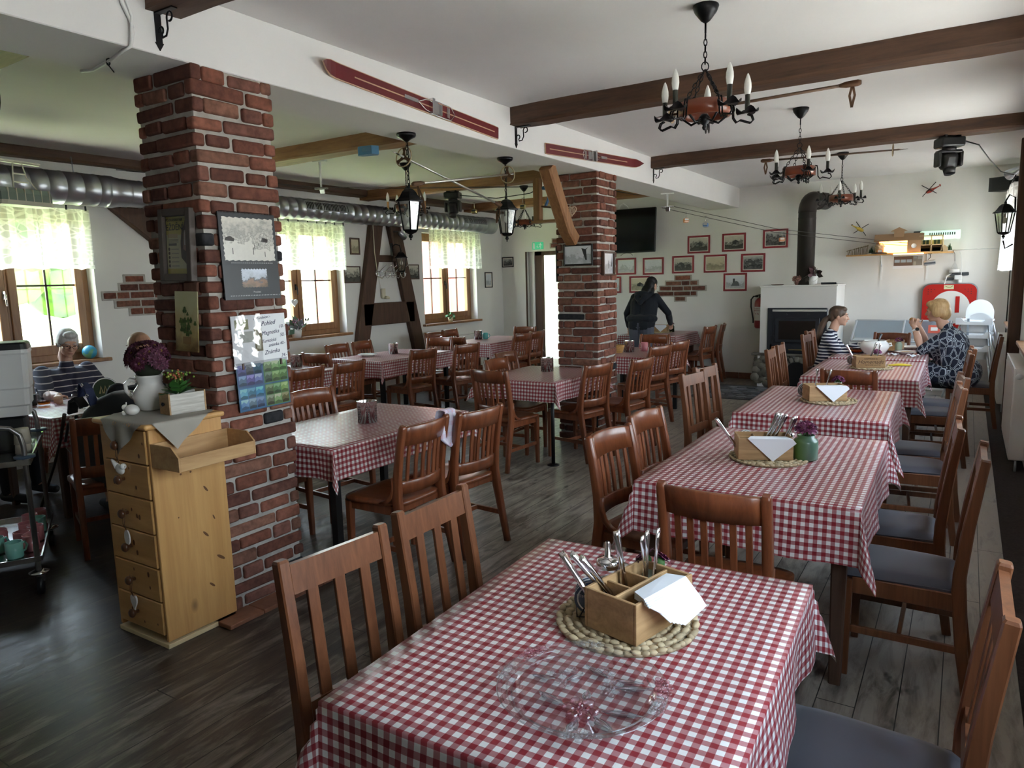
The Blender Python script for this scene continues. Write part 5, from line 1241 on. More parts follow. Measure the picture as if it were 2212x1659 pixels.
heli('yellow model helicopter stuck on the back wall above the shelf', (-1.335, 11.42, 2.237), (rad(70), rad(-30), rad(180)), ('helicopter_yellow', (.60, .42, .06)))
heli('red model helicopter stuck high on the back wall', (-.498, 11.42, 2.70), (rad(65), rad(-25), 0), ('helicopter_red', (.35, .05, .03)))
t = thing('wall_power_sockets', 'cluster of black and white power adapters above the red panel', 'power adapter', (-.13, YB - .03, 1.535))
mb = MB(); mb.box((.03, -.01, .04), (.22, .05, .045), (0, -.05, 0), .008); mb.box((-.08, -.01, -.02), (.10, .04, .04), None, .008); mb.build('adapter', mat('dark_grey_plastic', (.05, .055, .06), .5), t)
mb = MB(); mb.box((.02, -.03, -.0), (.09, .05, .06), None, .008); mb.box((.04, -.03, -.05), (.045, .05, .05), None, .01); mb.build('plug', WPLAS, t)
mb = MB(); mb.tube([(-.06, -.03, .05), (-.11, -.03, .02), (-.135, -.03, -.08), (-.14, -.03, -.22)], .008, 7); mb.tube([(.05, -.05, -.04), (.055, -.05, .12), (.045, -.04, .26), (.02, -.03, .34)], .005, 6); mb.build('cable', WPLAS, t)
t = thing('wall_bottle_lamp', 'white collar lamp with a clear glass cone right of the shelf', 'lamp', (-.16, YB - .06, 1.60)); mb = MB(); mb.lathe([(0, 0), (.06, 0), (.062, .04), (.055, .045), (0, .045)], 20); mb.build('collar', WPLAS, t)
mb = MB(); mb.lathe([(.04, .045), (.032, .09), (.012, .125), (.004, .15)], 16); mb.build('cone', GLASS, t); mb = MB(); mb.tube([(0, 0, .15), (-.005, .02, .25), (-.03, .03, .30)], .003, 5); mb.build('cord', WIRE, t)
o = MB().tube([(-.20, YB - .008, 1.90), (.47, YB - .008, 1.905)], .005, 5).build('wall_hanging_cord', WPLAS); tag(o, 'thin grey cable running along the back wall right of the shelf', 'cable')
o = MB().tube([(.462, YB - .01, 1.90), (.465, YB - .01, .72)], .006, 5).build('wall_hanging_cord', DKMET); tag(o, 'dark cable running down the far right corner', 'cable')
# ---- red panel
t = thing('wall_mounted_red_panel', 'red rounded panel with a white disc leaning above the freezer', 'panel', (-.20, YB - .035, 1.03))
def rrect(w, h, r, n=6): return [(sx * (w / 2 - r) + r * math.cos(a0 + q), sy * (h / 2 - r) + r * math.sin(a0 + q)) for sx, sy, a0 in ((1, 1, 0), (-1, 1, PI / 2), (-1, -1, PI), (1, -1, 1.5 * PI)) for q in lin(n, 0, PI / 2)]
PR = mat('red_enamel', (.48, .025, .02), .22, coat=.3)
mb = MB(); mb.prism(rrect(.66, .86, .11), .02, MH @ Matrix.Translation((0, 0, 0))); mb.build('rim', GALV, t)
mb = MB(); mb.prism(rrect(.63, .83, .10), .014, MH @ Matrix.Translation((0, 0, .02))); mb.build('panel', PR, t)
mb = MB(); mb.prism([(.02 + .225 * math.cos(q), .10 + .225 * math.sin(q)) for q in lin(41, 0, 2 * PI)[:-1]], .006, MH @ Matrix.Translation((0, 0, .034))); mb.build('white_disc', mat('disc_white', (.72, .70, .66), .35), t)
mb = MB(); mb.box((.10, -.042, .14), (.048, .005, .22)); mb.build('red_bar', PR, t)
mb = MB(); mb.box((-.01, -.037, .375), (.115, .006, .058), None, .004); p_ = mb.build('badge', mat('badge_cream', (.75, .70, .45), .4), t)
mb = MB(); mb.tube([(-.05, -.042, .39), (-.02, -.042, .372), (.01, -.042, .372), (.035, -.042, .392)], .004, 5); mb.build('badge_mark', mat('olive_mark', (.30, .30, .04), .5), p_)
mb = MB()
for s in (-1, 1):
    for i, j in ((0, 0), (1, 0), (2, 0), (0, 1), (1, 1), (0, 2)): mb.lathe([(0, 0), (.007, 0)], 8, Matrix.Translation((s * (.25 - .036 * i), -.0345, .345 - .03 * j)) @ Matrix.Rotation(PI / 2, 4, 'X'))
mb.build('vent_holes', mat('dark_red_hole', (.08, .01, .01), .6), t)
# ---- freezer
t = thing('ice_cream_freezer', 'low white ice cream freezer with a curved glass lid along the back wall', 'freezer', (-.74, 11.12, 0))
mb = MB(); mb.bx(-.60, .60, -.30, .32, .06, .70, .02, 2); mb.bx(-.58, .58, -.26, .28, 0, .06); mb.build('cabinet', WPLAS, t)
FRM = mat('freezer_grey_trim', (.45, .48, .51), .35); FGL = glassy('freezer_glass', (.80, .88, .93), .20, .08)
arc = lambda q: (-.30 + .54 * (1 - math.cos(q)) if False else -.30 + .58 * math.sin(q * .95), .70 + .245 * math.sin(q))
mb = MB(); qs = lin(10, 0, PI / 2)
mb.grid(lin(2, -.57, .57), qs, lambda x, q: V((x, *arc(q)))); mb.build('glass_lid', FGL, t)
mb = MB()
for x in (-.58, .03, .58): mb.tube([V((x, *arc(q))) for q in qs], .014, 8)
mb.tube([(-.58, *arc(PI / 2)), (.58, *arc(PI / 2))], .016, 8); mb.tube([(-.58, *arc(0)), (.58, *arc(0))], .012, 8); mb.bx(-.6, .6, .26, .33, .70, .95); mb.build('lid_frame', FRM, t)
mb = MB(); mb.bx(-.55, .55, -.24, .25, .58, .66); mb.build('tubs', mat('ice_cream_tubs', (.62, .66, .70), .5), t)
mb = MB(); mb.color(.60, .12, .08); mb.box((.40, -.09, .86), (.14, .004, .12), (-.55, 0, 0)); mb.color(.75, .75, .72); mb.box((.40, -.094, .862), (.08, .004, .05), (-.55, 0, 0)); mb.build('price_sticker', VCM, t)
# ---- stacked high chairs
HCP = mat('high_chair_plastic', (.80, .82, .83), .35); HCL = mat('high_chair_leg', (.60, .62, .64), .3, .8)
def high_chair(label, loc, rz, back):
    t = thing('high_chair', label, 'high chair', loc, rz, 'stacked white high chairs')
    mb = MB(); pr = lambda k, z: [V((x * k, y * k, z)) for x, y in rrect(.32, .28, .07)]
    mb.loft([pr(.92, .50), pr(1, .52), pr(1.04, .66), pr(1.10, .665), pr(1.10, .64)], True, False); mb.prism([(x * .9, y * .9) for x, y in rrect(.32, .28, .07)], .01, Matrix.Translation((0, 0, .50))); mb.build('seat', HCP, t)
    mb = MB(); mb.prism([(-.155, 0)] + [(.155 * math.cos(PI - q), .10 + .17 * math.sin(q)) for q in lin(15, 0, PI)] + [(.155, 0)], .016, Matrix.Translation((0, .14, .64)) @ MH); mb.build('backrest', HCP, t)
    mb = MB(); mb.prism([(-.20, 0), (-.20, .085), (-.14, .085), (-.10, .04), (.10, .04), (.14, .085), (.20, .085), (.20, 0)][::-1], .02, Matrix.Translation((0, -.15, .60)) @ MH); mb.build('front_bar', HCP, t)
    for sx in (-1, 1):
        for sy in (-1, 1): mb = MB(); mb.tube([(sx * .15, sy * .13, .62), (sx * .28, sy * .28, 0)], .013, 8); mb.build('leg', HCL, t)
    mb = MB(); mb.box((-.06, -.165, .60), (.026, .006, .16)); mb.build('strap', mat('blue_grey_strap', (.30, .36, .42), .7), t)
    return t
for lab, k in (('topmost white high chair of the stack beside the red panel', 2), ('middle white high chair of the stack beside the red panel', 1), ('lowest white high chair of the stack beside the red panel', 0)):
    high_chair(lab, (.13, 10.92, .17 * k), rad(-12), True)

# ---- window sill things
t = thing('globe_ornament', 'small blue globe on the sill behind the man in the striped polo', 'globe', (-7.50, 3.80, SILL))
m_, nt_, b_ = newmat('globe_map'); b_.inputs['Roughness'].default_value = .3; nt_.links.new(ramp(nt_, noise(nt_, coords(nt_), 14, 3), [(.5, (.05, .32, .50)), (.54, (.16, .40, .22))]), b_.inputs['Base Color'])
mb = MB(); mb.ball((0, 0, .068), .068, 24, 16); mb.build('sphere', m_, t)
def potted(label, loc, r, h, potm, cols, n, l, fl=None):
    t = thing('potted_plant', label, 'potted plant', loc); mb = MB(); mb.lathe([(0, 0), (r * .75, 0), (r, h), (r * .92, h), (r * .7, h * .15), (0, h * .15)], 20); mb.build('pot', potm, t)
    rs = random.Random(n); mb = MB(); leafball(mb, (0, 0, h), r * 1.1, n, l, cols, rs, .45); mb.build('foliage', PETAL, t)
    if fl: mb = MB(); leafball(mb, (0, 0, h + .05), r * 1.15, n * 2, .032, fl, rs, .3); mb.build('blossom', PETAL, t)
potted('white pot with pink flowers on the sill right of the near brick pillar', (-7.46, 6.44, SILL), .075, .125, WPLAS, [(.18, .20, .20), (.10, .16, .10)], 26, .12, [(.50, .18, .34), (.62, .30, .46), (.38, .12, .30)])
potted('tiny cream pot with a green plant on the far left window sill', (-7.46, 9.80, SILL), .048, .085, mat('cream_pot', (.72, .64, .42), .4), [(.05, .14, .05), (.08, .22, .08)], 24, .06)
t = thing('hanging_heart_ornament', 'small white heart hanging on the window right of the near pillar', 'ornament', (-7.56, 6.52, 1.43), LH)
mb = MB(); mb.prism(heart(.06), .012, MH); mb.build('heart', WPLAS, t); mb = MB(); mb.tube([(0, -.006, .04), (.005, -.006, .18), (0, -.006, .3)], .0025, 5); mb.build('string', LEATH, t)
t = thing('butterfly_ornament', 'little dark butterfly on the pane above the pink flowers', 'ornament', (-7.63, 6.78, 1.18), LH); mb = MB()
mb.prism([(0, 0), (.03, .035), (.04, .01), (.02, -.02)], .003, MH); mb.prism([(0, 0), (-.02, -.02), (-.04, .01), (-.03, .035)], .003, MH); mb.build('wings', DKMET, t)
t = thing('desk_fan', 'small blue fan standing on the right window sill', 'fan', (.60, 10.15, SILL), 0); mb = MB(); mb.lathe([(0, 0), (.06, 0), (.05, .015), (.012, .03), (.010, .10), (0, .10)], 16); mb.build('base', BLACK, t)
mb = MB(); mb.tube([V((0, .085 * math.cos(q), .17 + .085 * math.sin(q))) for q in lin(20, 0, 2 * PI)[:-1]], .008, 6, closed=True); mb.ball((0, 0, .17), (.02, .03, .03)); mb.build('guard', BLACK, t)
mb = MB()
for i in range(3): a = 2 * PI * i / 3; mb.box((0, .045 * math.cos(a), .17 + .045 * math.sin(a)), (.004, .07, .045), (a, 0, 0))
mb.build('blade', mat('fan_blue', (.10, .25, .40), .3), t)
# ================================================================ near brick pillar: pictures, chest of drawers
def flat(mb, x0, x1, z0, z1, c, y): mb.color(*c); mb.poly([(x0, y, z0), (x1, y, z0), (x1, y, z1), (x0, y, z1)])
def rtx(s, name, m, p, x, y, z, size, al='CENTER', rz=0): return text(s, name, m, p, Matrix.Translation((x, y, z)) @ Matrix.Rotation(PI / 2, 4, 'X') @ Matrix.Rotation(rz, 4, 'Z'), size, .0003, al)
INK = mat('dark_ink', (.03, .03, .05), .6); INKW = mat('white_ink', (.75, .75, .75), .6)
t = thing('framed_poster', 'taupe framed yellow riding poster with a horse on the near brick pillar', 'poster', (-3.235, 2.118, 1.858)); t.rotation_euler = (rad(-2), rad(1.5), 0)
w, h, fw = .255, .345, .036; mb = MB()
for x0, x1, z0, z1 in ((-w / 2, -w / 2 + fw, -h / 2, h / 2), (w / 2 - fw, w / 2, -h / 2, h / 2), (-w / 2 + fw, w / 2 - fw, -h / 2, -h / 2 + fw), (-w / 2 + fw, w / 2 - fw, h / 2 - fw, h / 2)): mb.bx(x0, x1, -.034, 0, z0, z1, .003)
mb.build('picture_frame', GREYF, t)
mb = MB(); y = -.012
flat(mb, -.092, .092, -.137, .137, (.66, .62, .36), y); flat(mb, -.092, .092, .05, .137, (.62, .52, .12), y - .0004); flat(mb, -.092, .092, -.137, -.112, (.60, .50, .08), y - .0004)
mb.color(.10, .045, .025); mb.poly([(.025, y - .001, -.06), (.09, y - .001, -.11), (.09, y - .001, .07), (.070, y - .001, .10), (.062, y - .001, .118), (.052, y - .001, .095), (.034, y - .001, .075), (.022, y - .001, .01)])
mb.color(.45, .25, .16); mb.poly([(.042, y - .0014, -.02), (.066, y - .0014, -.03), (.064, y - .0014, .07), (.050, y - .0014, .06)])
mb.color(.70, .62, .55); mb.poly([(.052, y - .0018, .0), (.060, y - .0018, .0), (.061, y - .0018, .07), (.055, y - .0018, .07)])
flat(mb, -.08, .0, .035, .055, (.60, .44, .22), y - .0008); flat(mb, -.075, -.01, -.002, .010, (.12, .10, .08), y - .0008)
for i in range(5):
    mb.color(.12, .08, .06); mb.lathe([(0, 0), (.008, 0)], 10, Matrix.Translation((-.072, y - .0006, -.018 - .02 * i)) @ Matrix.Rotation(PI / 2, 4, 'X')); flat(mb, -.055, .005, -.022 - .02 * i, -.016 - .02 * i, (.40, .36, .26), y - .0006)
for i in range(3): flat(mb, -.075, .005, .014 + .006 * i, .0165 + .006 * i, (.2, .16, .1), y - .0006)
mb.build('print', VC, t, False)
rtx('POZVÁNKA NA', 'lettering', INK, t, -.025, -.0136, .120, .019); rtx('JEŽDĚNÍ', 'lettering', INK, t, -.025, -.0136, .084, .040)
mb = MB(); mb.bx(-.092, .092, -.0165, -.015, -.137, .137); mb.build('glazing', GLASS, t)
t = thing('tin_picture', 'narrow old tin picture of clover hanging below the riding poster', 'picture', (-3.225, 2.112, 1.49)); t.rotation_euler = (rad(-3), rad(1.5), 0)
m_, nt_, b_ = newmat('old_tin_print'); v_ = coords(nt_); sp_ = N(nt_, 'ShaderNodeSeparateXYZ'); nt_.links.new(v_, sp_.inputs[0])
f_ = mathn(nt_, 'ADD', mathn(nt_, 'MULTIPLY', sp_.outputs[2], 2.6), mathn(nt_, 'MULTIPLY', noise(nt_, v_, 12, 4), .8)); nt_.links.new(ramp(nt_, f_, [(.0, (.16, .10, .04)), (.28, (.42, .32, .12)), (.6, (.52, .50, .28)), (1, (.56, .55, .36))]), b_.inputs['Base Color']); b_.inputs['Roughness'].default_value = .3
mb = MB(); mb.bx(-.092, .092, -.006, 0, -.147, .147, .002); mb.bx(-.092, .092, -.010, -.004, -.147, -.142); mb.build('tin_plate', m_, t)
mb = MB(); rs = random.Random(8)
def clover(cx, cz, r):
    mb.color(*rs.choice([(.08, .14, .03), (.12, .19, .05), (.06, .10, .025)]))
    for k in range(3):
        a = PI / 2 + 2 * PI * k / 3; mb.lathe([(0, 0), (r * .55, 0)], 8, Matrix.Translation((cx + r * .5 * math.cos(a), -.0068 - .0002 * k, cz + r * .5 * math.sin(a))) @ Matrix.Rotation(PI / 2, 4, 'X'))
for i in range(26): clover(rs.gauss(.0, .032), rs.gauss(-.035, .028), rs.uniform(.009, .016))
clover(-.01, .055, .017); flat(mb, -.011, -.009, -.02, .05, (.10, .16, .04), -.0066); flat(mb, -.03, .035, -.11, -.075, (.26, .16, .07), -.0064)
mb.build('clover', VCM, t, False)
mb = MB(); mb.tube([(-.08, -.004, .147), (-.05, .0, .20)], .001, 4); mb.tube([(.08, -.004, .147), (.075, .0, .20)], .001, 4); mb.build('string', LEATH, t)
t = thing('wall_calendar', 'black photo calendar with a snowy village on the near brick pillar', 'calendar', (-3.047, 2.365, 1.80), LH); t.rotation_euler = (rad(-1.5), 0, LH)
mb = MB(); mb.bx(-.166, .166, -.008, -.001, -.212, .212); mb.build('sheet', mat('calendar_black', (.014, .016, .020), .35), t)
mb = MB()
for i in range(40): mb.tube([V((-.155 + .31 * i / 39, -.004 + .006 * math.cos(q), .212 + .006 * math.sin(q))) for q in lin(7, 0, 2 * PI)[:-1]], .0011, 4, closed=True)
mb.build('spiral_binding', BLACK, t)
snow = scenery('snow_village_photo', [(.0, (.60, .58, .53)), (.42, (.66, .64, .58)), (.5, (.30, .29, .26)), (.56, (.60, .58, .52)), (.66, (.35, .34, .31)), (.8, (.52, .50, .45)), (1, (.66, .63, .56))], 9, 41)
mb = MB()
def wavy(x0, x1, z0, z1, y):
    n = 26; P = [(x0 + (x1 - x0) * i / n, z0 + .003 * math.sin(i * 2.1)) for i in range(n)] + [(x1 + .003 * math.sin(i * 2.1), z0 + (z1 - z0) * i / n) for i in range(n)] + [(x1 - (x1 - x0) * i / n, z1 + .003 * math.sin(i * 2.1)) for i in range(n)] + [(x0 + .003 * math.sin(i * 2.1), z1 - (z1 - z0) * i / n) for i in range(n)]
    mb.poly([(x, y, z) for x, z in P], [((x - x0) / (x1 - x0) * 1.3, (z - z0) / (z1 - z0)) for x, z in P])
wavy(-.148, .150, -.020, .188, -.0088); mb.mi = 1; wavy(-.062, .090, -.152, -.062, -.0088)
mb.mi = 2; y = -.0094
for x, z, s in ((-.10, .01, .03), (.02, .01, .035), (.03, .04, .02), (.09, .0, .025), (.055, .055, .012)): flat(mb, x - .002, x + .002, z, z + s, (.06, .055, .05), y)
mb.color(.08, .075, .07); mb.poly([(-.14, y, .075), (-.09, y, .072), (-.085, y, .085), (-.11, y, .098), (-.14, y, .088)]); mb.poly([(.07, y, .075), (.11, y, .07), (.115, y, .088), (.08, y, .095)])
mb.build('photo', [snow, scenery('autumn_field_photo', [(.0, (.14, .085, .045)), (.3, (.26, .14, .08)), (.48, (.10, .09, .09)), (.56, (.42, .46, .54)), (1, (.62, .68, .78))], 5, 17), VCM], t, False)
rtx('Prosinec', 'lettering', INKW, t, .022, -.0085, -.176, .013)
mb = MB()
for i in range(31): flat(mb, -.135 + .29 * i / 30, -.131 + .29 * i / 30, -.195, -.190, (.6, .6, .6), -.0086)
for i in range(22): flat(mb, -.115 + .25 * i / 22, -.107 + .25 * i / 22, -.0335, -.0305, (.5, .5, .5), -.0086)
mb.build('date_row', VCM, t, False)
t = thing('price_sheet', 'white handwritten souvenir price sheet in a clear sleeve on the near brick pillar', 'sign', (-3.040, 2.385, 1.385), LH); t.rotation_euler = (rad(-1), rad(-.5), LH)
mb = MB(); mb.bx(-.165, .165, -.003, 0, -.125, .125); mb.build('sheet', PAPER, t)
HAND = mat('blue_black_pen', (.012, .018, .07), .6)
for s_, x, z, sz, al in (('Pohlednice :-', .02, .108, .020, 'CENTER'), ('Pohled', .055, .078, .032, 'CENTER'), ('10.-', .140, .056, .024, 'CENTER'), ('Magnetka', .065, .030, .029, 'CENTER'), ('50.-', .142, .012, .024, 'CENTER'), ('Turistická', .052, -.012, .023, 'CENTER'), ('známka 40.-', .100, -.034, .022, 'CENTER'), ('Známka', .066, -.070, .030, 'CENTER'), ('34.-', .140, -.095, .024, 'CENTER')):
    o = rtx(s_, 'handwriting', HAND, t, x, -.0036, z, sz, al, rad(4)); o.data.shear = .35
mb = MB()
for x0, x1, z0, z1, c in ((-.145, -.065, .055, .105, (.28, .30, .16)), (-.12, -.04, -.01, .045, (.45, .47, .42)), (-.035, .012, -.06, .055, (.20, .17, .10))): flat(mb, x0, x1, z0, z1, c, -.0038)
mb.color(.6, .58, .45); mb.poly([(-.025, -.0042, -.045), (0, -.0042, -.05), (.004, -.0042, .0), (-.012, -.0042, .03)]); mb.build('samples', VCM, t, False)
mb = MB(); mb.grid(lin(18, -.172, .006), lin(14, -.135, .13), lambda x, z: V((x, -.007 - .0025 * math.sin(x * 60 + z * 33) * math.sin(z * 47), z))); mb.build('clear_sleeve', glassy('plastic_sleeve', (.95, .95, .96), .22, .08), t)
mb = MB(); mb.tube([(-.115, -.004, .125), (-.115, .0, .20)], .0012, 4); mb.tube([(.115, -.004, .125), (.095, .0, .20)], .0012, 4); mb.build('string', LEATH, t)
mb = MB(); mb.bx(-.125, -.115, -.010, .0, -.142, -.112); mb.bx(.110, .120, -.010, 0, -.142, -.112); mb.build('peg', BRNF, t)
t = thing('hanging_postcard_sheet', 'sleeve of four blue and green landscape postcards below the price sheet', 'postcards', (-3.037, 2.385, 1.155), LH); t.rotation_euler = (rad(-1), rad(-1), LH)
mb = MB(); mb.bx(-.158, .158, -.003, 0, -.124, .120); mb.build('backing', mat('sleeve_backing', (.10, .22, .36), .5), t)
mb = MB(); rs = random.Random(11)
for cx, cz, base, fr in ((-.079, .058, (.06, .10, .26), (.10, .14, .36)), (.079, .058, (.10, .22, .06), (.16, .36, .12)), (-.079, -.062, (.05, .20, .40), (.08, .26, .52)), (.079, -.062, (.14, .26, .06), (.18, .38, .14))):
    flat(mb, cx - .075, cx + .075, cz - .056, cz + .056, fr, -.0036)
    for i in range(3):
        for j in range(2):
            k = rs.uniform(.5, 2.2); c = tuple(min(.7, b * k + rs.uniform(.0, .14)) for b in base); x0 = cx - .070 + i * .048; z0 = cz - .052 + j * .054
            flat(mb, x0, x0 + .044, z0, z0 + .05, c, -.0042)
            mb.color(*(min(.8, q * 1.7 + .10) for q in c)); mb.poly([(x0, -.0046, z0 + .028), (x0 + .014, -.0046, z0 + .04), (x0 + .03, -.0046, z0 + .03), (x0 + .044, -.0046, z0 + .042), (x0 + .044, -.0046, z0 + .05), (x0, -.0046, z0 + .05)])
            mb.color(*(q * .4 for q in c)); mb.poly([(x0, -.0046, z0), (x0 + .044, -.0046, z0), (x0 + .044, -.0046, z0 + .012), (x0 + .02, -.0046, z0 + .018), (x0, -.0046, z0 + .010)])
mb.build('postcards', VC, t, False)
mb = MB(); mb.bx(-.160, .160, -.0075, -.0065, -.126, .122); mb.build('clear_sleeve', glassy('postcard_sleeve', (.95, .96, .97), .16, .06), t)

# ---- chest of drawers: x -3.43..-3.03, front at y 1.745
t = thing('chest_of_drawers', 'tall honey pine chest of six drawers in front of the near brick pillar', 'chest of drawers', (-3.23, 1.93, 0)); HT = 1.06
mb = MB(); mb.bx(-.20, -.182, -.185, .185, .03, HT - .026, .003); mb.bx(.182, .20, -.185, .185, .03, HT - .026, .003); mb.bx(-.182, .182, .17, .185, .03, HT - .026); mb.bx(-.182, .182, -.15, .17, .03, .05); mb.build('body', PINE, t)
mb = MB(); mb.bx(-.183, .183, -.175, -.165, .05, HT - .03); mb.build('drawer_gap', mat('dark_gap', (.03, .016, .008), .9), t)
mb = MB(); mb.box((0, -.008, HT - .013), (.445, .405, .026), None, .011, 3); mb.build('top', PINEX, t)
mb = MB(); mb.bx(-.205, .205, -.19, .18, 0, .022, .002); mb.build('plinth_strip', mat('pale_pine_strip', (.72, .58, .34), .5), t)
hh = (HT - .026 - .06) / 6
KNOB = mat('brown_knob_wood', (.10, .040, .018), .3, coat=.3)
for i in range(6):
    z1 = HT - .032 - i * hh; z0 = z1 - hh + .006
    mb = MB(); mb.bx(-.179, .179, -.192, -.17, z0, z1, .004); dw = mb.build('drawer', PINEX, t)
    mb = MB(); mb.lathe([(0, 0), (.009, 0), (.008, .012), (.014, .018), (.021, .027), (.0215, .034), (.015, .041), (0, .043)], 18, Matrix.Translation((-.02, -.192, (z0 + z1) / 2)) @ Matrix.Rotation(PI / 2, 4, 'X')); mb.build('knob', KNOB, dw)
    mb = MB()
    for k in range(3): mb.lathe([(0, 0), (random.uniform(.004, .009), 0)], 9, Matrix.Translation((random.uniform(-.15, .16), -.1925, random.uniform(z0 + .02, z1 - .02))) @ Matrix.Rotation(PI / 2, 4, 'X') @ Matrix.Diagonal((1, 1.6, 1, 1)))
    mb.build('knot', mat('dark_knot', (.14, .055, .018), .5), dw)
mb = MB()
for y, z, s, a in ((-.05, .80, .012, 0), (.0, .80, .012, 0), (.07, .70, .022, .6), (.05, .48, .024, .7), (.10, .55, .016, .4), (.12, .34, .03, .9), (.06, .22, .022, .8), (-.08, .60, .008, 0), (-.03, .90, .008, 0)): mb.lathe([(0, 0), (s * .45, 0)], 9, Matrix.Translation((.2005, y, z)) @ Matrix.Rotation(PI / 2, 4, 'Y') @ Matrix.Rotation(a, 4, 'Z') @ Matrix.Diagonal((2.0 if a else 1, .55 if a else 1, 1, 1)))
mb.build('knot', mat('side_knot', (.16, .07, .028), .5), t)
kz = lambda i: HT - .032 - i * hh - (hh - .006) / 2
def ornament(name, label, i, build):
    t = thing(name, label, 'ornament', (-3.25, 1.735, kz(i)), 0, 'ornaments on the drawer knobs'); mb = MB()
    mb.tube([(-.012, -.012, .022), (-.006, -.022, -.05), (0, -.012, -.085)], .0016, 4); mb.tube([(.012, -.012, .022), (.006, -.022, -.05), (0, -.012, -.085)], .0016, 4); mb.build('cord', LEATH, t); build(t); return t
def bird(t):
    mb = MB(); mb.ball((0, -.012, -.115), (.034, .013, .024), 14, 9, (0, .2, 0)); mb.ball((.030, -.012, -.098), .0145, 10, 7); mb.tube([(-.02, -.012, -.105), (-.052, -.012, -.085), (-.062, -.012, -.076)], [.014, .008, .006], 8); mb.cyl((.042, -.012, -.098), (.056, -.012, -.096), .004, .0008, 6); mb.build('bird', CERAM, t)
ornament('hanging_bird_ornament', 'white ceramic bird hanging from the top drawer knob', 0, bird)
def plaque(t):
    mb = MB(); mb.prism([(.022 * math.cos(q), -.118 + .036 * math.sin(q)) for q in lin(17, 0, 2 * PI)[:-1]], .006, MH @ Matrix.Translation((0, 0, .008))); mb.build('plaque', CERAM, t)
ornament('hanging_plaque_ornament', 'small white oval plaque hanging from the third drawer knob', 2, plaque)
def hrt(t):
    mb = MB(); mb.prism([(x * .8, y * 1.35 - .110) for x, y in heart(.034)], .007, MH @ Matrix.Translation((0, 0, .008))); mb.build('heart', CERAM, t)
ornament('hanging_heart_ornament', 'white heart hanging from the fifth drawer knob', 4, hrt)
# cloth with two corners hanging over
LINEN = mat('grey_linen', (.36, .335, .29), .9)
t = thing('linen_napkin', 'grey linen napkin under the jug with two corners hanging over the chest', 'napkin', (-3.23, 1.93, HT))
mb = MB()
def lin_fn(u, v):
    a = rad(38); x = .03 + u * math.cos(a) - v * math.sin(a); y = -.035 + u * math.sin(a) + v * math.cos(a); z = .003 + .0015 * math.sin(u * 40) * math.sin(v * 31)
    ex, ey = max(0, x - .226), max(0, -y - .206)
    if ex > 0: x = .226 + .006 + .02 * ex + .006 * math.sin(y * 50) * min(1, ex * 20); z -= ex
    if ey > 0: y = -.206 - .006 - .02 * ey - .006 * math.sin(x * 50) * min(1, ey * 20); z -= ey
    y = min(y, .18)
    return V((max(-.215, x), y, z))
mb.grid(lin(34, -.235, .235), lin(34, -.235, .235), lin_fn); mb.build('cloth', LINEN, t)
t = thing('jug', 'round white ceramic jug with a handle on the pine chest', 'jug', (-3.375, 1.98, HT + .004), 0)
mb = MB(); mb.lathe([(0, .0), (.052, .0), (.058, .006), (.078, .04), (.084, .068), (.076, .098), (.058, .122), (.054, .136), (.060, .160), (.064, .172), (.058, .172), (.050, .140), (.054, .12), (.07, .09), (.07, .05), (0, .012)], 30); mb.build('body', CERAM, t)
mb = MB(); d_ = V((-.80, -.60, 0)); mb.tube([d_ * .060 + V((0, 0, .142)), d_ * .092 + V((0, 0, .150)), d_ * .118 + V((0, 0, .128)), d_ * .116 + V((0, 0, .095)), d_ * .092 + V((0, 0, .065)), d_ * .076 + V((0, 0, .055))], [.011, .011, .010, .010, .011, .012], 10); mb.build('handle', CERAM, t)
t = thing('chrysanthemum_bouquet', 'big bouquet of dark purple chrysanthemums in the white jug', 'flowers', (-3.375, 1.98, HT + .17))
rs = random.Random(31); DP = [(.055, .008, .022), (.085, .012, .036), (.15, .045, .085), (.07, .010, .030)]
mb = MB()
for i in range(46):
    th = rs.uniform(0, 2 * PI); k = math.sqrt(rs.uniform(0, 1)); el = k * rad(100); d = V((math.sin(el) * math.cos(th), math.sin(el) * math.sin(th) * .8, math.cos(el)))
    c = V((d.x * .115, d.y * .098, .075 + d.z * .088)); chrys(mb, c, d, rs.uniform(.030, .038), rs, DP, (.20, .12, .02), 3, 13)
mb.build('flower_head', PETAL, t)
mb = MB()
for i in range(16): a = rs.uniform(0, 2 * PI); mb.tube([(.02 * math.cos(a), .02 * math.sin(a), -.08), (.05 * math.cos(a), .05 * math.sin(a), .07)], .003, 5)
mb.ball((0, 0, .06), (.085, .075, .07), 12, 8); mb.build('stem', mat('dark_stem', (.025, .03, .015), .8), t)
t = thing('hen_ornament', 'small white ceramic hen in front of the jug', 'ornament', (-3.30, 1.835, HT + .004), .4)
mb = MB(); mb.ball((0, 0, .026), (.036, .028, .026), 18, 12); mb.ball((-.036, 0, .038), .014, 12, 8); mb.ball((-.038, -.005, .012), .012, 10, 7); mb.cyl((-.03, .002, .05), (-.028, .002, .062), .004, .002, 6); mb.build('hen', CERAM, t)
t = thing('planter_box', 'whitewashed wooden planter box on the pine chest', 'planter', (-3.155, 2.005, HT + .004), rad(84))
mb = MB(); mb.bx(-.085, .085, -.046, -.038, 0, .095, .001); mb.bx(-.085, .085, .038, .046, 0, .095, .001); mb.bx(-.085, .085, -.046, .046, 0, .006); mb.build('side_board', GREYW, t)
mb = MB(); mb.bx(-.091, -.083, -.047, .047, 0, .10, .001); mb.bx(.083, .091, -.047, .047, 0, .10, .001); mb.build('end_board', BOXW, t)
mb = MB(); mb.bx(-.083, .083, -.038, .038, .07, .078); mb.build('soil', mat('soil', (.02, .014, .01), .95), t)
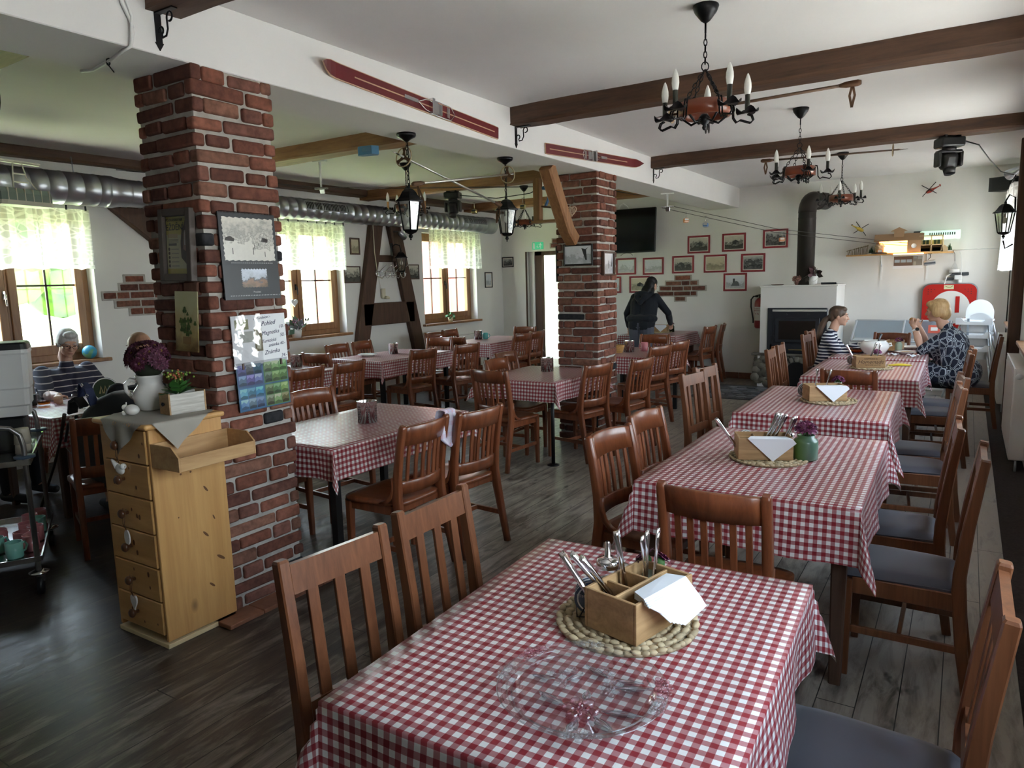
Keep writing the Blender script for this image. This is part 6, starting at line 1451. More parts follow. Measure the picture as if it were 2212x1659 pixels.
mb = MB(); mb.lathe([(0, 0), (.006, 0), (.010, .008), (0, .014)], 10, Matrix.Translation((-.092, 0, .05)) @ Matrix.Rotation(-PI / 2, 4, 'Y')); mb.build('knob', IRON, t)
t = thing('kalanchoe_plant', 'green kalanchoe with tiny buds in the whitewashed box', 'plant', (-3.160, 1.985, HT + .078)); rs = random.Random(4); mb = MB()
for i in range(26):
    a = rs.uniform(0, 2 * PI); L = rs.uniform(.06, .085); el = rs.uniform(.1, 1.0); d = V((math.cos(a) * math.cos(el), math.sin(a) * math.cos(el), math.sin(el))); w_ = V((-math.sin(a), math.cos(a), 0)) * L * .30
    p = V((0, 0, .012)) + d * .012; mb.color(*rs.choice([(.035, .13, .025), (.05, .17, .03), (.025, .09, .02)])); e = p + d * L; n_ = V((0, 0, .008))
    mb.poly([p, p + d * L * .45 + w_ + n_, e - d * L * .12 + w_ * .6, e, e - d * L * .12 - w_ * .6, p + d * L * .45 - w_ + n_])
mb.build('leaf', PETAL, t)
mb = MB()
for i in range(70): c = V((rs.gauss(0, .026), rs.gauss(0, .026), .105 + rs.gauss(0, .008))); mb.color(*rs.choice([(.22, .34, .05), (.40, .42, .08), (.42, .12, .06), (.14, .26, .04)])); mb.ball(c, .0055, 6, 4)
for i in range(8): mb.color(.08, .18, .03); mb.tube([(0, 0, .02), (rs.gauss(0, .02), rs.gauss(0, .02), .10)], .002, 4)
mb.build('bud', PETAL, t)
# tray fixed on the side
t = thing('wall_mounted_wooden_tray', 'open pine letter tray fixed to the side of the pine chest', 'tray', (-3.028, 1.945, .865))
TW = wood('tray_wood', (.36, .19, .075), (.56, .35, .16), (9, 1.2, 14), .5)
mb = MB(); mb.bx(0, .20, -.19, .19, 0, .010); mb.build('base', TW, t)
mb = MB(); mb.bx(0, .010, -.19, .19, .0, .105, .001); mb.build('back_board', TW, t)
mb = MB(); mb.bx(.195, .205, -.19, .19, 0, .062, .001); mb.build('front_board', TW, t)
MS = lambda y: Matrix(((1, 0, 0, 0), (0, 0, 1, y), (0, 1, 0, 0), (0, 0, 0, 1)))
for y in (-.198, .190): mb = MB(); mb.prism([(0, 0), (.205, 0), (.205, .062), (.155, .105), (0, .105)], .008, MS(y)); mb.build('end_board', TW, t)
mb = MB(); mb.grid(lin(2, .012, .193), lin(2, -.188, .188), lambda x, y: V((x, y, .0108)), False); mb.build('lining', GING, t)
# ================================================================ things on the tables
TZ = .758
def mat_mesh():
    mb = MB(); rs = random.Random(5)
    for k in range(8):
        r = .018 + .0225 * k; n = max(6, int(2 * PI * r / .021))
        for i in range(n):
            a = 2 * PI * i / n + k; c = rs.uniform(.8, 1.15); mb.color(.46 * c, .36 * c, .22 * c)
            mb.ball((r * math.cos(a), r * math.sin(a), .007 + .002 * math.sin(i * 2.3)), (.0155, .0095, .0065), 7, 5, (rs.uniform(-.2, .2), .25 * (1 if i % 2 else -1), a + PI / 2 + (.45 if i % 2 else -.45)))
    mb.color(.30, .23, .14); mb.lathe([(0, 0), (.182, 0), (.182, .006), (0, .006)], 40)
    return mb.build('placemat', VCM)
MATP = []
def placemat(label, x, y):
    if not MATP: o = mat_mesh(); MATP.append(o)
    else: o = MATP[0].copy(); COL.objects.link(o)
    o.location = (x, y, TZ); o.rotation_euler = (0, 0, random.uniform(0, 3)); return tag(o, label, 'placemat', 'round woven placemats')
CRT = {}
def crate(label, x, y, rz, z=TZ + .014):
    t = thing('cutlery_crate', label, 'crate', (x, y, z), rad(rz), 'wooden cutlery crates')
    if not CRT:
        def part(n, *b):
            mb = MB()
            for q in b: mb.bx(*q, .0015)
            CRT[n] = mb.build(n, BOXW, t)
        part('front_board', (-.125, .125, -.080, -.071, 0, .105)); part('back_board', (-.125, .125, .071, .080, 0, .105))
        part('end_board', (-.125, -.116, -.071, .071, 0, .105)); part('end_board_far', (.116, .125, -.071, .071, 0, .105))
        part('divider', (-.116, .116, -.010, -.002, .004, .100)); part('cross_divider', (-.043, -.036, -.002, .071, .004, .098), (.036, .043, -.002, .071, .004, .098)); part('base', (-.116, .116, -.071, .071, 0, .006))
        CRT['end_board_far'].name = 'end_board'
    else:
        for n, o in CRT.items(): c = o.copy(); COL.objects.link(c); c.parent = t
    return t
def at_(x, y, rz, lx, ly): a = rad(rz); return (x + lx * math.cos(a) - ly * math.sin(a), y + lx * math.sin(a) + ly * math.cos(a))
NAP = mat('white_napkin', (.80, .83, .88), .75)
def napkins(label, x, y, rz, kind, n=5):
    t = thing('napkin_stack', label, 'napkins', (x, y, TZ + .014), rad(rz))
    for i in range(n):
        o = .0035 * i; mb = MB()
        if kind == 0:   # triangle hanging over the front edge
            tri = [(-.085 + o, .106), (.118, .106 + .0), (.135, .086), (.03 + o, -.002 + o)]
            mb.poly([(px, -.082 - .012 + .0022 * i - (.004 if pz < .05 else 0), pz) for px, pz in tri]); mb.poly([(-.085 + o, -.094 + .0022 * i, .106), (-.06, -.02, .102 - .002 * i), (.10, -.02, .102 - .002 * i), (.118, -.094 + .0022 * i, .106)])
        else:           # folded stack lying over the front corner
            P = [(-.100, -.086, .114), (.085, -.084, .112), (.100, -.122, .060), (-.055 + o * 3, -.130, .052)]
            mb.poly([(px, py - o, pz - .0042 * i) for px, py, pz in P]); mb.poly([(-.105, -.088 - o, .116 - .0042 * i), (-.07, -.035, .107 - .004 * i), (.080, -.03, .106 - .004 * i), (.085, -.084 - o, .112 - .0042 * i)])
        ob = mb.build('napkin', NAP, t, False)
        m = ob.modifiers.new('thickness', 'SOLIDIFY'); m.thickness = .0022; m.offset = 0
    return t
CUT = {}
def cutlery(kind, label, x, y, z, lean, rz, group):
    """a knife, fork or spoon standing in a crate with its end upward"""
    if kind not in CUT:
        mb = MB()
        if kind == 'knife':
            mb.loft([[V((w * s, d * q, z_)) for s, q in ((-1, -1), (1, -1), (1, 1), (-1, 1))] for z_, w, d in ((0, .006, .0012), (.06, .0085, .0014), (.10, .0075, .002), (.115, .0065, .0035), (.20, .0095, .0042), (.212, .0075, .003))], True)
        else:
            mb.loft([[V((w * s, d * q, z_)) for s, q in ((-1, -1), (1, -1), (1, 1), (-1, 1))] for z_, w, d in ((0, .010, .0014), (.04, .012, .0016), (.065, .004, .0022), (.13, .0042, .002), (.18, .0095, .0016), (.196, .006, .0014))], True)
        o = mb.build(kind, CHROME); CUT[kind] = o
    else: o = CUT[kind].copy(); COL.objects.link(o)
    o.location = (x, y, z); o.rotation_euler = (lean[0], lean[1], rz); return tag(o, label, kind, group)
def coasters(label, x, y, rz, n, c1, words=None):
    t = thing('coaster_stack', label, 'coasters', (x, y, TZ + .014), rad(rz))
    HOLD = IRON
    mb = MB()
    for s in (-1, 1): mb.tube([(s * .035, -.045, .0), (s * .018, -.04, .03), (0, -.045, .068), (-s * .0, -.04, .07)], .0018, 5)
    mb.tube([(-.04, -.045, .003), (-.045, .03, .003), (.045, .03, .003), (.04, -.045, .003), (-.04, -.045, .003)], .0018, 5); mb.build('wire_holder', HOLD, t)
    for i in range(n):
        mb = MB(); mb.lathe([(0, 0), (.0465, 0), (.047, .0016), (0, .0016)], 30, Matrix.Translation((0, -.036 + .0085 * i, .050)) @ Matrix.Rotation(PI / 2 + .10, 4, 'X'))
        mb.build('coaster', c1 if i % 2 == 0 or n < 4 else WPLAS, t)
    mb = MB(); mb.lathe([(.036, .0), (.040, .0)], 30, Matrix.Translation((0, -.0385, .050)) @ Matrix.Rotation(PI / 2 + .10, 4, 'X')); mb.build('printed_ring', INKW, t)
    if words: text(words, 'lettering', INKW, t, Matrix.Translation((0, -.0392, .058)) @ Matrix.Rotation(PI / 2 + .10, 4, 'X'), .0135, .0003)
    return t
GRV = None
def vase(label, flabel, x, y, z, r, h, m, fl=3, R=.030, seed=1, fh=.03):
    t = thing('vase', label, 'vase', (x, y, z), 0, 'small vases with chrysanthemums')
    mb = MB(); mb.lathe([(0, 0), (r * .95, 0), (r, .006), (r, h * .72), (r * .92, h * .82), (r * .70, h * .90), (r * .72, h), (r * .64, h), (r * .62, h * .88), (r * .85, h * .75), (r * .9, .01), (0, .01)], 28); mb.build('jar', m, t)
    f = thing('chrysanthemums', flabel, 'flowers', (x, y, z + h)); rs = random.Random(seed); mb = MB()
    for i in range(fl):
        a = 2 * PI * i / fl + rs.uniform(0, 1); k = 0 if fl == 1 else .7; d = V((k * math.cos(a), k * math.sin(a), .8)).normalized(); chrys(mb, V((R * .62 * math.cos(a) * (fl > 1), R * .62 * math.sin(a) * (fl > 1), fh)), d, R, rs, PUR, rows=4, n=18)
    mb.build('flower_head', PETAL, f)
    mb = MB()
    for i in range(fl): a = 2 * PI * i / fl; mb.tube([(0, 0, -h * .8), (R * .5 * math.cos(a), R * .5 * math.sin(a), fh - .004)], .0025, 5); mb.ball((R * .5 * math.cos(a), R * .5 * math.sin(a), fh - .006), R * .42, 8, 5)
    mb.build('stem', mat('green_stem', (.05, .12, .03), .7), f)
m_, nt_, b_ = newmat('green_frosted_jar'); sp_ = N(nt_, 'ShaderNodeSeparateXYZ'); nt_.links.new(coords(nt_), sp_.inputs[0]); b_.inputs['Roughness'].default_value = .38; b_.inputs['Coat Weight'].default_value = .3
nt_.links.new(ramp(nt_, mathn(nt_, 'ADD', .5, mathn(nt_, 'MULTIPLY', sp_.outputs[0], 9)), [(.2, (.10, .20, .045)), (.7, (.075, .15, .10))]), b_.inputs['Base Color']); GRV = m_
PALEV = mat('pale_green_jar', (.34, .42, .32), .35, coat=.3)
DKG = glassy('dark_green_glass', (.20, .36, .22), .12)
CGREEN = mat('grey_green_coaster', (.13, .19, .18), .5); CBLUE = mat('blue_grey_coaster', (.07, .10, .16), .45); CDARK = mat('dark_coaster', (.035, .045, .05), .5)

# -- nearest table
X1, Y1, R1 = -.672, 1.640, 77
placemat('round woven placemat under the nearest crate', -.705, 1.635); crate('open wooden crate with napkins on the nearest table', X1, Y1, R1)
napkins('white napkins folded over the side of the nearest crate', X1, Y1, R1, 1, 5)
GC = 'cutlery in the nearest crate'
for k, lab, lx, ly, lean, rz in (('knife', 'dark backed knife leaning out at the left end of the nearest crate', -.095, .030, (-.62, -.20), 77), ('knife', 'bright broad knife leaning left in the nearest crate', -.012, .030, (-.50, -.42), 100), ('knife', 'second knife close behind the bright broad one', -.02, .045, (-.55, -.36), 95), ('knife', 'upright bright knife beside the sugar dispenser', .015, .045, (-.12, -.10), 60),
    ('fork', 'leftmost upright handle in the end bunch of the nearest crate', .072, .03, (.03, -.12), 77), ('fork', 'tall middle handle in the end bunch of the nearest crate', .082, .035, (.0, .02), 70), ('spoon', 'front handle in the end bunch of the nearest crate', .085, .018, (.08, .03), 85), ('spoon', 'rightmost handle leaning out of the nearest crate', .098, .03, (.0, .18), 77)):
    px, py = at_(X1, Y1, R1, lx, ly); cutlery(k, lab, px, py, TZ + .024, lean, rad(rz), GC)
coasters('stack of printed blue-grey coasters in a wire holder behind the nearest crate', *at_(X1, Y1, R1, -.045, .118), 25, 6, CBLUE, 'Pilsner Urquell')
px, py = at_(X1, Y1, R1, .03, .125)
t = thing('sugar_dispenser', 'glass sugar dispenser with a steel spout behind the nearest crate', 'sugar dispenser', (px, py, TZ + .014))
mb = MB(); mb.lathe([(0, 0), (.032, 0), (.034, .01), (.034, .085), (.028, .098), (.028, .105)], 24); mb.build('jar', GLASS, t)
mb = MB(); mb.lathe([(0, .002), (.030, .002), (.030, .06), (0, .062)], 20); mb.build('sugar', mat('sugar', (.80, .74, .70), .9), t)
mb = MB(); mb.lathe([(.031, .098), (.032, .112), (.028, .120), (.012, .124), (.009, .127), (.008, .165), (.006, .17)], 20); mb.build('spout_lid', CHROME, t)
px, py = at_(X1, Y1, R1, .082, .115)
t = thing('salt_shaker', 'small glass shaker with a dull steel cap behind the nearest crate', 'salt shaker', (px, py, TZ + .014)); mb = MB(); mb.lathe([(0, 0), (.022, 0), (.024, .06), (.021, .07)], 18); mb.build('jar', GLASS, t); mb = MB(); mb.lathe([(.022, .068), (.023, .084), (.018, .09), (0, .09)], 18); mb.build('cap', STEEL, t)
vase('pale green vase almost hidden behind the nearest crate', 'two dark purple chrysanthemums behind the nearest crate', *at_(X1, Y1, R1, .135, .05), TZ + .014, .032, .085, PALEV, 2, .038, 6, .022)
# glass platter
t = thing('glass_platter', 'large round clear glass platter with raised flowers on the nearest table', 'platter', (-.648, 1.262, TZ))
mb = MB(); mb.lathe([(0, .003), (.130, .003), (.142, .006), (.150, .016), (.162, .026), (.178, .031), (.182, .034), (.178, .035), (.160, .030), (.148, .020), (.140, .010), (.128, .007), (0, .007)], 56); mb.build('dish', GLASS, t)
mb = MB()
for r, z in ((.150, .021), (.160, .029), (.181, .035)): mb.tube([V((r * math.cos(q), r * math.sin(q), z)) for q in lin(61, 0, 2 * PI)[:-1]], .0016, 5, closed=True)
mb.build('rim_line', GLASS, t)
rs = random.Random(12)
def gflower(mb, c, r, n=5):
    for i in range(n): a = 2 * PI * i / n + .3; mb.ball(V(c) + V((r * .62 * math.cos(a), r * .62 * math.sin(a), 0)), (r * .42, r * .36, r * .22), 10, 6, (0, 0, a))
    mb.ball(V(c) + V((0, 0, r * .15)), r * .22, 8, 6)
for a0, m_r in ((2.75, PINKG), (.45, PINKG), (3.35, GLASS), (-1.15, GLASS), (1.95, GLASS), (.05, GLASS)):
    mb = MB()
    for k in range(3): a = a0 + .13 * (k - 1); gflower(mb, (.172 * math.cos(a), .172 * math.sin(a), .036), .017 if k != 1 else .022)
    mb.build('rim_flower', m_r, t)
mb = MB(); gflower(mb, (.02, -.045, .010), .040, 6); mb.build('centre_flower', PINKG, t)
for lst in (((-.06, .02), .022), ((-.075, .06), .015), ((-.065, .085), .013), ((-.10, .045), .013), ((.045, .045), .023), ((.035, .075), .020), ((.020, .105), .017), ((.0, .12), .013), ((.075, .07), .014)):
    mb = MB(); gflower(mb, (lst[0][0], lst[0][1], .009), lst[1]); mb.build('raised_flower', GLASS, t)
def gleaf(c, a, L, w):
    mb = MB(); d = V((math.cos(a), math.sin(a), 0)); n = V((-d.y, d.x, 0)); c = V(c)
    mb.loft([[c + d * L * s - n * w * k, c + d * L * s + V((0, 0, .003)), c + d * L * s + n * w * k] for s, k in ((0, .05), (.25, .8), (.5, 1), (.75, .7), (1, .03))], True); mb.build('frosted_leaf', FROST, t)
for c, a, L, w in (((.055, -.055, .009), -.5, .065, .014), ((-.015, -.05, .009), 2.9, .075, .014), ((.03, -.08, .009), -1.5, .05, .012), ((.06, -.03, .009), .3, .085, .012), ((.015, -.012, .009), 1.9, .04, .010), ((-.055, .035, .009), 1.2, .05, .010), ((-.08, .03, .009), 3.4, .055, .010), ((.05, .06, .009), .5, .085, .012), ((.02, .09, .009), 2.8, .07, .010), ((.04, .09, .009), .3, .06, .010)): gleaf(c, a, L, w)
# -- second table
X2, Y2, R2 = -.795, 3.50, 22
placemat('round woven placemat under the crate with the large green vase', -.775, 3.525); crate('wooden crate with a hanging napkin triangle beside the large green vase', X2, Y2, R2)
napkins('white napkin triangle on the crate beside the large green vase', X2, Y2, R2, 0, 4)
GC = 'cutlery in the crate beside the green vase'
for k, lab, lx, ly, lean in (('knife', 'slim knife pointing out at the far left of the second crate', -.10, .03, (.05, -.62)), ('knife', 'left of three bright knives in the second crate', -.005, .03, (.0, .36)), ('knife', 'middle of three bright knives in the second crate', .010, .035, (.0, .38)), ('knife', 'right of three bright knives in the second crate', .022, .03, (.05, .42)), ('fork', 'left of two dull handles in the second crate', .075, .03, (.0, .38)), ('spoon', 'right of two dull handles in the second crate', .088, .04, (.05, .36))):
    px, py = at_(X2, Y2, R2, lx, ly); cutlery(k, lab, px, py, TZ + .024, lean, rad(R2), GC)
coasters('row of grey-green coasters on edge behind the second crate', *at_(X2, Y2, R2, -.055, .135), 40, 9, CGREEN)
vase('large frosted green jar vase on the second table', 'light purple chrysanthemums in the large green jar vase', *at_(X2, Y2, R2, .195, -.005), TZ + .006, .056, .118, GRV, 5, .042, 9, .035)
px, py = at_(X2, Y2, R2, .14, .09); t = thing('salt_shaker', 'shiny glass shaker between the second crate and the green vase', 'salt shaker', (px, py, TZ + .006)); mb = MB(); mb.lathe([(0, 0), (.022, 0), (.026, .04), (.020, .085)], 18); mb.build('jar', GLASS, t); mb = MB(); mb.ball((0, 0, .095), (.024, .024, .018), 14, 8); mb.build('cap', CHROME, t)
# -- third table
X3, Y3, R3 = -.800, 5.30, 27
placemat('round woven placemat under the third crate', -.775, 5.32); crate('wooden crate with a hanging napkin triangle on the third table', X3, Y3, R3)
napkins('white napkin triangle on the third crate', X3, Y3, R3, 0, 4)
for k, lab, lx, ly, lean in (('spoon', 'spoon handle standing left in the third crate', -.06, .03, (0, .1)), ('fork', 'fork handle standing in the middle of the third crate', .0, .03, (0, .28))):
    px, py = at_(X3, Y3, R3, lx, ly); cutlery(k, lab, px, py, TZ + .035, lean, rad(R3), 'cutlery in the third crate')
coasters('dark coaster stack behind the left end of the third crate', *at_(X3, Y3, R3, -.09, .13), 45, 8, CDARK)
vase('pale green vase behind the right end of the third crate', 'round purple chrysanthemum cluster over the third crate', *at_(X3, Y3, R3, .125, .10), TZ + .006, .036, .115, PALEV, 5, .032, 14, .02)
# -- fourth table
X4, Y4, R4 = -.735, 7.30, 20
placemat('round woven placemat under the carved lettering crate', -.71, 7.32); t = crate('wooden crate with carved lettering facing us on the fourth table', X4, Y4, R4)
CARV = mat('burnt_lettering', (.045, .025, .015), .8)
text('HAPPINESS IS', 'carved_lettering', CARV, t, Matrix.Translation((0, -.0803, .082)) @ Matrix.Rotation(PI / 2, 4, 'X'), .019, .0004)
o = text('Homemade', 'carved_lettering', CARV, t, Matrix.Translation((0, -.0803, .052)) @ Matrix.Rotation(PI / 2, 4, 'X'), .046, .0004); o.data.shear = .3
text('WITH LOVE & BUTTER', 'carved_lettering', CARV, t, Matrix.Translation((.02, -.0803, .024)) @ Matrix.Rotation(PI / 2, 4, 'X'), .013, .0004)
for k, lab, lx, ly, lean in (('knife', 'bright broad knife in the carved lettering crate', .0, .03, (0, .34)), ('spoon', 'dull handle right in the carved lettering crate', .07, .03, (0, .16)), ('knife', 'slim knife leaning left in the carved lettering crate', -.09, .03, (0, -.5))):
    px, py = at_(X4, Y4, R4, lx, ly); cutlery(k, lab, px, py, TZ + .035, lean, rad(R4), 'cutlery in the lettering crate')
coasters('dark coaster stack left behind the carved lettering crate', *at_(X4, Y4, R4, -.10, .14), 40, 8, CDARK)
vase('pale green vase hidden behind the carved lettering crate', 'dark purple chrysanthemums over the carved lettering crate', *at_(X4, Y4, R4, .10, .12), TZ + .006, .034, .115, PALEV, 5, .032, 20, .02)
t = thing('snack_packet', 'flat yellow packet lying on the fourth table', 'packet', (-.50, 7.60, TZ + .003), .3); mb = MB(); mb.grid(lin(9, -.10, .10), lin(5, -.045, .045), lambda u, v: V((u, v + .01 * math.sin(u * 18), .004 + .014 * max(0, 1 - (u / .1) ** 2) * max(0, 1 - (v / .045) ** 2)))); mb.bx(-.10, .10, -.04, .04, 0, .004); mb.build('wrapper', mat('yellow_wrapper', (.62, .46, .03), .3), t)
# -- fifth table
t = thing('soup_tureen', 'big white soup tureen between the girl and the older woman', 'tureen', (-.80, 8.46, TZ + .002))
mb = MB(); mb.lathe([(0, 0), (.075, 0), (.08, .015), (.115, .04), (.142, .085), (.140, .115), (.118, .145), (.108, .152), (.112, .158), (.104, .158), (.10, .148), (.13, .11), (.13, .085), (0, .02)], 36); mb.build('bowl', CERAM, t)
mb = MB()
for s in (-1, 1): mb.tube([(s * .125, 0, .125), (s * .158, 0, .13), (s * .165, 0, .108), (s * .138, 0, .10)], .010, 8)
mb.build('handle', CERAM, t)
t = thing('ladle', 'dark ladle handle standing in the white tureen', 'ladle', (-.77, 8.48, TZ + .08)); mb = MB(); mb.tube([(-.01, 0, -.02), (.0, 0, .06), (.03, 0, .15)], [.012, .010, .014], 8); mb.build('handle', mat('dark_steel', (.12, .12, .13), .3, .8), t)
t = thing('glass_bowl', 'amber glass bowl in front of the girl', 'bowl', (-1.0, 8.62, TZ + .002)); mb = MB(); mb.lathe([(0, .002), (.045, .002), (.075, .02), (.088, .055), (.086, .057), (.072, .024), (.04, .008), (0, .008)], 28); mb.build('bowl', AMBERG, t); mb = MB(); mb.lathe([(0, .010), (.06, .016), (.074, .03), (0, .034)], 24); mb.build('soup', mat('orange_soup', (.48, .19, .06), .3), t)
crate('small wooden crate end on behind the tureen', -.66, 8.98, 80)
vase('pale green vase behind the tureen', 'purple chrysanthemums behind the tureen', -.60, 8.86, TZ + .006, .036, .11, PALEV, 5, .034, 25, .02)
def plate(label, x, y, r, food=None, z=TZ + .002):
    t = thing('dinner_plate', label, 'plate', (x, y, z)); mb = MB(); mb.lathe([(0, 0), (r * .55, 0), (r * .62, .006), (r * .72, .016), (r, .026), (r, .029), (r * .7, .021), (r * .6, .010), (0, .008)], 36); mb.build('dish', CERAM, t)
    if food: mb = MB(); mb.lathe([(0, .012), (r * .6, .012), (r * .45, .02), (0, .024)], 20); mb.build('food', food, t)
plate('white plate with leftovers in front of the older woman', -.52, 8.70, .12, mat('leftover_food', (.40, .22, .08), .6)); plate('white plate farther back beside the older woman', -.52, 9.25, .12)
t = thing('paper_napkin', 'crumpled white paper napkin beside the tureen', 'napkin', (-.62, 8.50, TZ + .003)); mb = MB(); mb.grid(lin(8, -.05, .05), lin(8, -.05, .05), lambda u, v: V((u, v, .012 + .012 * math.sin(u * 90) * math.cos(v * 70)))); mb.build('paper', NAP, t)
t = thing('paper_napkin', 'crumpled white paper napkin by the elbow of the older woman', 'napkin', (-.44, 8.40, TZ + .003)); mb = MB(); mb.grid(lin(8, -.06, .06), lin(8, -.04, .04), lambda u, v: V((u, v, .014 + .014 * math.sin(u * 70 + 1) * math.cos(v * 80)))); mb.build('paper', NAP, t)
# -- left bay tables
def canister(label, x, y, r=.062, h=.135, z=TZ):
    t = thing('cutlery_canister', label, 'canister', (x, y, z), random.uniform(0, 3), 'perforated steel canisters')
    mb = MB(); mb.lathe([(0, .003), (r, .003), (r, h), (r + .0015, h + .001), (r - .002, h + .001), (r - .003, h - .002), (r - .003, .006), (0, .006)], 40); mb.build('drum', STEEL, t)
    mb = MB()
    for s in range(6):
        for i in range(6):
            for k in range(3):
                a = s * PI / 3 + k * .17; mb.lathe([(0, 0), (.0032, 0)], 7, Matrix.Rotation(a, 4, 'Z') @ Matrix.Translation((r + .0004, 0, .028 + .016 * i)) @ Matrix.Rotation(PI / 2, 4, 'Y'))
    mb.build('perforation', BLACK, t, False)
    return t
canister('large perforated steel canister on the glossy table right of the near pillar', -3.255, 3.345, .064, .140)
canister('perforated steel canister beside the white soup plate', -6.15, 6.85); canister('perforated steel canister beside the turquoise mug', -6.33, 9.0)
canister('perforated steel canister in front of the second brick pillar', -3.43, 6.03); canister('perforated steel canister beside the bread basket', -3.40, 7.98); canister('perforated steel canister just visible past the near pillar edge', -6.25, 5.36)
def mug(label, x, y, m, z=TZ, rz=0.0, r=.041, h=.095, rot=None, group=None):
    t = thing('mug', label, 'mug', (x, y, z), rz, group)
    if rot: t.rotation_euler = rot
    mb = MB(); mb.lathe([(0, 0), (r * .92, 0), (r, .006), (r, h), (r * .93, h), (r * .91, .01), (0, .008)], 26); mb.build('cup', m, t)
    mb = MB(); mb.tube([(r * .97, 0, h * .78), (r * 1.45, 0, h * .80), (r * 1.72, 0, h * .55), (r * 1.45, 0, h * .27), (r * .97, 0, h * .22)], .0062, 8); mb.build('handle', m, t); return t
TURQ = mat('turquoise_glaze', (.12, .46, .46), .2, coat=.3); PINK = mat('pink_glaze', (.56, .20, .22), .22, coat=.3); MINT = mat('mint_glaze', (.20, .50, .42), .2, coat=.3)
mug('turquoise mug on the far left corner table', -6.28, 9.12, TURQ, rz=.6); mug('pink mug on the table behind the second pillar', -3.27, 8.14, PINK, rz=2.9, r=.045, h=.105)
plate('white soup plate on the table by the left wall', -6.26, 6.50, .125, None, TZ)
t = thing('bread_basket', 'small round wicker basket behind the second brick pillar', 'basket', (-3.49, 7.85, TZ)); mb = MB()
for k in range(7): r = .050 + .004 * k; mb.tube([V(((r + .003 * (i % 2)) * math.cos(2 * PI * i / 24), (r + .003 * (i % 2)) * math.sin(2 * PI * i / 24), .007 + .013 * k)) for i in range(24)], .0075, 5, closed=True)
mb.build('wicker', wood('wicker_cane', (.38, .19, .05), (.60, .36, .13), (40, 40, 40), .6), t)
placemat('round woven placemat under the crate at the woman in black', -4.13, 10.98)
crate('wooden crate under the hand of the woman in black', -4.15, 11.0, 6); napkins('white napkin triangle on the crate of the woman in black', -4.15, 11.0, 6, 0, 3)
cutlery('fork', 'fork handle standing in the crate of the woman in black', -4.07, 11.03, TZ + .035, (0, .2), 0, 'cutlery far table')
vase('dark green glass vase beside the crate of the woman in black', 'purple chrysanthemum in the dark green glass vase', -3.96, 11.02, TZ + .006, .040, .115, DKG, 3, .03, 33, .02)
# -- towel
t = thing('checked_towel', 'pale lilac checked towel hanging over a chair back near the canister', 'towel', (-2.545, 3.24, .885), rad(-3))
m_, nt_, b_ = newmat('lilac_check'); tc_ = N(nt_, 'ShaderNodeTexCoord'); sp_ = N(nt_, 'ShaderNodeSeparateXYZ'); nt_.links.new(tc_.outputs['UV'], sp_.inputs[0])
st_ = mathn(nt_, 'ADD', mathn(nt_, 'LESS_THAN', mathn(nt_, 'FRACT', mathn(nt_, 'MULTIPLY', sp_.outputs[0], 5)), .4), mathn(nt_, 'LESS_THAN', mathn(nt_, 'FRACT', mathn(nt_, 'MULTIPLY', sp_.outputs[1], 8)), .4))
nt_.links.new(ramp(nt_, mathn(nt_, 'MULTIPLY', st_, .5), [(0, (.74, .72, .80)), (.5, (.66, .60, .74)), (1, (.70, .50, .58))]), b_.inputs['Base Color']); b_.inputs['Roughness'].default_value = .9
def tow(u, v):
    # u across the cloth, v from the tip in front over the rail to the rear
    s = (v - .42) * .52; wd = .05 + .05 * min(1, abs(s) / .2); wd *= 1 if v > .12 else v / .12
    y = (u - .5) * 2 * wd + (.04 * (v - .4)); f = .010 * math.sin(u * 9 + v * 3)
    if s < -.02: return V((.026 + f + .01 * (-s), y + .03, .02 + s))
    if s > .02: return V((-.028 + f, y, .02 - s))
    a = (s + .02) / .04 * PI; return V((.027 * math.cos(a) + f, y + .03 * (.02 - s) / .04, .018 + .012 * math.sin(a)))
mb = MB(); mb.grid(lin(12, 0, 1), lin(40, .01, .82), tow); o = mb.build('cloth', m_, t); md = o.modifiers.new('thickness', 'SOLIDIFY'); md.thickness = .003
# ================================================================ serving trolley and the men's table
TR = rad(151.7)
t = thing('serving_trolley', 'steel serving trolley with two shelves at the left edge', 'trolley', (-4.25, 1.69, 0), TR)
TST = mat('dull_trolley_steel', (.30, .29, .28), .35, .9)
for x in (0, .86):
    mb = MB(); mb.tube([(x, -.06, .13), (x, -.06, .84), (x, -.05, .90), (x, -.01, .94), (x, .08, .955), (x, .38, .955), (x, .45, .93), (x, .48, .88), (x, .48, .13)], .0135, 10); mb.build('end_frame', TST, t)
    for y in (-.06, .48):
        mb = MB(); mb.lathe([(0, .125), (.048, .125), (.05, .135), (.02, .145), (0, .145)], 18, Matrix.Translation((x, y, 0))); mb.box((x + .012, y, .10), (.03, .045, .06), None, .006); cs = mb.build('caster', STEEL, t)
        mb = MB(); mb.cyl((x + .02, y - .015, .055), (x + .02, y + .015, .055), .055, .055, 22); mb.build('wheel', BLACK, cs)
for z in (.74, .20):
    mb = MB(); mb.bx(-.02, .88, -.085, .51, z - .004, z); mb.bx(-.02, .88, -.085, -.078, z, z + .025); mb.bx(-.02, .88, .503, .51, z, z + .025); mb.bx(-.02, -.013, -.085, .51, z, z + .025); mb.bx(.873, .88, -.085, .51, z, z + .025); mb.build('shelf', STEEL, t)
mb = MB()
for x in (0, .86): mb.lathe([(0, 0), (.05, 0), (.05, .012), (0, .012)], 18, Matrix.Translation((x, -.06, .775)))
mb.build('bumper', mat('blue_bumper', (.06, .10, .16), .5), t)
L_ = lambda x, y, z=0: (-4.25 + x * math.cos(TR) - y * math.sin(TR), 1.69 + x * math.sin(TR) + y * math.cos(TR), z)
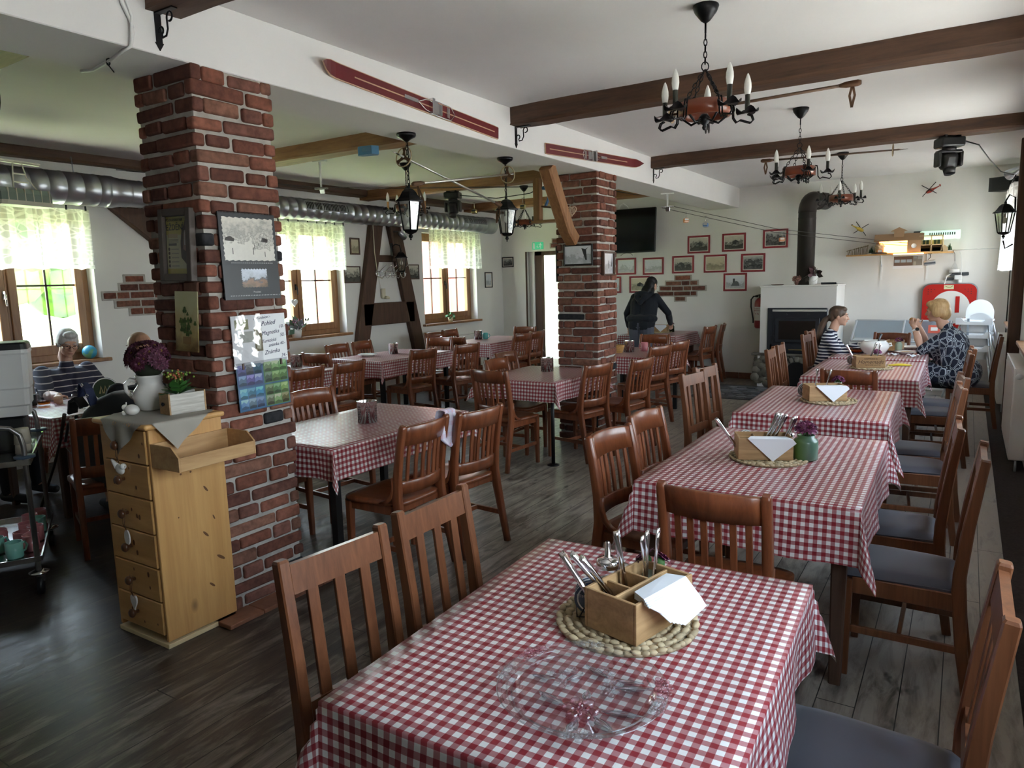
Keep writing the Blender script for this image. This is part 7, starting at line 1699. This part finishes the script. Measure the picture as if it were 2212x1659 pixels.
t = thing('drinks_dispenser', 'white lidded dispenser on a black stand on the trolley', 'dispenser', L_(.50, .02, .74), TR)
mb = MB(); mb.box((0, .02, .10), (.20, .17, .20), None, .01); mb.box((0, -.06, .015), (.20, .04, .03)); mb.build('stand', BLACK, t)
mb = MB(); mb.loft([[V((x * k, y * k, z)) for x, y in rrect(.24, .22, .03, 4)] for z, k in ((.205, .82), (.26, .84), (.27, .92), (.36, .95), (.37, 1), (.56, 1.05), (.57, 1.09), (.59, 1.09))], False); mb.build('container', WPLAS, t)
mb = MB(); mb.loft([[V((x * k, y * k, z)) for x, y in rrect(.25, .23, .03, 4)] for z, k in ((.59, 1.04), (.62, 1.0), (.63, .9))], False); mb.build('lid', BLACK, t)
BEI = mat('beige_cup', (.60, .55, .44), .35)
for i, z in enumerate((.745, .80)):
    o = MB().lathe([(0, .09), (.034, .09), (.036, .085), (.043, 0), (.040, 0), (.033, .082), (0, .084)], 22).build('cup', BEI); o.location = L_(.30, -.03, z); tag(o, ['lower upturned beige cup on the trolley', 'upper upturned beige cup stacked on the trolley'][i], 'cup', 'beige cups on the trolley')
for i, (x, y, m, n) in enumerate(((.10, .05, MINT, 'mint mug nearest the trolley corner caster'), (.19, -.02, PINK, 'pink mug beside the mint mug on the lower trolley shelf'), (.28, .03, PINK, 'second pink mug of the lower trolley shelf row'), (.37, -.03, PINK, 'third pink mug of the lower trolley shelf row'), (.46, .02, PINK, 'fourth pink mug of the lower trolley shelf row'), (.55, -.03, MINT, 'mint mug in the middle of the pink trolley mugs'), (.64, .02, PINK, 'pink mug just past the middle mint mug'), (.73, -.02, PINK, 'pink mug at the far end of the lower trolley shelf'), (.24, .15, MINT, 'mint mug behind the pink trolley mugs'), (.40, .15, PINK, 'pink mug in the rear row of the lower trolley shelf'))):
    mug(n, *L_(x, y)[:2], m, .204, TR + rad(-50 + 25 * (i % 4)), .042, .09, None, 'mugs on the lower trolley shelf')
def beermug(label, x, y, beer):
    t = thing('beer_mug', label, 'beer mug', (x, y, TZ), 2.6); mb = MB(); mb.lathe([(0, 0), (.040, 0), (.046, .01), (.053, .05), (.050, .09), (.045, .115), (.041, .115), (.045, .09), (.047, .05), (.040, .014), (0, .012)], 28)
    mb.build('glass', GLASS, t); mb = MB(); mb.tube([(.046, 0, .10), (.08, 0, .10), (.092, 0, .065), (.08, 0, .03), (.05, 0, .03)], .007, 8); mb.build('handle', GLASS, t)
    if beer: mb = MB(); mb.lathe([(0, .013), (.040, .015), (.046, .04), (.0, .042)], 24); mb.build('beer', BEER, t)
beermug('glass beer mug with a last third of beer', -6.14, 2.72, True); beermug('empty glass beer mug in the hand of the man in the polo', -5.72, 2.78, False)
t = thing('menu_stand', 'black condiment stand with a dark bottle on the table with the beer mugs', 'condiment stand', (-6.28, 2.66, TZ)); mb = MB(); mb.bx(-.06, .06, -.05, .05, 0, .09, .006); mb.build('box', BLACK, t); mb = MB(); mb.cyl((.0, 0, .09), (0, 0, .15), .012); mb.cyl((0, 0, .09), (0, 0, .11), .022); mb.build('bottle', mat('dark_bottle', (.06, .015, .012), .2), t)
o = MB().bx(-.04, .04, -.075, .075, 0, .009, .003).build('smartphone', BLACK); o.location = (-6.18, 2.53, TZ + .002); o.rotation_euler = (0, 0, 1.2); tag(o, 'black phone lying at the corner of the men\'s table', 'phone')
t = thing('table_sign', 'round dark green beer sign standing on the table of the men', 'sign', (-5.86, 3.06, TZ), 1.0); mb = MB(); mb.cyl((0, -.004, .10), (0, .004, .10), .095, .095, 28); mb.build('disc', mat('dark_green_sign', (.035, .06, .03), .4), t); mb = MB(); mb.tube([V((.09 * math.cos(q), -.006, .10 + .09 * math.sin(q))) for q in lin(29, 0, 2 * PI)[:-1]], .004, 5, closed=True); mb.build('rim', INKW, t)
mb = MB()
for x in (-.03, 0, .03): mb.tube([(x - .012, -.006, .07), (x, -.006, .13), (x + .012, -.006, .07)], .004, 4)
mb.build('emblem', mat('gold_mark', (.5, .42, .2), .4), t); mb = MB(); mb.bx(-.05, .05, -.03, .03, 0, .012); mb.build('foot', BLACK, t)
t = thing('sugar_bowl', 'small white lidded bowl beside the green beer sign', 'bowl', (-5.66, 3.02, TZ)); mb = MB(); mb.lathe([(0, 0), (.03, 0), (.05, .03), (.045, .06), (.02, .085), (.008, .09), (.01, .10), (0, .105)], 22); mb.build('bowl', CERAM, t)
# rucksack on a chair, pole
RUC = mat('black_rucksack_fabric', (.010, .011, .015), .8, sheen=.2)
t = thing('rucksack', 'black rucksack with straps leaning between the chest of drawers and the men\'s table', 'rucksack', (-4.70, 2.42, .455), rad(5)); t.rotation_euler = (0, rad(20), rad(5))
mb = MB()
def rs_(z, w, d, o): return [V((o + x, y, z)) for x, y in rrect(w, d, min(w, d) * .35, 5)]
mb.loft([rs_(.0, .44, .24, 0), rs_(.03, .50, .28, 0), rs_(.25, .52, .28, 0), rs_(.40, .46, .26, .03), rs_(.52, .36, .22, .07), rs_(.60, .24, .16, .11), rs_(.63, .10, .08, .13)], True); mb.build('bag', RUC, t)
mb = MB(); mb.bar([(-.18, -.10, .43), (-.24, -.11, .47), (-.28, -.11, .43), (-.29, -.10, .34)], (.06, .02), V((0, 1, 0))); mb.tube([(-.20, -.13, .36), (-.26, -.14, .28), (-.27, -.14, .15)], .010, 6); mb.build('shoulder_strap', RUC, t)
NAVY = mat('navy_strap', (.02, .03, .09), .7)
mb = MB(); mb.bar([(-.06, -.12, .50), (-.12, -.13, .585), (-.19, -.12, .59), (-.20, -.11, .50)], (.055, .014), V((0, 1, 0))); ns = mb.build('eyelet_strap', NAVY, t)
mb = MB()
for p in ((-.09, .555), (-.15, .60), (-.20, .55)): mb.tube([V((p[0] + .010 * math.cos(q), -.152, p[1] + .010 * math.sin(q))) for q in lin(10, 0, 2 * PI)[:-1]], .003, 5, closed=True)
mb.build('eyelet', STEEL, ns)
mb = MB(); mb.tube([(-.24, -.142, .30), (-.20, -.15, .20), (-.24, -.15, .12), (-.16, -.15, .10)], .003, 5); mb.build('drawcord', mat('grey_cord', (.3, .3, .33), .7), t)
o = MB().tube([(-5.52, 2.31, .0), (-5.40, 2.30, .18), (-5.04, 2.25, .52), (-4.86, 2.22, .70), (-4.66, 2.17, .90)], [.012, .010, .009, .009, .012], 8).build('trekking_pole', mat('dark_pole', (.035, .02, .015), .4)); tag(o, 'dark walking pole slanting from the floor beside the black shoe', 'walking pole')
# ================================================================ people
def blob(mb, pts, rs, n=12):
    pts = [V(p) for p in pts]; mb.tube(pts, rs, n)
    for p, r in zip(pts, rs): mb.ball(p, r, 12, 8)
def fuse(mb, name, m, parent, vox=.007, it=4):
    o = mb.build(name, m, parent); r = o.modifiers.new('fuse', 'REMESH'); r.mode = 'VOXEL'; r.voxel_size = vox; r.use_smooth_shade = True
    s = o.modifiers.new('smooth', 'SMOOTH'); s.factor = .5; s.iterations = it; return o
def hand(mb, wrist, d, up, curl, side):
    """palm plus five separate bent fingers; d = pointing direction, up = back of the hand"""
    w = V(wrist); d = V(d).normalized(); up = (V(up) - d * V(up).dot(d)).normalized(); s = d.cross(up).normalized() * side
    R = Matrix((s, d, up)).transposed(); mb.ball(w + d * .045, (.036, .048, .015), 12, 8, R); blob(mb, [w - d * .02, w + d * .02], [.025, .026])
    for i, (o, L) in enumerate(((-.027, .064), (-.009, .075), (.009, .070), (.026, .055))):
        b = w + d * .085 + s * o; p = [b]; a = curl * .35
        for k in (.45, .32, .23): p.append(p[-1] + (d * math.cos(a) - up * math.sin(a)) * L * k); a += curl * .45
        blob(mb, p, [.0095, .0085, .008, .007], 8)
    b = w + d * .03 - s * .032; p1 = b + (d * .6 - s * .75 - up * .15).normalized() * .035; blob(mb, [w + d * .02 - s * .018, b, p1, p1 + (d * .9 - s * .2 - up * .35 * curl).normalized() * .028], [.013, .011, .010, .008], 8)
def head(mb, M, k=1.0):
    E = lambda c, r, rot=None: mb.ball(M @ (V(c) * k), V(r) * k, 16, 12, (M.to_3x3() @ Euler(rot or (0, 0, 0)).to_matrix()))
    E((0, -.015, .035), (.073, .093, .082)); E((0, .025, -.02), (.062, .066, .085)); E((0, .040, -.062), (.046, .048, .042)); E((0, .070, -.088), (.022, .020, .018)); E((0, .074, .034), (.050, .017, .012))
    for s in (-1, 1): E((s * .036, .062, -.018), (.024, .024, .026)); E((s * .075, -.012, -.008), (.010, .021, .031), (0, 0, s * -.35)); E((s * .030, .080, .012), (.013, .009, .009))
    blob(mb, [M @ (V(p) * k) for p in ((0, .086, .020), (0, .100, -.008), (0, .106, -.022))], [.009 * k, .011 * k, .014 * k]); E((-.012, .094, -.024), (.009, .011, .008)); E((.012, .094, -.024), (.009, .011, .008))
    E((0, .088, -.048), (.022, .010, .0055)); E((0, .087, -.058), (.019, .010, .006)); blob(mb, [M @ (V(p) * k) for p in ((0, -.022, -.05), (0, -.035, -.15))], [.050 * k, .053 * k])
EYE = mat('dark_eye', (.03, .022, .02), .2); LIP = mat('lip', (.45, .18, .15), .5)
def face(t, M, k, brow, glasses=None):
    mb = MB()
    for s in (-1, 1): mb.ball(M @ V((s * .030 * k, .0875 * k, .012 * k)), V((.009, .005, .0045)) * k, 10, 6, M.to_3x3())
    mb.build('eyes', EYE, t)
    mb = MB()
    for s in (-1, 1): mb.tube([M @ (V(p) * k) for p in ((s * .012, .0935, .030), (s * .030, .0925, .036), (s * .050, .082, .030))], [.003 * k, .0042 * k, .002 * k], 6)
    mb.build('eyebrows', brow, t)
    mb = MB(); mb.tube([M @ (V(p) * k) for p in ((-.020, .0925, -.053), (0, .0985, -.051), (.020, .0925, -.053))], [.002 * k, .004 * k, .002 * k], 6); mb.build('mouth', LIP, t)
    if glasses:
        mb = MB()
        for s in (-1, 1): mb.tube([M @ (V((s * .033 + .025 * math.cos(q), .102, .006 + .016 * math.sin(q))) * k) for q in lin(17, 0, 2 * PI)[:-1]], .0018, 5, closed=True); mb.tube([M @ (V(p) * k) for p in ((s * .058, .100, .012), (s * .076, .03, .014), (s * .079, -.02, .008))], .0018, 5)
        mb.tube([M @ (V(p) * k) for p in ((-.009, .104, .010), (.009, .104, .010))], .0018, 5); mb.build('glasses', glasses, t)
def person(label, loc, rz, J, hd, skin, top, trous, shoes, hair, sleeve=1.0, k=1.0, leg_cover=1.0, girth=1.0, face_kw=None, name='person', fem=False):
    """J = joints in the person's frame (facing +y); every body is one fused surface, clothes are fused shells over it"""
    t = thing(name, label, 'person', loc, rad(rz)); g = girth
    M = Matrix.Translation(J['head']) @ Euler(hd).to_matrix().to_4x4()
    ch, pe, ne = V(J['chest']), V(J['pelvis']), V(J['neck']); mid = (ch + pe) / 2 + V((0, .02 * g, 0))
    side = (V(J['shR']) - V(J['shL'])).normalized()
    def torso(mb, e):
        for f in (-1, 1):
            o = side * .075 * g * f; blob(mb, [pe + o, mid + o * .95, ch + o * 1.05], [.105 * g + e, .108 * g + e, .108 * g + e]); blob(mb, [ch + o * .9, V(J['shR' if f > 0 else 'shL'])], [.085 + e, .058 + e])
            if fem: mb.ball(ch + o * .85 + V((0, .085 * g, -.06)), .070 * g + e, 12, 8)
        blob(mb, [ch, ne], [.085 + e, .048 + e * .6])
    def arms(mb, e, f0, f1, bare=False):
        for S in 'LR':
            s, el, ha = (V(J[a + S]) for a in ('sh', 'el', 'ha')); P = [s, s.lerp(el, .5), el, el.lerp(ha, .5), ha]; Rr = [.054 * k, .047 * k, .039 * k, .037 * k, .026 * k]
            n = 1 + int(round(f1 * 4)); blob(mb, P[:n], [r * (1.08 if g > 1.1 else 1) + e for r in Rr[:n]])
    def legs(mb, e, f1):
        for S in 'LR':
            h, kn, an = (V(J[a + S]) for a in ('hip', 'kn', 'an')); P = [h, h.lerp(kn, .5), kn, kn.lerp(an, .35), an]; Rr = [.095 * g, .080 * g, .056, .052, .036]
            n = 1 + int(round(f1 * 4)); blob(mb, P[:n], [r * (k ** .5) + e for r in Rr[:n]])
    mb = MB(); head(mb, M, k); blob(mb, [ne, M @ V((0, -.03, -.10)) * 1.0], [.050 * k, .050 * k]); torso(mb, 0); arms(mb, 0, 0, 1); legs(mb, 0, 1)
    for S in 'LR':
        d = V(J['hd' + S]) if 'hd' + S in J else V(J['ha' + S]) - V(J['el' + S]); hand(mb, J['ha' + S], d, J.get('hu' + S, (0, 0, 1)), J.get('cu' + S, 1.0), 1 if S == 'R' else -1)
        an = V(J['an' + S]); blob(mb, [an, an + V((0, .05, -.045)), an + V((0, .14, -.05))], [.036, .034, .028])
    fuse(mb, 'body', skin, t, .0065, 3)
    mb = MB(); torso(mb, .014); arms(mb, .013, 0, sleeve); fuse(mb, 'shirt', top, t, .008, 4)
    mb = MB(); [blob(mb, [pe + side * .07 * g * f, V(J['hip' + S])], [.108 * g + .008, .10 * g + .008]) for f, S in ((-1, 'L'), (1, 'R'))]; legs(mb, .012, leg_cover); fuse(mb, 'trousers', trous, t, .009, 3)
    for S in 'LR':
        an = V(J['an' + S]); mb = MB(); blob(mb, [an + V((0, -.035, -.035)), an + V((0, .05, -.045)), an + V((0, .155, -.055))], [.042, .042, .034]); fuse(mb, 'shoe', shoes, t, .008, 2)
    if hair:
        mb = MB()
        for c, r, *ro in hair[1]: mb.ball(M @ (V(c) * k), V(r) * k, 16, 12, M.to_3x3() @ Euler(ro[0] if ro else (0, 0, 0)).to_matrix())
        for pts, rr in (hair[2] if len(hair) > 2 else ()): blob(mb, [M @ (V(p) * k) for p in pts], [q * k for q in rr])
        fuse(mb, 'hair', hair[0], t, .006, 2)
    face(t, M, k, (hair or (mat('brow', (.25, .18, .13), .8),))[0], face_kw)
    return t, M
def stripes(name, base, line, per, duty, ax=2, wob=.012):
    m, nt, b = newmat(name); v = coords(nt); sp = N(nt, 'ShaderNodeSeparateXYZ'); nt.links.new(v, sp.inputs[0])
    z = mathn(nt, 'ADD', sp.outputs[ax], mathn(nt, 'MULTIPLY', noise(nt, v, 7, 2), wob)); f = mathn(nt, 'LESS_THAN', mathn(nt, 'FRACT', mathn(nt, 'DIVIDE', z, per)), duty)
    nt.links.new(mixc(nt, f, base, line), b.inputs['Base Color']); b.inputs['Roughness'].default_value = .85; return m
def hairmat(name, a, b_): return wood(name, a, b_, (30, 30, 3), .5, bmp=.3)
SHOE = mat('black_shoe', (.012, .012, .013), .6); DARKC = mat('dark_cloth', (.018, .019, .024), .85)
GH = hairmat('white_grey_hair', (.42, .42, .43), (.68, .68, .68)); BRH = hairmat('brown_hair', (.045, .025, .016), (.11, .062, .036)); BLH = hairmat('black_hair', (.004, .004, .005), (.014, .012, .012)); BLO = hairmat('blond_hair', (.36, .20, .075), (.62, .42, .20))
CAP = [((0, -.022, .042), (.083, .100, .086)), ((0, -.075, -.01), (.072, .045, .062))]
SIDE = [((-.068, -.02, .012), (.018, .055, .05)), ((.068, -.02, .012), (.018, .055, .05))]
# man in the striped polo: seated at the wall side, facing the table
JM = dict(pelvis=(0, 0, .52), chest=(0, .05, .83), neck=(0, .09, 1.02), head=(.0, .15, 1.20), shL=(-.19, .05, .945), shR=(.19, .05, .945), elL=(-.25, .20, .77), haL=(-.16, .46, .80), elR=(.27, .28, .78), haR=(.34, .62, .81), hdR=(.45, .85, .05), hipL=(-.10, .04, .50), hipR=(.10, .04, .50), knL=(-.14, .46, .50), knR=(.14, .46, .50), anL=(-.14, .46, .10), anR=(.14, .46, .10), cuL=1.0, cuR=1.7)
person('grey haired man with glasses in a dark striped polo shirt, seated by the left window', (-6.82, 3.20, 0), -90, JM, (-.38, -.06, -.15), SKIN, stripes('dark_striped_polo', (.030, .030, .055), (.50, .46, .46), .052, .15), DARKC, SHOE, (GH, CAP + SIDE + [((0, .05, .098), (.058, .04, .03))]), .5, 1.02, 1, 1.28, IRON)
# bald man beyond the chest of drawers
JB = dict(JM, head=(0, .09, 1.235), neck=(0, .05, 1.06), chest=(0, .02, .85), elL=(-.25, .16, .72), haL=(-.18, .42, .80), elR=(.25, .16, .72), haR=(.18, .42, .80), knR=(.10, .50, .53), anR=(.10, .40, .09), knL=(-.12, .62, .53), anL=(-.12, .52, .09)); JB.pop('hdR')
person('bald man in a black shirt and dark shorts, mostly hidden behind the pine chest', (-4.86, 2.84, 0), 84, JB, (-.1, 0, 0), DKSKIN, mat('black_shirt', (.011, .011, .014), .85), mat('dark_grey_shorts', (.022, .022, .024), .85), SHOE, None, .5, 1.02, .55, 1.22)
# third man at the left edge
JT = dict(JM, head=(0, .10, 1.22), elL=(-.26, .22, .78), haL=(-.02, .46, .80), elR=(.26, .24, .80), haR=(.10, .50, .83)); JT.pop('hdR')
person('third man in a dark shirt, only his forearms showing past the white dispenser', (-6.78, 2.42, 0), -68, JT, (-.2, 0, .3), DKSKIN, mat('dark_blue_grey_shirt', (.028, .034, .048), .85), DARKC, SHOE, (BRH, CAP + SIDE), .5, 1.02, 1, 1.15)
# woman in the black hoodie, standing with her back to us
JW = dict(pelvis=(0, 0, .93), chest=(.0, .10, 1.24), neck=(.02, .16, 1.40), head=(.05, .25, 1.52), shL=(-.165, .13, 1.335), shR=(.175, .13, 1.335), elL=(-.30, .12, 1.10), haL=(-.32, .22, .90), elR=(.30, .30, 1.10), haR=(.22, .56, .93), hdL=(0, .3, -.9), hipL=(-.09, 0, .90), hipR=(.09, 0, .90), knL=(-.09, .03, .49), knR=(.09, .03, .49), anL=(-.09, -.02, .09), anR=(.09, -.02, .09), cuL=.7, cuR=.6)
HOOD = mat('black_hoodie', (.010, .012, .018), .9, sheen=.1)
t, M = person('woman with long black hair in a black hoodie and grey trousers bending over a table', (-4.10, 10.08, 0), -4, JW, (-.55, 0, -.15), SKIN, HOOD, mat('grey_trousers', (.085, .09, .115), .85), SHOE, (BLH, CAP + [((0, -.05, -.03), (.082, .075, .095)), ((0, -.09, -.13), (.085, .045, .10)), ((.06, -.02, -.16), (.04, .045, .12)), ((-.06, -.05, -.12), (.04, .045, .10))]), .96, .98, 1, 1.08, None, 'person', True)
mb = MB(); mb.ball((.0, .05, 1.385), (.125, .075, .055), 14, 9, (-.5, 0, 0)); blob(mb, [(-.12, .09, 1.40), (-.06, .0, 1.35), (.0, -.035, 1.28), (.06, .0, 1.35), (.12, .09, 1.40)], [.035, .05, .045, .05, .035]); fuse(mb, 'hood', HOOD, t, .009, 4)
mb = MB(); blob(mb, [(-.10, .02, 1.02), (.10, .02, 1.02)], [.150, .150]); mb.bm.transform(Matrix.Diagonal((1, .9, .55, 1)) @ Matrix.Translation((0, 0, .85))); fuse(mb, 'hoodie_hem', HOOD, t, .009, 3)
# girl in stripes
JG = dict(pelvis=(0, 0, .52), chest=(0, .07, .80), neck=(0, .10, .985), head=(0, .165, 1.155), shL=(-.145, .07, .925), shR=(.145, .07, .925), elL=(-.20, .22, .76), haL=(-.10, .42, .83), elR=(.21, .20, .745), haR=(.10, .43, .80), hipL=(-.08, .04, .50), hipR=(.08, .04, .50), knL=(-.09, .42, .49), knR=(.09, .42, .49), anL=(-.09, .40, .09), anR=(.09, .40, .09), cuL=1.5, cuR=1.3)
STR = stripes('navy_white_stripes', (.012, .016, .045), (.74, .74, .76), .036, .42, 2, .02)
t, M = person('girl with a brown ponytail in a navy and white striped jumper', (-1.36, 8.72, 0), -84, JG, (-.10, 0, .06), SKIN, STR, DARKC, SHOE, (BRH, CAP + [((0, .025, .088), (.066, .055, .034)), ((-.07, -.02, .025), (.014, .05, .045)), ((.07, -.02, .025), (.014, .05, .045))], [([(0, -.10, -.02), (0, -.145, -.06), (0, -.18, -.15), (0, -.19, -.26), (0, -.18, -.36)], [.032, .036, .038, .032, .014])]), .92, .94, 1, .86, None)
# older woman, elbows on the table, hands at her mouth
JO = dict(pelvis=(0, 0, .55), chest=(0, .09, .86), neck=(0, .14, 1.045), head=(0, .235, 1.205), shL=(-.18, .11, .965), shR=(.18, .11, .965), elL=(-.19, .34, .80), haL=(-.055, .43, 1.03), elR=(.20, .32, .79), haR=(.075, .40, 1.02), hdL=(.25, .35, .55), hdR=(-.30, .30, .55), huL=(-.5, .6, .3), huR=(.5, .6, .3), hipL=(-.10, .06, .53), hipR=(.10, .06, .53), knL=(-.12, .47, .50), knR=(.12, .47, .50), anL=(-.12, .42, .09), anR=(.12, .42, .09), cuL=2.0, cuR=2.0)
m_, nt_, b_ = newmat('navy_curl_print'); v_ = coords(nt_, (1, 1, .75)); vo_ = N(nt_, 'ShaderNodeTexVoronoi', feature='DISTANCE_TO_EDGE'); vo_.inputs['Scale'].default_value = 16; nt_.links.new(v_, vo_.inputs['Vector'])
wv_ = mathn(nt_, 'MULTIPLY', mathn(nt_, 'GREATER_THAN', vo_.outputs['Distance'], .035), mathn(nt_, 'LESS_THAN', vo_.outputs['Distance'], .085)); nt_.links.new(mixc(nt_, wv_, (.010, .014, .032), (.50, .56, .60)), b_.inputs['Base Color']); b_.inputs['Roughness'].default_value = .85
t, M = person('older blond woman eating in a navy dress with a pale curly print', (-.02, 8.86, 0), 86, JO, (-.12, 0, -.05), SKIN, m_, mat('navy_leggings', (.012, .014, .025), .85), SHOE, (BLO, [((0, -.020, .048), (.092, .106, .090)), ((0, -.065, -.02), (.085, .065, .085)), ((0, .045, .085), (.075, .055, .038)), ((-.078, -.01, .0), (.024, .055, .062)), ((.078, -.01, .0), (.024, .055, .062))]), .5, 1.0, 1, 1.34, None, 'person', True)
mb = MB(); [blob(mb, [(-.10 * f, -.04, .56), (-.11 * f, .12, .55), (-.12 * f, .34, .545)], [.165, .150, .115]) for f in (-1, 1)]; fuse(mb, 'dress_skirt', m_, t, .009, 4)
el_, ha_ = V(JO['elR']), V(JO['haR'])
for a_, b2_ in (('elL', 'haL'),):
    e, h = V(JO[a_]), V(JO[b2_]); d = (h - e).normalized(); w_ = e.lerp(h, .86); mb = MB(); mb.tube([w_ - d * .009, w_ + d * .009], .036, 18); mb.build('watch_strap', WPLAS, t); s_ = V((-.8, -.5, .1)); s_ = (s_ - d * s_.dot(d)).normalized(); mb = MB(); mb.cyl(w_ + s_ * .030, w_ + s_ * .042, .019, .019, 18); mb.build('watch_dial', BLACK, t)
mb = MB(); mb.ball((.005, .47, 1.115), (.030, .026, .022), 12, 8); o = mb.build('bread_roll', mat('bread_crust', (.48, .27, .10), .7)); o.parent = None; o.matrix_world = Matrix.Translation((-.02, 8.86, 0)) @ Matrix.Rotation(rad(86), 4, 'Z'); tag(o, 'piece of bread held by the older woman', 'bread')
SKY, SUN, EXPO = 4.6, 22.0, 1.98
# ================================================================ camera, daylight, render look
cam = D.cameras.new('camera'); co = D.objects.new('camera', cam); COL.objects.link(co)
yaw, pit, rol = rad(32.507), rad(8.282), rad(-1.479)
r0 = V((math.cos(yaw), math.sin(yaw), 0)); f0 = V((-math.sin(yaw), math.cos(yaw), 0)); u0 = V((0, 0, 1))
f1 = f0 * math.cos(pit) - u0 * math.sin(pit); u1 = u0 * math.cos(pit) + f0 * math.sin(pit)
r2 = r0 * math.cos(rol) + u1 * math.sin(rol); u2 = u1 * math.cos(rol) - r0 * math.sin(rol)
M_ = Matrix((r2, u2, -f1)).transposed().to_4x4(); M_.translation = (0, 0, 1.65)
co.matrix_world = M_
cam.sensor_width = 36; cam.lens = 1540.47 / 2212 * 36; cam.clip_start = .05; cam.clip_end = 200
SC.camera = co

w = D.worlds.new('daylight'); SC.world = w; w.use_nodes = True
bg = w.node_tree.nodes['Background']; nt = w.node_tree
geo = N(nt, 'ShaderNodeTexCoord'); sp = N(nt, 'ShaderNodeSeparateXYZ'); nt.links.new(geo.outputs['Generated'], sp.inputs[0])
nt.links.new(ramp(nt, mathn(nt, 'ADD', mathn(nt, 'MULTIPLY', sp.outputs[2], .5), .5), [(.45, (.75, .80, .82)), (.55, (.86, .93, 1.0)), (1.0, (.50, .70, 1.0))]), bg.inputs[0])
bg.inputs[1].default_value = SKY
s = D.lights.new('sun', 'SUN'); s.energy = SUN; s.angle = rad(1.0); s.color = (1, .95, .86)
so = D.objects.new('sun', s); COL.objects.link(so); so.rotation_euler = (V((.16, -.52, -.84))).to_track_quat('-Z', 'Y').to_euler()
def portal(x, yc, w_, inward):
    l = D.lights.new('window_portal', 'AREA'); l.shape = 'RECTANGLE'; l.size = w_; l.size_y = HEAD - SILL
    l.cycles.is_portal = True
    o = D.objects.new('window_portal', l); COL.objects.link(o); o.location = (x, yc, (SILL + HEAD) / 2)
    o.matrix_world = Matrix.Translation(o.location) @ Matrix(((0, 0, -inward), (inward, 0, 0), (0, -1, 0))).to_4x4()
for a, b in LW: portal(-7.92, (a + b) / 2, b - a, 1)
for a, b in RW: portal(.82, (a + b) / 2, b - a, -1)
# unseen fill light added to brighten the corridor beyond the open door
l = D.lights.new('corridor_fill', 'POINT'); l.energy = 5; l.shadow_soft_size = .15; l.color = (1, .96, .9)
o = D.objects.new('corridor_fill', l); COL.objects.link(o); o.location = (-5.6, 12.4, 2.6)

SC.cycles.use_denoising = True
SC.cycles.max_bounces = 12; SC.cycles.diffuse_bounces = 7; SC.cycles.transparent_max_bounces = 24; SC.cycles.transmission_bounces = 8; SC.cycles.glossy_bounces = 5
SC.cycles.caustics_reflective = False; SC.cycles.caustics_refractive = False; SC.cycles.sample_clamp_indirect = 8
vs = SC.view_settings; vs.view_transform = 'Standard'; vs.look = 'None'; vs.gamma = 1; vs.use_curve_mapping = False; vs.exposure = EXPO
